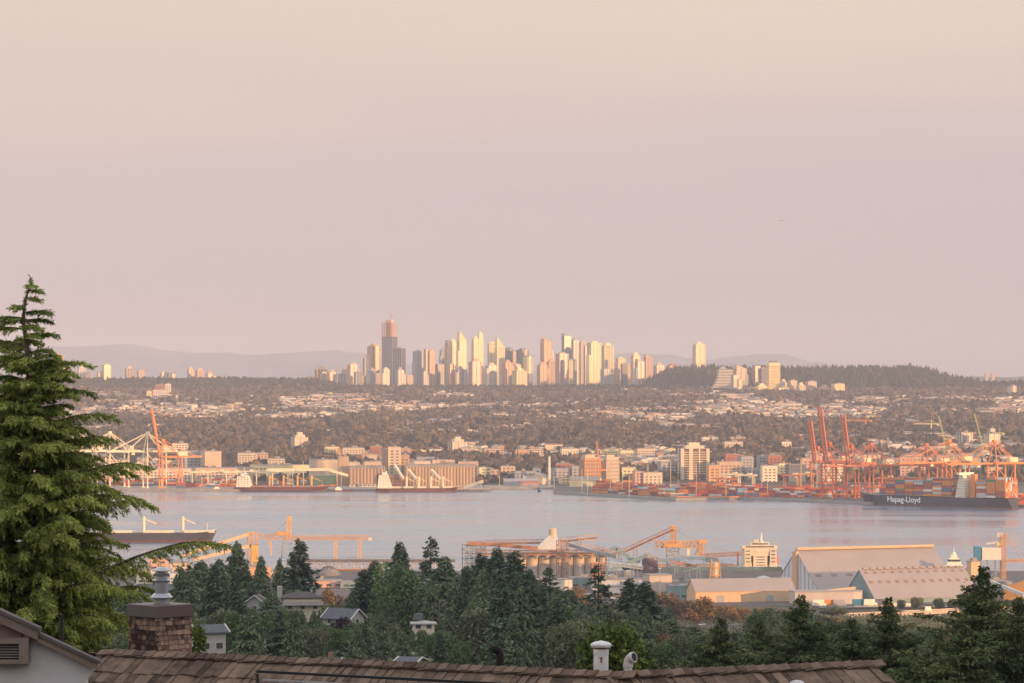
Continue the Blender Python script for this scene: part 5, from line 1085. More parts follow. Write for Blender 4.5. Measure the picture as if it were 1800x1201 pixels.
for i in range(3):
    p, q = Vector(rp[i]), Vector(rp[i + 1]); u = (q - p); nm = Vector((-u.y, u.x, 0)).normalized() * 4.8
    for s in (-1, 1): b.bar(p + nm * s + Vector((0, 0, .5)), q + nm * s + Vector((0, 0, .5)), .42)
b.build('parapets', CONC2, r); b = MB()
for px, dd in ((1530, 2126), (1570, 2132), (1610, 2140), (1650, 2148), (1700, 2162), (1750, 2180)): b.box(X(px, dd), dd, 0, 1.5, 8, 8.4)
b.build('piers', CONC2, r)
def cab_car(px, d, z, m, label, L=4.4, rot=0, h=1.5):
    r = thing('car' if h < 2 else 'truck', label, 'car' if h < 2 else 'truck', (X(px, d), d, z), rot)
    b = MB(); b.box(0, 0, .3, L, 1.8, h * .5); b.build('body', m, r); b = MB()
    if h < 2: b.box(-.1, 0, .3 + h * .5 + .003, L * .55, 1.6, h * .45, top=.82)
    else: b.box(-L * .08, 0, .3 + h * .5 + .003, L * .8, 2.2, h * .7)
    b.build('cabin', dark if h < 2 else m, r)
    for sx in (-1, 1):
        for sy in (-1, 1): w_ = MB(); w_.bar((sx * L * .32, sy * .7, .33), (sx * L * .32, sy * .95, .33), .34, 10); w_.build('wheel', dark, r)
for px, dd, m, l, h in ((1632, 2145, WH, 'white van crossing the overpass before the sheds', 2.3), (1584, 2134, M_['dark'], 'dark car on the overpass, left of the white van', 1.5), (1690, 2160, M_['grey'], 'grey car on the overpass near the right conifer', 1.5), (1232, 1830, WH, 'white car on the road between the trees, centre right', 1.5)):
    cab_car(px, dd, (np.interp(dd, [2120, 2130, 2150, 2190], [8, 9.2, 9.4, 9.2]) + .02) if dd > 2000 else G(X(px, dd), dd) + 1.6, m, l, rot=rad(10), h=h)
flatroad('road', 'road passing the wooded slope', [(X(1150, 1820), 1820, 24.6), (X(1232, 1830), 1830, G(X(1232, 1830), 1830) + 1.5), (X(1330, 1845), 1845, 24.4)], 8, asph)
flatroad('road', 'pale gravel road below the storage sheds', [(X(1440, 2240), 2240, 5.3), (X(1540, 2246), 2246, 5.2), (X(1720, 2252), 2252, 5.1)], 7, con_)
r = thing('guard_wall', 'long low white wall and parked trailers below the second shed', 'wall', (X(1560, 2262), 2262, 4.3), rad(4)); b = MB(); b.box(0, 0, 0, 44, .6, 2.2); b.build('wall', M_['white'], r)
PM = mat('pole_wood', (.20, .16, .13), .85, .2, .5)
def pole(px, d, yt, l, arms=True, h=None):
    z = G(X(px, d), d); r = thing('utility_pole', l, 'pole', (X(px, d), d, z), rad(10), 'utility poles'); hh = (Z(yt, d) - z) if h is None else h
    b = MB(); b.bar((0, 0, -.5), (0, 0, hh), .2, 8, .13); b.build('pole', PM, r)
    if arms: b = MB(); b.box(0, 0, hh - .9, 2.4, .14, .16); b.box(0, 0, hh - 1.8, 2.0, .14, .16); b.build('crossarm', PM, r)
for px, d, yt, l in ((1424, 2150, 1066, 'pole left of the round-ended building front'), (1646, 2210, 1052, 'pole before the lower right part of the second shed'), (1340, 1900, 1084, 'thin pole among the trees right of centre'), (772, 905, 1055, 'tall pole beside the flat-roofed house in the woods'), (761, 890, 1082, 'white corner pole of the flat-roofed house'), (860, 700, 1128, 'pale pole left of the black gooseneck pipe'), (972, 640, 1150, 'thin pole left of the white mushroom vent'), (477, 1010, 1030, 'pole between the gabled houses and the left conifers'), (737, 780, 1155, 'pole by the small white garage'), (470, 860, 1110, 'leaning pole below the modern house')):
    pole(px, d, yt, l)
# aeroplane
d = 21000; o = P(1376, 388, d); r = thing('airplane', 'tiny airliner silhouette high in the empty sky at right', 'airplane', o, rad(8)); b = MB(); b.bar((-18, 0, 0), (14, 0, 0), 2.2, 10, 2.2); b.bar((14, 0, 0), (20, 0, -.4), 2.2, 10, .5); b.bar((-18, 0, 0), (-26, 0, 1.4), 2.2, 10, .4); b.build('fuselage', M_['grey'], r)
b = MB(); 
for s in (-1, 1): b.raw([(5, 0, -.6), (-3, 0, -.6), (-11, s * 22, 1.4), (-7, s * 22, 1.4), (5, 0, -1.4), (-3, 0, -1.4), (-11, s * 22, 1.0), (-7, s * 22, 1.0)], [(0, 1, 2, 3), (7, 6, 5, 4), (0, 3, 7, 4), (1, 0, 4, 5), (2, 1, 5, 6), (3, 2, 6, 7)])
b.build('wings', M_['grey'], r); b = MB(); b.raw([(-20, -.3, 1.5), (-26, -.3, 1.5), (-27, -.3, 8), (-24, -.3, 8), (-20, .3, 1.5), (-26, .3, 1.5), (-27, .3, 8), (-24, .3, 8)], [(0, 1, 2, 3), (7, 6, 5, 4), (0, 3, 7, 4), (1, 0, 4, 5), (2, 1, 5, 6), (3, 2, 6, 7)]); b.build('tail_fin', M_['grey'], r)

# ---- yard clutter: rail wagons, tanks, trailers
for i, px in enumerate(np.arange(1000, 1130, 13)):
    d = 2330 - i * 2.0; r = thing('rail_wagon', f'grey hopper rail wagon, {ORD[i]} from the left in the train below the silos', 'rail wagon', (X(px, d), d, 4.26), rad(-14), 'hopper wagons below the silos')
    b = MB(); b.box(0, 0, 1.1, 4.7, 2.8, 2.6, 0, 1.0); b.box(0, 0, 3.72, 4.7, 2.8, .5, 0, .9); b.build('hopper_body', (PALEG, RUST, STEEL)[i % 3], r); b = MB()
    b.bar((-2.4, -1.3, .45), (2.4, -1.3, .45), .3); b.bar((-2.4, 1.3, .45), (2.4, 1.3, .45), .3); b.build('bogies', dark, r)
for i, (px, d, R_, h_) in enumerate(((1218, 2360, 4, 6), (1342, 2460, 5, 7), (1360, 2450, 4, 6), (1075, 2450, 3.5, 9), (1726, 2300, 3, 6), (1105, 2470, 3.2, 11))):
    r = thing('storage_tank', f'round pale storage tank, {ORD[sorted((1218, 1342, 1360, 1075, 1726, 1105)).index(px)]} from the left on the terminal', 'tank', (X(px, d), d, 4.25), 0, 'round tanks on the terminal'); b = MB(); b.lathe(0, 0, [(R_, 0), (R_, h_)], 20); b.build('shell', CONC2, r); b = MB(); b.lathe(0, 0, [(R_ * 1.02, h_ + .01), (.3, h_ + R_ * .25)], 20); b.build('roof', PALEG, r)
for i, (px, d) in enumerate(((1440, 2250), (1462, 2252), (1476, 2251), (1510, 2256), (1530, 2255), (1549, 2258), (1698, 2262), (1712, 2263))):
    m = (WH, CO, M_['grey'], BLUE, WH, M_['dark'], RUST, WH)[i]; cab_car(px, d, 5.3 if i < 6 else 5.1, m, f'{("white", "orange", "grey", "blue", "white", "dark", "rust-coloured", "white")[i]} truck, {ORD[i]} from the left in the line before the sheds', L=9, rot=rad(5), h=3.2)
for px, d, yt in ((1160, 2300, 1000), (1205, 2420, 985), (1330, 2400, 1000), (1020, 2400, 995), (1090, 2390, 1002), (1268, 2420, 990), (1388, 2330, 1022)):
    r = thing('light_mast', f'thin floodlight mast on the near terminal, {ORD[sorted((1160, 1205, 1330, 1020, 1090, 1268, 1388)).index(px)]} from the left', 'lamp post', (X(px, d), d, 4.25), 0, 'floodlight masts on the near terminal'); h = Z(yt, d) - 4.25
    b = MB(); b.bar((0, 0, 0), (0, 0, h), .22, 6); b.build('pole', STEEL, r); b = MB(); b.box(0, 0, h, 2.2, .8, .5); b.build('lamp_head', PALEG, r)
# ------------------------------------------------------------------ trees
def leaf_quads(P_, D, l, w, rng=RNG):
    """pointed four-sided leaf clumps from P_ along D"""
    n = len(P_); r = rng.normal(size=(n, 3)); s = np.cross(D, r); s /= np.linalg.norm(s, axis=1)[:, None] + 1e-9
    m = P_ + D * (l * .45)[:, None]; v = np.stack([P_, m + s * w[:, None], P_ + D * l[:, None], m - s * w[:, None]], 1).reshape(-1, 3)
    return v, np.arange(4 * n).reshape(n, 4)
def unit(a): return a / (np.linalg.norm(a, axis=-1, keepdims=True) + 1e-9)
def tubes(paths, n=5):
    """paths: list of (pts (k,3), radii (k,)) -> verts, quads"""
    V, Q = [], []; c = 0
    for p, r in paths:
        p = np.asarray(p, float); k = len(p); d = unit(np.gradient(p, axis=0)); ref = np.where(np.abs(d[:, 2:3]) > .8, np.array([[1., 0, 0]]), np.array([[0, 0, 1.]]))
        u = unit(np.cross(d, ref)); w = np.cross(d, u); a = np.arange(n) * 2 * math.pi / n
        ring = p[:, None] + (u[:, None] * np.cos(a)[None, :, None] + w[:, None] * np.sin(a)[None, :, None]) * np.asarray(r)[:, None, None]
        V.append(ring.reshape(-1, 3)); i = np.arange(k - 1)[:, None] * n + np.arange(n)[None]; j = np.arange(k - 1)[:, None] * n + (np.arange(n)[None] + 1) % n
        Q.append(np.stack([i, j, j + n, i + n], -1).reshape(-1, 4) + c); c += k * n
    return np.concatenate(V), np.concatenate(Q)
def conifer_np(h, R, nb, per, leaf, seed, droop=.25, top=.06, bare=.10, power=.85, irregular=.25, hang=.35, up=.1, nleaf=3, flat=.5, lean=.01):
    """trunk paths and foliage of a conifer; z=0 at the base. returns (wood v,q), (leaf v,q,tint)"""
    g_ = np.random.default_rng(seed); wood = []
    zz = np.linspace(0, h, 9); tx = np.cumsum(g_.normal(0, lean * h / 9, 9)); ty = np.cumsum(g_.normal(0, lean * h / 9, 9)); tx -= tx[0]; ty -= ty[0]
    wood.append((np.stack([tx, ty, zz], -1), np.interp(zz, [0, h], [h * .017, h * .0015])))
    PP, DD, TT, LL = [], [], [], []
    t = bare + (1 - bare) * (np.arange(nb) / nb) ** .92; lob = g_.uniform(0, 6.28, 5)
    for i in range(nb):
        ti = min(.995, t[i] + g_.normal(0, .008)); z0 = ti * h; az = g_.uniform(0, 6.283)
        prof = (1 - ti) ** power * (1 - .45 * max(0, (.22 - ti) / .22))
        L = R * (prof * (1 - top) + top * .5 * min(1, (1 - ti) * 8)) * g_.uniform(1 - irregular * 1.6, 1 + irregular) * (1 + .16 * math.sin(az * 2 + lob[int(ti * 4.9)]))
        L = max(L, R * .02)
        s = np.linspace(0, 1, per); dr = droop * (1.0 - .6 * ti); x = L * s; zc = z0 + L * (up * s - dr * s ** 2 + .16 * dr * np.maximum(0, s - .7) * 3)
        bx, by = np.interp(z0, zz, tx), np.interp(z0, zz, ty); path = np.stack([bx + x * math.cos(az), by + x * math.sin(az), zc], -1)
        if L > R * .3: wood.append((path[::max(1, per // 4)], np.linspace(h * .0035, h * .0008, len(path[::max(1, per // 4)]))))
        dirv = unit(np.gradient(path, axis=0)); side = np.array([-math.sin(az), math.cos(az), 0.])
        m = nleaf; sp = np.repeat(s, m); b = np.repeat(path, m, 0); dd = np.repeat(dirv, m, 0); k = len(b)
        keep = (sp > .12 if ti < .8 else sp >= 0) & (g_.random(k) < min(1, .12 + L / (.28 * R)))
        off = g_.uniform(-1, 1, k); wdt = L * .30 * (1 - sp * .75) + leaf * .3
        b = b + side[None] * (off * wdt)[:, None] + np.array([0, 0, 1.])[None] * (g_.normal(0, leaf * .22, k) - hang * np.abs(off) * wdt * .5)[:, None]
        d = unit(dd * g_.uniform(.2, 1, k)[:, None] + side[None] * (np.sign(off) * g_.uniform(.1, 1.0, k))[:, None] + np.array([0, 0, 1.])[None] * (g_.normal(-hang, .3, k))[:, None])
        PP.append(b[keep]); DD.append(d[keep]); TT.append(np.full(int(keep.sum()), np.clip(g_.normal(.45, .18), 0, 1))); LL.append(leaf * g_.uniform(.6, 1.3, int(keep.sum())) * (.5 + .5 * min(1, (1 - ti) * 3)))
    P_, D, T, L = map(np.concatenate, (PP, DD, TT, LL))
    # leader
    nl = 40; tl_ = g_.uniform(.9, 1.0, nl); PP2 = np.stack([np.interp(tl_ * h, zz, tx), np.interp(tl_ * h, zz, ty), tl_ * h], -1)
    P_ = np.concatenate([P_, PP2]); D = np.concatenate([D, unit(g_.normal(0, .6, (nl, 3)) + [0, 0, .5])]); T = np.concatenate([T, np.full(nl, .45)]); L = np.concatenate([L, leaf * .45 * np.clip((1.04 - tl_) * 12, .25, 1)])
    v, q = leaf_quads(P_, D, L, L * flat * .5, g_)
    tint = np.repeat(np.clip(T + g_.normal(0, .1, len(T)), 0, 1), 4)
    wv, wq = tubes(wood); return (wv, wq), (v, q, tint)
def broadleaf_np(h, R, nclump, per, leaf, seed, base=.22, tall=1.0, lumps=9):
    g_ = np.random.default_rng(seed); wood = [(np.array([[0, 0, 0], [.01 * h, 0, h * .2], [0, .01 * h, h * .45], [0, 0, h * .75]]), np.array([.022, .017, .011, .003]) * h)]
    lc = unit(g_.normal(size=(lumps, 3))) * g_.uniform(.35, .72, (lumps, 1)); lr = g_.uniform(.30, .5, lumps); lc[:, 2] = lc[:, 2] * .9
    PP, DD, TT = [], [], []
    for j in range(lumps):
        c = lc[j]; e = np.array([c[0] * R, c[1] * R, h * (base + (1 - base) * (.5 + c[2] * .5))])
        wood.append((np.array([[0, 0, h * .22], e * [.5, .5, .8], e]), np.array([.011, .006, .002]) * h))
        n = nclump // lumps; u = unit(g_.normal(size=(n, 3))); rad_ = lr[j] * (1 + g_.normal(0, .12, n))[:, None] * g_.uniform(.75, 1.0, (n, 1))
        p = (c[None] + u * rad_); q = np.stack([p[:, 0] * R, p[:, 1] * R, h * (base + (1 - base) * (.5 + p[:, 2] * .5 * tall))], -1)
        q = np.repeat(q, per, 0) + g_.normal(0, leaf * .55, (n * per, 3)); d = unit(np.repeat(u, per, 0) * .6 + g_.normal(0, .7, (n * per, 3)))
        PP.append(q); DD.append(d); TT.append(np.repeat(np.clip(g_.normal(.45, .16, n) + g_.normal(0, .12), 0, 1), per))
    P_, D, T = map(np.concatenate, (PP, DD, TT)); l = leaf * g_.uniform(.6, 1.3, len(P_)); v, q = leaf_quads(P_, D, l, l * .42, g_)
    v[:, 2] = np.minimum(v[:, 2], h * 1.02)
    wv, wq = tubes(wood); return (wv, wq), (v, q, np.repeat(T, 4))
bark = mat('bark', (.10, .075, .055), .95, .3, 1.5)
F_DARK = tintmat('needles_dark', (0.041, 0.064, 0.044), (0.160, 0.211, 0.134), nscale=.5); F_CED = tintmat('needles_cedar', (0.052, 0.081, 0.048), (0.211, 0.262, 0.134), nscale=.5)
F_GREEN = tintmat('leaves_green', (0.046, 0.086, 0.025), (0.160, 0.218, 0.100), nscale=.5); F_OLIVE = tintmat('leaves_olive', (0.063, 0.081, 0.048), (0.237, 0.250, 0.141), nscale=.5)
F_AUT = tintmat('leaves_autumn', (.10, .075, .045), (.34, .22, .11), nscale=.5); F_PURP = tintmat('leaves_purple', (.020, .012, .018), (.06, .03, .04), nscale=.5)
def tree_from(parts, name, fol, label, group=None):
    (wv, wq), (v, q, t) = parts; r = thing(name, label, 'tree', (0, 0, 0), 0, group)
    npmesh('trunk', wv, wq, [bark], parent=r); npmesh('crown', v, q, [fol], attr=t, parent=r); return r
LIB = {}     # kind -> list of (height, radius, prototype root or None, raw parts, material)
def lib(kind, name, fol, gens):
    LIB[kind] = [dict(name=name, fol=fol, parts=g_[0], h=g_[1], R=g_[2], root=None) for g_ in gens]
lib('fir', 'fir_tree', F_DARK, [(conifer_np(30, 5.2, 150, 12, 1.25, 100 + k, droop=.30, irregular=.32, power=.8, nleaf=3), 30, 5.2) for k in range(3)])
lib('sparse', 'fir_tree', F_DARK, [(conifer_np(30, 5.6, 85, 12, 1.0, 120 + k, droop=.34, irregular=.42, power=.7, nleaf=3, bare=.18), 30, 5.6) for k in range(2)])
lib('cedar', 'cedar_tree', F_CED, [(conifer_np(26, 5.4, 190, 11, 1.2, 140 + k, droop=.55, irregular=.2, power=.72, hang=.8, nleaf=3, bare=.03, flat=.42), 26, 5.4) for k in range(3)])
lib('broad', 'broadleaf_tree', F_GREEN, [(broadleaf_np(17, 7.0, 1900, 4, .62, 160 + k), 17, 7.0) for k in range(3)])
lib('tallbroad', 'broadleaf_tree', tintmat('leaves_pale_green', (.07, .12, .045), (.24, .32, .13), nscale=.5), [(broadleaf_np(26, 5.6, 2300, 4, .65, 170, lumps=14, base=.12), 26, 5.6)])
lib('olive', 'broadleaf_tree', F_OLIVE, [(broadleaf_np(16, 7.0, 1800, 4, .62, 180 + k, lumps=11), 16, 7.0) for k in range(2)])
lib('autumn', 'broadleaf_tree', F_AUT, [(broadleaf_np(16, 6.5, 900, 4, .8, 190 + k, lumps=10), 16, 6.5) for k in range(2)])
lib('purple', 'plum_tree', F_PURP, [(broadleaf_np(12, 5.0, 800, 4, .7, 200), 12, 5.0)])
LOOK = {'fir': 'dark pointed fir', 'sparse': 'open ragged fir', 'cedar': 'dense drooping cedar', 'broad': 'round green broadleaf tree', 'tallbroad': 'tall light green broadleaf tree', 'olive': 'olive broadleaf tree', 'autumn': 'orange-brown autumn tree', 'purple': 'dark purple-leaved tree'}
TI = 0; OCCT = []; LEFT = []
def plant(kind, px, d, h, label=None, group=None, wk=None, k=None, solid=True):
    """an individual tree; height h metres on the ground at (px, d)"""
    global TI
    L_ = LIB[kind]; e = L_[TI % len(L_) if k is None else k]; TI += 1; x = X(px, d); z = G(x, d) - .3; s = h / e['h']; sw = s * (wk or 1) ; rot = random.uniform(0, 6.28)
    if e['root'] is None:
        e['root'] = tree_from(e['parts'], e['name'], e['fol'], label, group); r = e['root']; r.location = (x, d, z); r.rotation_euler = (0, 0, rot); r.scale = (sw, sw, s)
    else: r = dup(e['root'], (x, d, z), rot, label, (sw, sw, s))
    if group: r['group'] = group
    elif 'group' in r: del r['group']
    r['label'] = label
    return r
def plant_y(kind, px, d, ytop, label, wpx=None, group=None):
    x = X(px, d); h = Z(ytop, d) - G(x, d) + .3; e = LIB[kind][0]; wk = 1.0
    if wpx: wk = (wpx * d / F / 2) / (e['R'] * h / e['h']) * (1.6 if kind in ('fir', 'cedar', 'sparse') else 1.05)
    return plant(kind, px, d, h, label, group, wk)
# trees one can tell apart (photo x, distance, top row, kind, width, label)
NAMED = [
 ('cedar', 352, 960, 985, 95, 'broad dense cedar behind the silver flue pipe, leftmost of the dark conifer row'), ('cedar', 385, 990, 982, 70, 'dense cedar second from the left in the dark conifer row'), ('cedar', 418, 1030, 951, 62, 'tall dense pointed cedar left of the ship loader, highest of the left clump'),
 ('cedar', 330, 900, 1010, 80, 'shorter dense cedar right beside the chimney'), ('cedar', 459, 1080, 977, 44, 'narrow cedar between the tall pointed cedar and the white gabled house'), ('cedar', 491, 1100, 981, 36, 'slim cedar just left of the layered fir'), ('fir', 527, 1060, 947, 62, 'tall layered fir standing above the modern house'), ('cedar', 478, 900, 1040, 64, 'round-shouldered cedar in front of the white gabled house'),
 ('fir', 641, 1010, 1000, 70, 'dark fir left of the tall light green tree'), ('fir', 658, 1040, 985, 60, 'second dark fir, touching the tall light green tree on its left'), ('fir', 704, 1000, 953, 64, 'dark fir peeking up behind the tall light green tree'), ('tallbroad', 694, 930, 968, 74, 'tall light green broadleaf tree, brightest crown in the wooded slope'),
 ('sparse', 757, 960, 942, 66, 'tallest open-branched fir, alone against the water'), ('cedar', 782, 930, 978, 80, 'broad cedar right of the tallest open-branched fir'), ('cedar', 806, 900, 1010, 64, 'lower cedar between the open-branched fir and the dark fir group'), ('fir', 846, 960, 972, 66, 'left tree of the big dark fir group before the silos'), ('fir', 873, 950, 963, 70, 'highest tree of the big dark fir group before the silos'),
 ('fir', 903, 940, 968, 72, 'right tall tree of the big dark fir group before the silos'), ('fir', 928, 900, 1000, 70, 'lower right shoulder tree of the big dark fir group'), ('fir', 828, 900, 1000, 60, 'lower left shoulder tree of the big dark fir group'), ('sparse', 967, 940, 996, 64, 'fir standing in front of the lit silos, right of the big group'), ('cedar', 1000, 1050, 1035, 60, 'dull green cedar right of the fir before the silos'),
 ('sparse', 1052, 880, 990, 64, 'ragged dark fir in front of the red-brown framed tower'), ('fir', 1107, 900, 1016, 62, 'left one of the twin dark firs before the boxy grey building'), ('fir', 1134, 870, 1022, 66, 'right one of the twin dark firs before the boxy grey building'), ('cedar', 1178, 760, 1088, 74, 'pale green cedar low below the autumn trees'), ('cedar', 1219, 780, 1100, 60, 'greyish cedar right of the pale green cedar'),
 ('purple', 628, 1100, 1046, 50, 'dark purple-leaved tree left of the dark firs'), ('purple', 603, 880, 1085, 46, 'purple-leaved tree in front of the dark gabled house'), ('autumn', 1170, 1800, 1040, 74, 'big orange-brown tree below the boxy grey building'), ('autumn', 1226, 1780, 1048, 60, 'orange-brown tree at the left end of the low warehouse'), ('autumn', 1015, 1750, 1030, 50, 'orange-brown tree between the fir and the ragged fir'),
 ('autumn', 585, 1500, 1032, 44, 'rusty tree in front of the pink building'), ('olive', 1462, 2080, 1066, 62, 'rounded dark bushy tree in front of the round-ended building'), ('olive', 1612, 2200, 1048, 26, 'small bushy tree standing before the middle of the second shed'), ('olive', 1652, 2200, 1050, 22, 'narrow bushy tree by the pole before the second shed'), ('olive', 1585, 2205, 1053, 18, 'small dark shrub-like tree before the left half of the second shed'), ('autumn', 1632, 2190, 1062, 22, 'yellowish shrub-like tree between the bushy ones'), ('olive', 1680, 2190, 1056, 34, 'bushy tree at the right foot of the second shed'), ('olive', 1705, 2000, 1040, 60, 'larger bushy tree left of the big near fir at right'),
 ('olive', 895, 800, 1085, 80, 'wide olive tree in the middle of the slope below the dark fir group'), ('broad', 540, 800, 1085, 80, 'big green broadleaf crown below the modern house'), ('broad', 640, 820, 1095, 90, 'green broadleaf crown left of the flat-roofed house'), ('cedar', 600, 760, 1120, 60, 'small pale conifer behind the roof ridge, centre left'), ('cedar', 705, 740, 1128, 50, 'small conifer left of the white garage')]
for kind, px, d, yt, wpx, lab in NAMED: plant_y(kind, px, d, yt, lab, wpx)
# the rest of the wooded slope
TOPX = [(-100, 1000), (300, 1000), (330, 985), (420, 985), (450, 1005), (500, 1012), (540, 1050), (600, 1055), (635, 1015), (690, 990), (740, 1000), (800, 995), (850, 985), (910, 985), (950, 1010), (1000, 1040), (1050, 1064), (1100, 1062), (1150, 1060), (1250, 1058), (1330, 1062), (1400, 1070), (1480, 1082), (1560, 1098), (1650, 1099), (1800, 1098), (2000, 1098)]
CLEAR = [(672, 718, 975, 1078, 925), (504, 556, 1036, 1072, 1010), (446, 458, 1044, 1066, 1000), (578, 630, 1074, 1098, 900), (726, 764, 1082, 1108, 870), (342, 380, 1102, 1146, 660), (560, 598, 1022, 1040, 1500), (566, 588, 1156, 1170, 660), (705, 732, 1160, 1172, 660), (1195, 1300, 1100, 1112, 1840)]
cand = []
for d in np.arange(600, 2120, 30):
    step = 8.4 + d * .0012
    for px in np.arange(-120 if d > 700 and d < 2000 else 250 if d < 1700 else 560, 1900, step * F / d):
        p_ = px + random.uniform(-.4, .4) * step * F / d; dd = d + random.uniform(-13, 13); cand.append((dd, p_))
cand.sort(); NTI = 0; ZONES = [(-999, 'left of the silver flue pipe'), (320, 'below the left conifer row'), (500, 'round the modern house'), (640, 'round the flat-roofed house'), (800, 'below the big dark fir group'), (960, 'below the ragged fir'), (1110, 'below the orange-brown trees'), (1300, 'below the storage sheds'), (1560, 'below the overpass')]
for dd, px in cand:
    if 1380 < px and dd > 1780 and random.random() < .5: continue
    if dd > 1500 and px < 980 and random.random() < .4: continue
    u = random.random()
    if dd > 1600 and px > 980: kind = 'autumn' if u < .62 else 'olive'
    elif px > 1240: kind = 'autumn' if u < .12 else 'olive' if u < .52 else 'broad' if u < .72 else 'cedar' if u < .9 else 'fir'
    elif px > 780: kind = 'olive' if u < .36 else 'broad' if u < .52 else 'cedar' if u < .75 else 'fir' if u < .97 else 'autumn'
    else: kind = 'broad' if u < .40 else 'cedar' if u < .66 else 'olive' if u < .84 else 'fir' if u < .985 else 'purple'
    tallz = (310 < px < 500 or 625 < px < 975) and 800 < dd < 1150
    if tallz and u > .35 and random.random() < .75: kind = 'fir' if random.random() < .55 else 'cedar'
    if px > 320 and dd < 1500 and kind in ('olive', 'broad') and random.random() < .22: kind = 'cedar' if random.random() < .6 else 'fir'
    h = (1.35 if tallz and kind in ('fir', 'cedar') else .85 if dd < 1500 else 1.0) * {'fir': 24, 'cedar': 20, 'broad': 14, 'olive': 14, 'autumn': 14, 'purple': 9}[kind] * random.uniform(.75, 1.2)
    if dd > 1800 and px > 1380: h = random.uniform(4, 9)
    x = X(px, dd); z = G(x, dd); lim = Z(float(np.interp(px, [a for a, _ in TOPX], [b_ for _, b_ in TOPX])) + random.uniform(0, 22), dd) - z
    e = LIB[kind][0]
    if lim < 4: continue
    h = min(h, lim); yt = HY + (HC - z - h) * F / dd; wpx = e['R'] * h / e['h'] * F / dd
    bad = False
    for (a, b_, y0, y1, dh) in CLEAR:
        if dd < dh + 12 and px + wpx > a and px - wpx < b_ and yt < y1 - 4:
            h2 = Z(y1 - 2, dd) - z
            if h2 < 4.5: bad = True
            else: h = min(h, h2)
    if bad: continue
    if NTI < 228 and px > 225:
        NTI += 1; zone = [l for a, l in ZONES if px >= a][-1]; size = 'tall ' if h > 17 else 'low ' if h < 9 else ''
        row = 'near the roof' if dd < 790 else 'in the middle rows' if dd < 900 else 'in the farther rows'
        plant(kind, px, dd, h, f'{size}{LOOK[kind]} {zone}, {row}', 'trees of the wooded slope', random.uniform(1.1, 1.6) if kind in ('fir', 'cedar') else random.uniform(.75, 1.05))
    else: LEFT.append((kind, x, dd, z - .3, h))
print('trees individual', NTI, 'as mass', len(LEFT))
# the farther ones of the slope as one mass, from lighter crowns
LOD = {'fir': [conifer_np(24, 4.6, 60, 8, 1.9, 300 + k, droop=.35, irregular=.3, nleaf=3) for k in range(2)], 'cedar': [conifer_np(24, 5, 70, 8, 1.9, 310 + k, droop=.5, hang=.7, irregular=.2, nleaf=3, power=.72) for k in range(2)], 'broad': [broadleaf_np(14, 6.2, 700, 3, .85, 320 + k) for k in range(3)]}
LM = [F_DARK, F_CED, F_GREEN, F_OLIVE, F_AUT, F_PURP]; LI = {'fir': 0, 'cedar': 1, 'broad': 2, 'olive': 3, 'autumn': 4, 'purple': 5}
av, aq, at, am = [], [], [], []; c = 0
for kind, x, y, z, h in LEFT:
    src = LOD['fir' if kind == 'fir' else 'cedar' if kind == 'cedar' else 'broad']; (wv, wq), (v, q, t) = random.choice(src)
    s = h / (24 if kind in ('fir', 'cedar') else 14); a = random.uniform(0, 6.28); ca, sa = math.cos(a) * s, math.sin(a) * s
    av.append(np.stack([v[:, 0] * ca - v[:, 1] * sa + x, v[:, 0] * sa + v[:, 1] * ca + y, v[:, 2] * s + z], -1)); aq.append(q + c); c += len(v); at.append(np.clip(t + random.gauss(0, .12), 0, 1)); am.append(np.full(len(q), LI[kind]))
tag(npmesh('slope_woods', np.concatenate(av), np.concatenate(aq), LM, np.concatenate(am), np.concatenate(at)), 'mixed woods filling the slope down to the terminal', kind='stuff')
# undergrowth
n_ = 5200; dd = RNG.uniform(640, 2180, n_); px = RNG.uniform(200, 1900, n_); x = (px - CX) * dd / F; z = H(x, dd); 
k = ~((px > 1380) & (dd > 2120)); x, dd, z = x[k], dd[k], z[k]; n_ = len(x)
P_ = np.repeat(np.stack([x, dd, z], -1), 26, 0) + RNG.normal(0, 1, (n_ * 26, 3)) * [2.6, 2.6, .7]; P_[:, 2] += .7
D = unit(RNG.normal(0, 1, P_.shape) + [0, 0, .5]); l = RNG.uniform(.7, 1.5, len(P_)); v, q = leaf_quads(P_, D, l, l * .45)
tag(npmesh('undergrowth', v, q, [F_OLIVE], attr=np.repeat(np.repeat(RNG.uniform(.1, .8, n_), 26), 4)), 'low shrubs and undergrowth on the slope', kind='stuff')
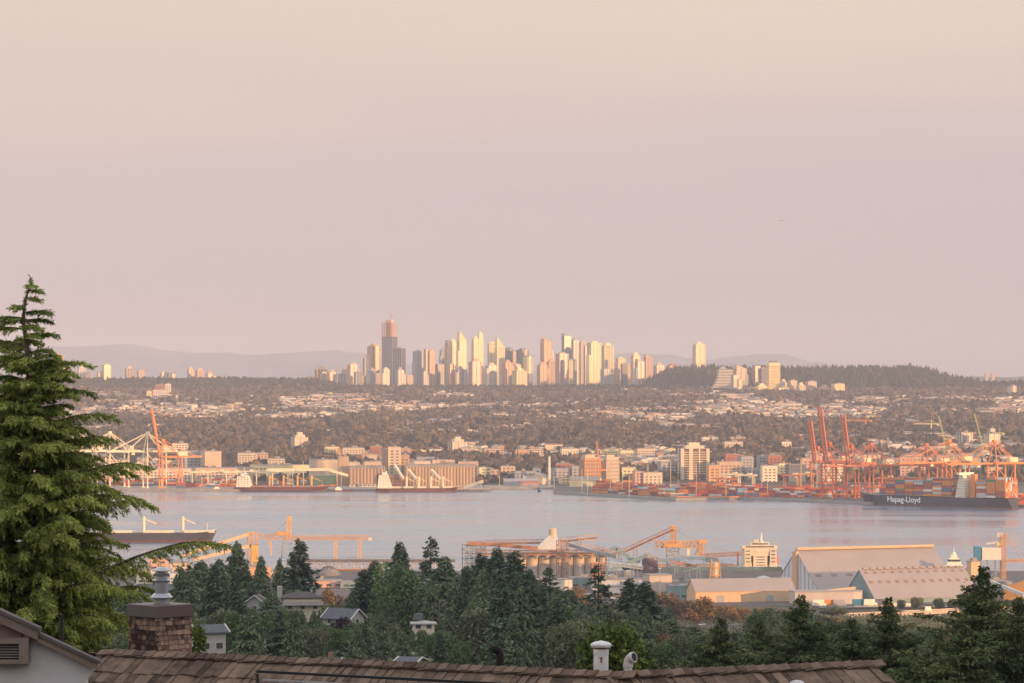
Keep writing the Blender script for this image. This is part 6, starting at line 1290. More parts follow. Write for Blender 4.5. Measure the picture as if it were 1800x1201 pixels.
# ------------------------------------------------------------------ near firs at the right, bright tree, big conifer at the left
N_FIR = tintmat('needles_near_fir', (.032, .052, .022), (.17, .20, .085), nscale=1.2)
def fir_near(seed, h, R, nb=150): return conifer_np(h, R * 1.75, int(nb * 1.15), 26, .36, seed, droop=.20, irregular=.5, power=1.0, bare=.12, nleaf=9, hang=.2, up=.30, flat=.42, top=.0, lean=.006)
NF = [('sparse', 1270, 250, 1088, 400, 6.0, 'dark near fir behind the low end of the right roof, leftmost of its row'), ('s', 1408, 240, 1048, 401, 6.0, 'near fir with ragged side limbs, top against the round-ended building'), ('s', 1336, 262, 1092, 402, 5.4, 'near fir between the leftmost one and the ragged one'), ('s', 1497, 235, 1090, 403, 5.0, 'bushy near fir with blunt top, left of the pointed one'),
      ('s', 1561, 245, 1052, 404, 5.6, 'pointed near fir with top before the second shed'), ('s', 1730, 205, 998, 405, 7.0, 'largest near fir, tall and broad at the right edge'), ('s', 1790, 190, 1052, 406, 5.5, 'near fir cut off by the right edge of the view'), ('s', 1650, 230, 1112, 407, 5.0, 'low near fir just left of the largest one'), ('s', 1605, 250, 1128, 408, 4.5, 'lowest near fir right of the pointed one'), ('s', 1450, 262, 1118, 409, 4.5, 'small near fir between the ragged and the bushy ones'), ('s', 1695, 180, 1100, 410, 5, 'dark near fir in front of the largest one, lower left')]
for k, px, d, yt, sd_, R_, lab in NF:
    x = X(px, d); z = G(x, d) - .3; h = Z(yt, d) - z
    r = tree_from(fir_near(sd_, h, R_ * .95, 260 if px == 1730 else 190), 'fir_tree', N_FIR, lab, 'near firs at the right'); r.location = (x, d, z)
x = X(1085, 185); z = G(x, 185); h = Z(1092, 185) - z
r = tree_from(broadleaf_np(h, 2.6, 3000, 5, .26, 77, base=.35, lumps=18), 'broadleaf_tree', tintmat('leaves_bright', (.035, .060, .012), (.14, .18, .04), nscale=1.5), 'bright yellow-green leafy tree behind the white roof vents'); r.location = (x, 185, z)
def big_conifer():
    d = 80.0; x0 = X(50, d); zb = G(x0, d) - .2; zt = Z(487, d); h = zt - zb; g_ = np.random.default_rng(5)
    r = thing('conifer_tree', 'very large green conifer with drooping sprays, filling the left edge', 'tree', (x0, d, zb))
    Zr = lambda row: Z(row, d) - zb
    tz = np.array([0, h * .4, Zr(900), Zr(750), Zr(640), Zr(560), Zr(525), Zr(500), h]); txx = np.array([-.12, -.05, 0, .02, 0.0, -.12, -.06, .05, .05]); wood = [(np.stack([txx, txx * .3, tz], -1), np.array([.30, .22, .15, .09, .06, .040, .028, .018, .010]))]
    rows = [487, 505, 530, 560, 600, 640, 700, 760, 820, 880, 950, 1100, 1400]; rads = [.12, .26, .50, .66, .85, 1.0, 1.25, 1.55, 1.95, 2.35, 2.6, 2.9, 4.0]
    limbs = []
    row = 500.0
    while row < 1480:
        for _ in range(1 if row < 560 else 2 if row < 1170 else 1):
            limbs.append((row + g_.uniform(-3, 3), g_.uniform(0, 6.283), g_.uniform(.62, 1.12)))
        row += 12.5 if row < 620 else 7.5 if row < 760 else 4.4 if row < 1170 else 12
    for lm in ((655, .05, 1.35), (615, 3.1, 1.3), (700, -.15, 1.25), (762, -.1, 1.32), (800, .15, 1.1), (870, -.1, 1.3), (905, .1, 1.22), (1078, -.2, 1.72, .60, .22), (940, 0.35, 1.2), (560, 3.3, 1.3), (580, 2.9, 1.5), (1060, -.3, 1.15), (1090, .2, 1.1)): limbs.append(lm)
    for _ in range(150): limbs.append((g_.uniform(640, 1180), g_.uniform(0, 6.283), g_.uniform(.4, .8)))
    PP, DD, LL, TT = [], [], [], []; up = np.array([0, 0, 1.])
    for lm in limbs:
        row, az, m = lm[:3]
        z0 = Zr(row); L = np.interp(row, rows, rads) * m; az += 0; bx = np.interp(z0, tz, txx); low = row > 1175
        k = 14; s = np.linspace(0, 1, k); rise = g_.uniform(.36, .52) if row > 600 else .2; drp = g_.uniform(.22, .36)
        if len(lm) > 3: rise, drp = lm[3:]
        wob = np.cumsum(g_.normal(0, .02, k)) * L
        path = np.stack([bx + s * L * math.cos(az) - wob * math.sin(az), s * L * math.sin(az) + wob * math.cos(az), z0 + L * (rise * s - drp * s ** 2.4) - .12 * L * np.maximum(0, s - .8) * 4 * .5], -1)
        wood.append((path, np.linspace(.012 + .012 * L, .004, k)))
        side = np.array([-math.sin(az), math.cos(az), 0.]); fw = np.array([math.cos(az), math.sin(az), 0.]); tl = np.clip(g_.normal(.45, .14), .1, .9)
        nb = int(L / (.052 if not low else .16)) + 5
        for j in range(nb):
            t = (j + g_.uniform(.2, .8)) / nb
            if t < .10 and L > 1: continue
            p = np.array([np.interp(t, s, path[:, i]) for i in range(3)]); sg = 1 if j % 2 else -1
            bl_ = min(.62, (.15 + .21 * L * (1 - t) ** .8)) * g_.uniform(.55, 1.15)
            if t > .93: bl_ *= .7
            q = np.linspace(0, 1, 6); bd_ = unit(fw * g_.uniform(.5, .95) + side * sg * g_.uniform(.35, .9) * (1.1 - .7 * t) + up * g_.uniform(-.05, .2))
            bp_ = p[None] + bd_[None] * (q * bl_)[:, None] - up[None] * (q ** 2 * bl_ * (g_.uniform(.15, .5) if row < 740 else g_.uniform(.3, .9)))[:, None]
            nn = int(bl_ / .0085) + 4
            if low: nn //= 3
            tt = g_.uniform(0, 1, nn); bb = np.stack([np.interp(tt, q, bp_[:, i]) for i in range(3)], -1)
            bdir = unit(bp_[-1] - bp_[0]); dv = unit(bdir[None] * g_.uniform(.35, 1.1, nn)[:, None] + g_.normal(0, .42, (nn, 3)) - up[None] * g_.uniform(.1, .55, nn)[:, None])
            PP.append(bb + g_.normal(0, .010, (nn, 3))); DD.append(dv); LL.append(g_.uniform(.05, .13, nn)); TT.append(np.full(nn, np.clip(tl + .28 * (tt.mean() - .5) + g_.normal(0, .10) + .16 * (t > .7), 0, 1)))
        # needles straight on the limb tip
        nn = int(L * 26); tt = g_.uniform(.25, 1, nn); bb = np.stack([np.interp(tt, s, path[:, i]) for i in range(3)], -1); PP.append(bb); DD.append(unit(fw[None] * .6 + g_.normal(0, .5, (nn, 3)))); LL.append(g_.uniform(.04, .08, nn)); TT.append(np.full(nn, tl))
    # leader
    nn = 520; tt = g_.uniform(Zr(640), h, nn); bb = np.stack([np.interp(tt, tz, txx), np.zeros(nn), tt], -1); PP.append(bb); DD.append(unit(g_.normal(0, .7, (nn, 3)) - up[None] * .1)); LL.append(g_.uniform(.04, .13, nn)); TT.append(np.full(nn, .4))
    P_, D, L_, T = map(np.concatenate, (PP, DD, LL, TT)); v, q = leaf_quads(P_, D, L_, L_ * .085 + .0035, g_); print('big conifer leaves', len(P_))
    wv, wq = tubes(wood, 6); npmesh('trunk', wv, wq, [bark], parent=r); npmesh('crown', v, q, [tintmat('needles_conifer', (.045, .078, .015), (.42, .48, .13), nscale=2.2, amt=.3)], attr=np.repeat(T, 4), parent=r)
big_conifer()
# a few sprays of a second conifer right of the chimney
def small_conifer(px, d, yt, R_, seed, lab):
    x = X(px, d); z = G(x, d) - .2; h = Z(yt, d) - z; r = tree_from(conifer_np(h, R_, 150, 26, .20, seed, droop=.5, irregular=.4, power=.7, bare=.1, nleaf=9, hang=.5, up=.35, flat=.28), 'conifer_tree', tintmat('needles_conifer', (.030, .060, .012), (.22, .28, .075)), lab); r.location = (x, d, z)
small_conifer(352, 75, 1092, 1.0, 61, 'small bright green conifer tip directly right of the chimney')
# ------------------------------------------------------------------ houses in the woods
def cottage(px, d, L, Wd, h, rh, rot, wm_, rm_, label, name='house', hip=False, z=None, dz=0, chim=False):
    x = X(px, d); z0 = (G(x, d) if z is None else z) + dz; r = thing(name, label, 'house', (x, d, z0), rot); hl, hw = L / 2, Wd / 2
    b = MB(); b.box(0, 0, -6, L, Wd, h + 6)
    if not hip: b.raw([(-hl, -hw, h), (-hl, hw, h), (-hl, 0, h + rh - .05), (hl, -hw, h), (hl, hw, h), (hl, 0, h + rh - .05)], [(0, 2, 1), (3, 4, 5), (0, 3, 5, 2), (1, 2, 5, 4)])
    b.build('walls', wm_, r); b = MB(); o = .6; k = hl - hw if hip else hl + o
    P_ = [(-hl - o, -hw - o, h - .1), (hl + o, -hw - o, h - .1), (hl + o, hw + o, h - .1), (-hl - o, hw + o, h - .1), (-k, 0, h + rh), (k, 0, h + rh)]; Q_ = [(a, b_, c - .28) for a, b_, c in P_]
    b.raw(P_ + Q_, [(0, 1, 5, 4), (2, 3, 4, 5), (7, 6, 10, 11), (9, 8, 11, 10), (1, 0, 6, 7), (3, 2, 8, 9)] + ([(1, 2, 5), (3, 0, 4), (6, 7, 8, 9), (2, 1, 7, 8), (0, 3, 9, 6)] if hip else [(1, 7, 11, 5), (5, 11, 8, 2), (0, 4, 10, 6), (4, 3, 9, 10)]))
    rf = b.build('roof', rm_, r)
    if not hip:
        b = MB()
        for s in (-1, 1):
            b.bar((hl + o + .02, s * (hw + o), h - .15), (hl + o + .02, 0, h + rh - .05), .16); b.bar((-hl - o - .02, s * (hw + o), h - .15), (-hl - o - .02, 0, h + rh - .05), .16)
        b.bar((-hl - o, 0, h + rh - .12), (hl + o, 0, h + rh - .12), .05); b.build('bargeboards', WTRIM, r)
    if chim: b = MB(); b.box(hl * .4, hw * .3, h + rh * .4, .7, .7, rh + .5); b.build('chimney', BRK, rf)
    nw = max(2, int(L / 3.2)) if h > 2.2 else 0
    for i in range(nw):
        w_ = MB(); xx = -hl + (i + .5) * L / nw; w_.box(xx, -hw - .02, 1.1, 1.5, .12, 1.3); wo = w_.build('window', WTRIM, r); w_ = MB(); w_.box(xx, -hw - .06, 1.2, 1.28, .12, 1.1); w_.build('pane', PANE, wo)
    for s in (-1, 1) if nw else ():
        w_ = MB(); w_.box(s * (hl + .02), 0, 1.1, .12, 1.5, 1.3); wo = w_.build('window', WTRIM, r); w_ = MB(); w_.box(s * (hl + .06), 0, 1.2, .12, 1.28, 1.1); w_.build('pane', PANE, wo)
    return r
WTRIM = mat('trim_white', (.62, .61, .59), .6, .05, 1); PANE = mat('window_pane', (.06, .07, .08), .12, .2, .3, spec=.6); BRK = mat('brick', (.28, .14, .10), .85, .3, 4)
STU = mat('stucco_cream', (.62, .55, .44), .85, .08, .5); STW = mat('stucco_white', (.38, .37, .36), .85, .06, .5); SLT = mat('slate_roof', (.10, .11, .13), .8, .25, 1.2); CHAR = mat('charcoal_roof', (.09, .08, .08), .85, .25, 1.2); GRY = mat('siding_grey', (.30, .31, .33), .8, .12, .6)
def on(row, d, px): return Z(row, d)
r = cottage(530, 1000, 11, 8, 4.6, 1.4, rad(8), STU, CHAR, 'two-storey modern house with hipped roof and cream window wall below the layered fir', hip=True, chim=False, z=Z(1076, 1000))
b = MB(); b.box(-6.4, 0, 0, 1.4, 3, 7.6); b.build('chimney_block', STW, r); b = MB(); b.box(0, -4.9, 2.3, 12, 2, .3); b.box(0, -5.85, 2.6, 12, .08, .9); b.build('balcony', STW, r)
cottage(451, 990, 4.6, 4.6, 3.4, 2.0, rad(80), GRY, CHAR, 'grey house with small white-trimmed gable between the cedars', z=Z(1078, 990))
cottage(428, 930, 3.6, 4, 2, 1.3, rad(40), STW, SLT, 'pale small house half hidden under the cedars', z=Z(1102, 930))
cottage(604, 890, 8.5, 6.5, 2.6, 2.4, rad(-32), STW, SLT, 'slate-roofed house with white bargeboards behind the purple tree', z=Z(1103, 890))
r = cottage(744, 860, 5.4, 5, 2.6, .5, rad(4), STU, STW, 'flat-roofed house with a wide white roof edge and dark window band', hip=True, z=Z(1112, 860)); b = MB(); b.box(-1.2, 1, 3.2, 2.6, 2.6, 1.5, top=.8); b.build('rooftop_cabin', SLT, r)
cottage(366, 640, 5.2, 5, 4.4, 1.2, rad(25), STW, SLT, 'white house with balconies directly right of the chimney', z=Z(1150, 640))
cottage(577, 640, 4.4, 4.6, .5, 1.3, rad(30), GRY, SLT, 'slate-blue roof with small chimney just above the near roof ridge', z=Z(1174, 640), chim=True)
cottage(722, 640, 3.6, 4, 1.5, .6, rad(-20), STW, SLT, 'small white garage peeking above the near roof ridge', z=Z(1174, 640))
cottage(278, 1000, 12, 7, 4, 1.6, rad(15), GRY, SLT, 'grey house glimpsed between the flue pipe and the big conifer', z=Z(1060, 1000))
# ------------------------------------------------------------------ the two nearest roofs
def shingle_mat(name, lo, hi, sc=9):
    m = bpy.data.materials.new(name); m.use_nodes = True; n = m.node_tree; b = n.nodes['Principled BSDF']; b.inputs['Roughness'].default_value = .9; b.inputs['Specular IOR Level'].default_value = .15
    a = n.nodes.new('ShaderNodeAttribute'); a.attribute_name = 'tint'; t = n.nodes.new('ShaderNodeTexCoord'); q = n.nodes.new('ShaderNodeMapping'); q.inputs['Scale'].default_value = (60, 60, 60)
    k = n.nodes.new('ShaderNodeTexNoise'); k.inputs['Scale'].default_value = sc; k.inputs['Detail'].default_value = 6; n.links.new(t.outputs['Object'], k.inputs[0])
    k2 = n.nodes.new('ShaderNodeTexNoise'); k2.inputs['Scale'].default_value = 1.1; k2.inputs['Detail'].default_value = 3; n.links.new(t.outputs['Object'], k2.inputs[0])
    s = n.nodes.new('ShaderNodeMath'); s.operation = 'MULTIPLY_ADD'; s.inputs[1].default_value = .9; n.links.new(k.outputs[0], s.inputs[0]); 
    s2 = n.nodes.new('ShaderNodeMath'); s2.operation = 'MULTIPLY_ADD'; s2.inputs[1].default_value = .5; n.links.new(k2.outputs[0], s2.inputs[0]); n.links.new(a.outputs['Fac'], s2.inputs[2])
    s3 = n.nodes.new('ShaderNodeMath'); s3.operation = 'SUBTRACT'; s3.inputs[1].default_value = .7; n.links.new(s2.outputs[0], s3.inputs[0]); n.links.new(s3.outputs[0], s.inputs[2])
    r = n.nodes.new('ShaderNodeValToRGB'); r.color_ramp.elements[0].color = lo + (1,); r.color_ramp.elements[1].color = hi + (1,); n.links.new(s.outputs[0], r.inputs[0]); n.links.new(r.outputs[0], b.inputs['Base Color'])
    u = n.nodes.new('ShaderNodeBump'); u.inputs['Distance'].default_value = .01; n.links.new(k.outputs[0], u.inputs['Height']); n.links.new(u.outputs[0], b.inputs['Normal'])
    return m
SHK = shingle_mat('cedar_shakes', (.045, .033, .027), (.25, .18, .135)); CHS = shingle_mat('chimney_shingles', (.035, .024, .022), (.36, .245, .19), 14)
ALU = mat('flashing_brown', (.10, .08, .08), .5, .15, .8); GALV = mat('galvanised_steel', (.36, .39, .42), .34, .12, 5, metal=.75); PVC = mat('grey_pvc', (.50, .49, .50), .45, .08, 3); VENTW = mat('vent_paint_worn', (.58, .58, .60), .6, .22, 5); BLK = mat('black_pipe', (.014, .014, .016), .6, .2, 3, spec=.25)
def shakes(name, A, B_, down, rows, expo, parent, mt, wmin=.09, wmax=.20, th=.022, seed=1, cap=True, slope_z=-.60, skew=0):
    """tapered wooden shakes on a slope: ridge A-B, `down` horizontal unit vector down the slope"""
    g_ = np.random.default_rng(seed); A, B_ = np.array(A, float), np.array(B_, float); e = B_ - A; Lr = np.linalg.norm(e); e = e / Lr; sl = unit(np.array([down[0], down[1], slope_z])); nrm = unit(np.cross(sl, e)); nrm = nrm if nrm[2] > 0 else -nrm
    V, Q, T = [], [], []; c = 0
    for r_ in range(rows):
        s = -g_.uniform(0, wmax)
        while s < Lr + skew * r_:
            w = g_.uniform(wmin, wmax); l = expo * 1.9; j = g_.normal(0, expo * .05); z_top = .012 + .0 * r_; tn = th * g_.uniform(.8, 1.25)
            a = A + e * s + sl * (r_ * expo + j); tw = g_.normal(0, .006)
            P_ = []
            for (u, v_, hgt) in ((0.003, 0, .0), (w - .006, 0, .0), (w - .006, 1, 1), (0.003, 1, 1)):
                P_.append(a + e * u + sl * (v_ * l) + nrm * (.004 + hgt * tn * 1.5 + (tw if u > .01 else -tw)))
            base = [p - nrm * tn * .9 for p in P_]; V += base + P_; Q += [(c + 4, c + 5, c + 6, c + 7), (c, c + 1, c + 5, c + 4), (c + 1, c + 2, c + 6, c + 5), (c + 2, c + 3, c + 7, c + 6), (c + 3, c, c + 4, c + 7)]; c += 8
            T += [np.clip(g_.normal(.45, .17), 0, 1)] * 8; s += w
    # ridge caps
    if cap:
        s = 0.0
        while s < Lr:
            l = .30; a = A + e * s; t0 = np.clip(g_.normal(.42, .16), 0, 1)
            for sgn, dv in ((1, sl), (-1, unit(np.array([-down[0], -down[1], slope_z])))):
                nn = np.cross(dv, e); nn = nn if nn[2] > 0 else -nn
                q0 = a + nrm * 0 + np.array([0, 0, .045]); w = .13 * g_.uniform(.9, 1.1); lift = .03
                P_ = [q0, q0 + e * l + np.array([0, 0, lift]), q0 + e * l + dv * w + np.array([0, 0, lift]), q0 + dv * w]
                base = [p - nn * .022 for p in P_]; V += base + P_; Q += [(c + 4, c + 5, c + 6, c + 7), (c, c + 1, c + 5, c + 4), (c + 1, c + 2, c + 6, c + 5), (c + 2, c + 3, c + 7, c + 6), (c + 3, c, c + 4, c + 7)]; c += 8; T += [t0] * 8
            s += g_.uniform(.15, .2)
    return npmesh(name, np.array(V), np.array(Q), [mt], attr=np.array(T), parent=parent)
def near_house():
    A = P(176, 1149, 50); B_ = P(1085, 1189.5, 46.1); C_ = P(1528, 1170, 48.1); B_.z = A.z + (B_.z - A.z); r = thing('shake_roof_house', 'nearest house with a weathered cedar shake roof, brick-like chimney and roof vents', 'house', (0, 0, 0))
    e1 = (B_ - A).normalized(); e2 = (C_ - B_).normalized(); dn1 = Vector((e1.y, -e1.x, 0)).normalized(); dn2 = Vector((e2.y, -e2.x, 0)).normalized()
    # roof body (solid under the shakes)
    def slab(A, B_, dn, ln, name, back=2.6):
        b = MB(); lo = Vector((0, 0, -.60 * ln)); f0, f1 = A + dn * ln + lo, B_ + dn * ln + lo; g0, g1 = A - dn * back + Vector((0, 0, -.60 * back)), B_ - dn * back + Vector((0, 0, -.60 * back)); t = Vector((0, 0, -.12)); w0 = Vector((0, 0, -3.2))
        top = [A, B_, f1, f0, g1, g0]; bot = [p + t for p in top]
        b.raw(top + bot, [(0, 1, 2, 3), (1, 0, 5, 4), (7, 6, 9, 8), (6, 7, 10, 11), (3, 2, 8, 9), (4, 5, 11, 10), (0, 3, 9, 6), (5, 0, 6, 11), (2, 1, 7, 8), (1, 4, 10, 7)])
        b.build(name, CHAR, r); b = MB(); q = [f0 * .9 + A * .1 + t * 2, f1 * .9 + B_ * .1 + t * 2, g1 * .9 + B_ * .1 + t * 2, g0 * .9 + A * .1 + t * 2]
        zt = min(p.z for p in q); q = [Vector((p.x, p.y, zt)) for p in q]; b.raw(q + [p + Vector((0, 0, -3.6)) for p in q], [(0, 1, 2, 3), (7, 6, 5, 4), (0, 4, 5, 1), (1, 5, 6, 2), (2, 6, 7, 3), (3, 7, 4, 0)]); b.build('walls', STW, r)
    slab(A, B_ , dn1, 4.4, 'roof_deck'); slab(B_, C_, dn2, 4.2, 'roof_deck')
    for (a, b_, dn, sd_, rws) in ((A, B_, dn1, 3, 16), (B_, C_, dn2, 4, 15)):
        shakes('shakes', a + Vector((0, 0, .01)), b_ + Vector((0, 0, .01)), dn, rws, .26, r, SHK, seed=sd_)
        shakes('shakes', a + Vector((0, 0, .01)), b_ + Vector((0, 0, .01)), -dn, 10, .26, r, SHK, seed=sd_ + 7, cap=False)
    # gutter-like dark flashing with pale soffit strip low on the slope
    p, q = P(452, 1185.5, 48.0), P(1010, 1214, 45.3); u = (q - p).normalized(); b = MB(); b.bar(p + Vector((0, -.0, .04)), q + Vector((0, 0, .04)), .026); b.bar(p, p + Vector((.02, -.12, -.22)), .03); b.build('flashing', BLK, r); b = MB(); b.bar(p + Vector((.08, -.08, -.07)), q + Vector((0, -.08, -.05)), .018); b.build('flashing_lip', GRY, r)
    # chimney: square stack seen corner-on
    d = 50.6; cx, w = X(282, d), .66; zb = Z(1162, d); zc = Z(1083, d); ro = rad(44)
    g_ = np.random.default_rng(9); b = MB(); b.box(cx, d, zb - 1.2, w - .03, w - .03, zc - zb + 1.2, ro); ch = b.build('chimney', CHAR, r)
    V, Q, T = [], [], []; c = 0; n = 4
    for k in range(4):
        a = ro + k * math.pi / 2; ox, oy = math.cos(a), math.sin(a); tx, ty = -oy, ox; z = zb - .6; row = 0
        while z < zc - .01:
            hh_ = .072; s = -w / 2 - (.05 if row % 2 else 0)
            while s < w / 2 - .005:
                ww = g_.uniform(.055, .11); s0, s1 = max(s, -w / 2), min(s + ww - .005, w / 2); o = w / 2 - .012; tt = .016 * g_.uniform(.7, 1.4)
                if s1 - s0 > .01:
                    P_ = [(s0, z + .0, o + tt), (s1, z + g_.normal(0, .002), o + tt), (s1, min(z + hh_ - .004, zc), o + .006), (s0, min(z + hh_ - .004, zc), o + .006)]
                    base = [(cx + ox * .30 + tx * u_, d + oy * .30 + ty * u_, zz) for u_, zz, _ in P_]; top = [(cx + ox * o_ + tx * u_, d + oy * o_ + ty * u_, zz) for u_, zz, o_ in P_]
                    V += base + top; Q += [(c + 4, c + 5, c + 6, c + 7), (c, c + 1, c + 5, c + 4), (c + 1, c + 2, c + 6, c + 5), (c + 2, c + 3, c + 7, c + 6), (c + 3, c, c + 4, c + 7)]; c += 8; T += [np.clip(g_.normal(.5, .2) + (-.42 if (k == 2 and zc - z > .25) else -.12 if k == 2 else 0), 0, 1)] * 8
                s += ww
            z += hh_; row += 1
    npmesh('shingle_cladding', np.array(V), np.array(Q), [CHS], attr=np.array(T), parent=ch)
    b = MB(); b.box(cx, d, zc + .003, w + .05, w + .05, .165, ro); b.box(cx, d, zc + .170, w + .03, w + .03, .012, ro, top=.97); b.build('cap', ALU, ch)
    fx = X(284, d); z0 = zc + .18; b = MB(); rr = .098
    b.lathe(fx, d, [(.115, z0), (.115, z0 + .08)], 20); b.lathe(fx, d, [(.155, z0 + .081), (.165, z0 + .10), (.12, z0 + .155), (rr, z0 + .16), (rr, z0 + .32), (.112, z0 + .325), (.138, z0 + .35), (.112, z0 + .37), (rr * .92, z0 + .375), (rr * .9, z0 + .42), (.115, z0 + .425), (.125, z0 + .44), (.105, z0 + .455), (.1, z0 + .47)], 24)
    b.lathe(fx, d, [(.15, z0 + .485), (.155, z0 + .497), (.06, z0 + .54), (.02, z0 + .548)], 24)
    for a in range(3): b.bar((fx + .09 * math.cos(a * 2.1), d + .09 * math.sin(a * 2.1), z0 + .46), (fx + .09 * math.cos(a * 2.1), d + .09 * math.sin(a * 2.1), z0 + .49), .008)
    b.build('flue_pipe', GALV, ch, smooth=False)
    # vents behind the ridge
    d = 47.2; x = X(1056.5, d); zb = Z(1192, d); b = MB(); k = d / F
    b.lathe(x, d, [(13 * k, zb - .6), (13 * k, zb + 42 * k)], 24); b.lathe(x, d, [(13.6 * k, zb + 42.1 * k), (13.6 * k, zb + 51 * k)], 24); vp = b.build('mushroom_vent', VENTW, r)
    b = MB(); b.lathe(x, d, [(11 * k, zb + 51 * k), (11 * k, zb + 54 * k)], 16); b.build('vent_neck', mat('rusty_iron', (.25, .11, .06), .9, .4, 20), vp)
    b = MB(); b.lathe(x, d, [(17 * k, zb + 54 * k), (18.6 * k, zb + 57 * k), (18.2 * k, zb + 60 * k), (13 * k, zb + 63.2 * k), (4 * k, zb + 65.2 * k), (1 * k, zb + 66 * k)], 28); b.build('vent_cap', VENTW, vp, smooth=False)
    b = MB(); b.box(x - .0, d - 13.4 * k, zb + 28 * k, .025, .01, .075); b.box(x - .0, d - 13.5 * k, zb + 36 * k, .05, .01, .015); b.build('rust_mark', MATS['rusty_iron'], vp)
    def elbow(x, d, zb, h, r0, ex, ey, m, name, rr=24, ang=95, bore=True, collar=True):
        b = MB(); pts = [(x, d, zb - .6), (x, d, zb + h)]; b.bar(pts[0], pts[1], r0, rr); b2 = []
        R = r0 * 1.45
        for a in np.linspace(0, rad(ang), 12): b2.append((x + ex * R * (1 - math.cos(a)), d + ey * R * (1 - math.cos(a)), zb + h + R * math.sin(a)))
        for i in range(11): b.bar(b2[i], b2[i + 1], r0 * 1.06, rr)
        o = b.build(name, m, r, smooth=False); e = Vector(b2[-1]); dv = (e - Vector(b2[-2])).normalized()
        if collar: c_ = MB(); c_.bar(e - dv * r0 * .2, e + dv * r0 * .55, r0 * 1.28, rr); c_.bar((x, d, zb + h - r0 * .9), (x, d, zb + h), r0 * 1.2, rr); c_.build('collar', m, o)
        if bore: c_ = MB(); c_.bar(e + dv * r0 * (.56 if collar else .01), e + dv * r0 * (.60 if collar else .05), r0 * (1.0 if collar else .9), rr); c_.build('pipe_mouth', BLK, o)
    elbow(X(1104, 47.3), 47.3, Z(1188, 47.3), 22 * 47.3 / F, 7.4 * 47.3 / F, .80, -.6, PVC, 'gooseneck_vent', ang=80)
    elbow(X(879, 47.6), 47.6, Z(1184, 47.6), 33 * 47.6 / F, 7.0 * 47.6 / F, -.97, -.25, BLK, 'black_gooseneck_pipe', ang=130, collar=False)
    d = 47.0; b = MB(); b.lathe(X(1401, d), d, [(.09, Z(1215, d)), (.10, Z(1200, d)), (.07, Z(1197, d)), (.02, Z(1195.5, d))], 18); b.build('round_vent', PVC, r)
near_house()
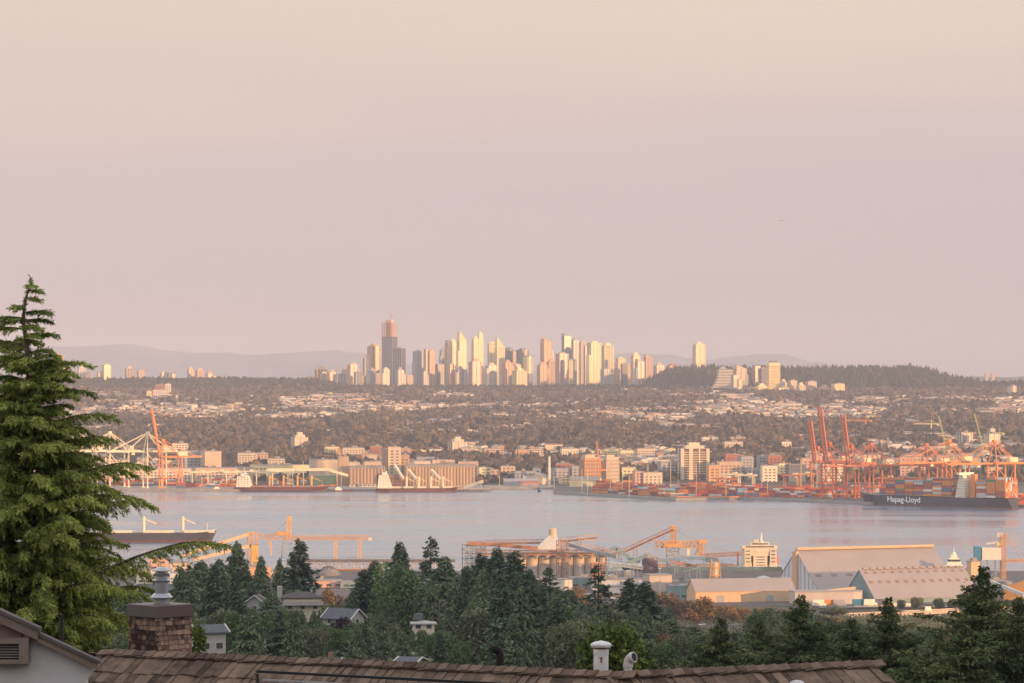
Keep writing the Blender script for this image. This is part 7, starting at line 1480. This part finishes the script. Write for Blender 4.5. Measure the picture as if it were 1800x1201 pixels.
def white_gable_house():
    d = 44.0; r = thing('gabled_house', 'white stucco gable wall with dark brown rake boards and a louvred vent, bottom left', 'house', (0, 0, 0))
    q = lambda px, py, dy=0: P(px, py, d) + Vector((0, dy, 0))
    rk = [(-330, 888), (0, 1082), (178, 1168)]
    b = MB(); y0, y1 = d, d + 5.0
    poly = [q(-330, 934), q(0, 1086), q(68, 1117), q(172, 1168), q(150, 1196), q(140, 1420), q(-330, 1420)]
    bk = [p + Vector((0, .3, 0)) for p in poly]; n = len(poly); b.raw(poly + bk, [tuple(range(n))[::-1], tuple(range(n, 2 * n))] + [(i, (i + 1) % n, n + (i + 1) % n, n + i) for i in range(n)]); b.build('wall', mat('stucco_near', (.50, .49, .52), .9, .06, 3, bump=.004), r)
    BRD = mat('brown_board', (.19, .14, .12), .7, .18, 2)
    def board(p, q_, h, t, yo, name, m):
        b = MB(); v = []
        for yy in (-yo - t, -yo):
            for c_, s in ((p, 0), (q_, 0), (q_, -h), (p, -h)): v.append((c_.x, d + yy, c_.z + s))
        b.raw(v, [(0, 1, 2, 3), (7, 6, 5, 4), (0, 4, 5, 1), (1, 5, 6, 2), (2, 6, 7, 3), (3, 7, 4, 0)]); b.build(name, m, r)
    board(q(-330, 922), q(70, 1106), .13, .05, .14, 'rake_board', BRD); board(q(66, 1112), q(174, 1163), .10, .05, .10, 'rake_board', BRD)
    b = MB()
    for p, q_, yo in ((q(-330, 917), q(74, 1102), -.22), (q(62, 1106), q(178, 1160), -.18)):
        v = []
        for yy in (yo, .0):
            for c_, s in ((p, 0), (q_, 0), (q_, -.045), (p, -.045)): v.append((c_.x, d + yy, c_.z + s))
        b.raw(v, [(0, 1, 2, 3), (7, 6, 5, 4), (0, 4, 5, 1), (1, 5, 6, 2), (2, 6, 7, 3), (3, 7, 4, 0)])
    b.build('roof', CHAR, r)
    # louvred vent box
    x0, x1, z0, z1 = X(-20, d), X(54, d), Z(1164, d), Z(1120, d); b = MB(); w = x1 - x0; cx = (x0 + x1) / 2
    b.box(cx, d - .12, z0, w, .24, .05); b.box(x1 - .06, d - .12, z0 + .051, .12, .235, z1 - z0 - .05); b.box(cx - .06, d - .12, z1 - .07, w - .12, .23, .07); b.build('vent_frame', BRD, r)
    v_ = MB(); b = v_
    for i in range(6): 
        zz = z0 + .07 + i * .035; b.raw([(x0, d - .20, zz), (x1 - .13, d - .20, zz), (x1 - .13, d - .14, zz + .022), (x0, d - .14, zz + .022), (x0, d - .20, zz + .006), (x1 - .13, d - .20, zz + .006), (x1 - .13, d - .14, zz + .028), (x0, d - .14, zz + .028)], [(3, 2, 1, 0), (4, 5, 6, 7), (0, 1, 5, 4), (1, 2, 6, 5), (2, 3, 7, 6), (3, 0, 4, 7)])
    b.build('louvre_slats', mat('slat_brown', (.17, .15, .15), .7, .15, 2), r)
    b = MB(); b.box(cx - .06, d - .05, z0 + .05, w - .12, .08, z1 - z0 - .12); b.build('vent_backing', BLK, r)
    b = MB(); b.box(cx - .06, d - .02, z1 + .0, w - .10, .03, .16); b.build('gable_panel', BRD, r)
    b = MB(); xx, yy = X(108, d + 3), d + 3; b.bar((xx, yy, Z(1128, d + 3) - .3), (xx, yy, Z(1080, d + 3)), .024, 10); b.build('vent_stack', BLK, r)
white_gable_house()
# ------------------------------------------------------------------ haze: one closed box of air round camera and scene
hm = bpy.data.materials.new('haze_air'); hm.use_nodes = True; n = hm.node_tree; n.nodes.clear()
o_ = n.nodes.new('ShaderNodeOutputMaterial'); v_ = n.nodes.new('ShaderNodeVolumePrincipled')
v_.inputs['Color'].default_value = (.575, .63, .765, 1); v_.inputs['Density'].default_value = 5.0e-5; v_.inputs['Anisotropy'].default_value = -.2
n.links.new(v_.outputs[0], o_.inputs['Volume'])
hz = MB(); hz.box(0, 21500, -14, 24000, 49000, 470); ho = hz.build('haze', hm); tag(ho, 'thin pinkish evening haze', kind='stuff')
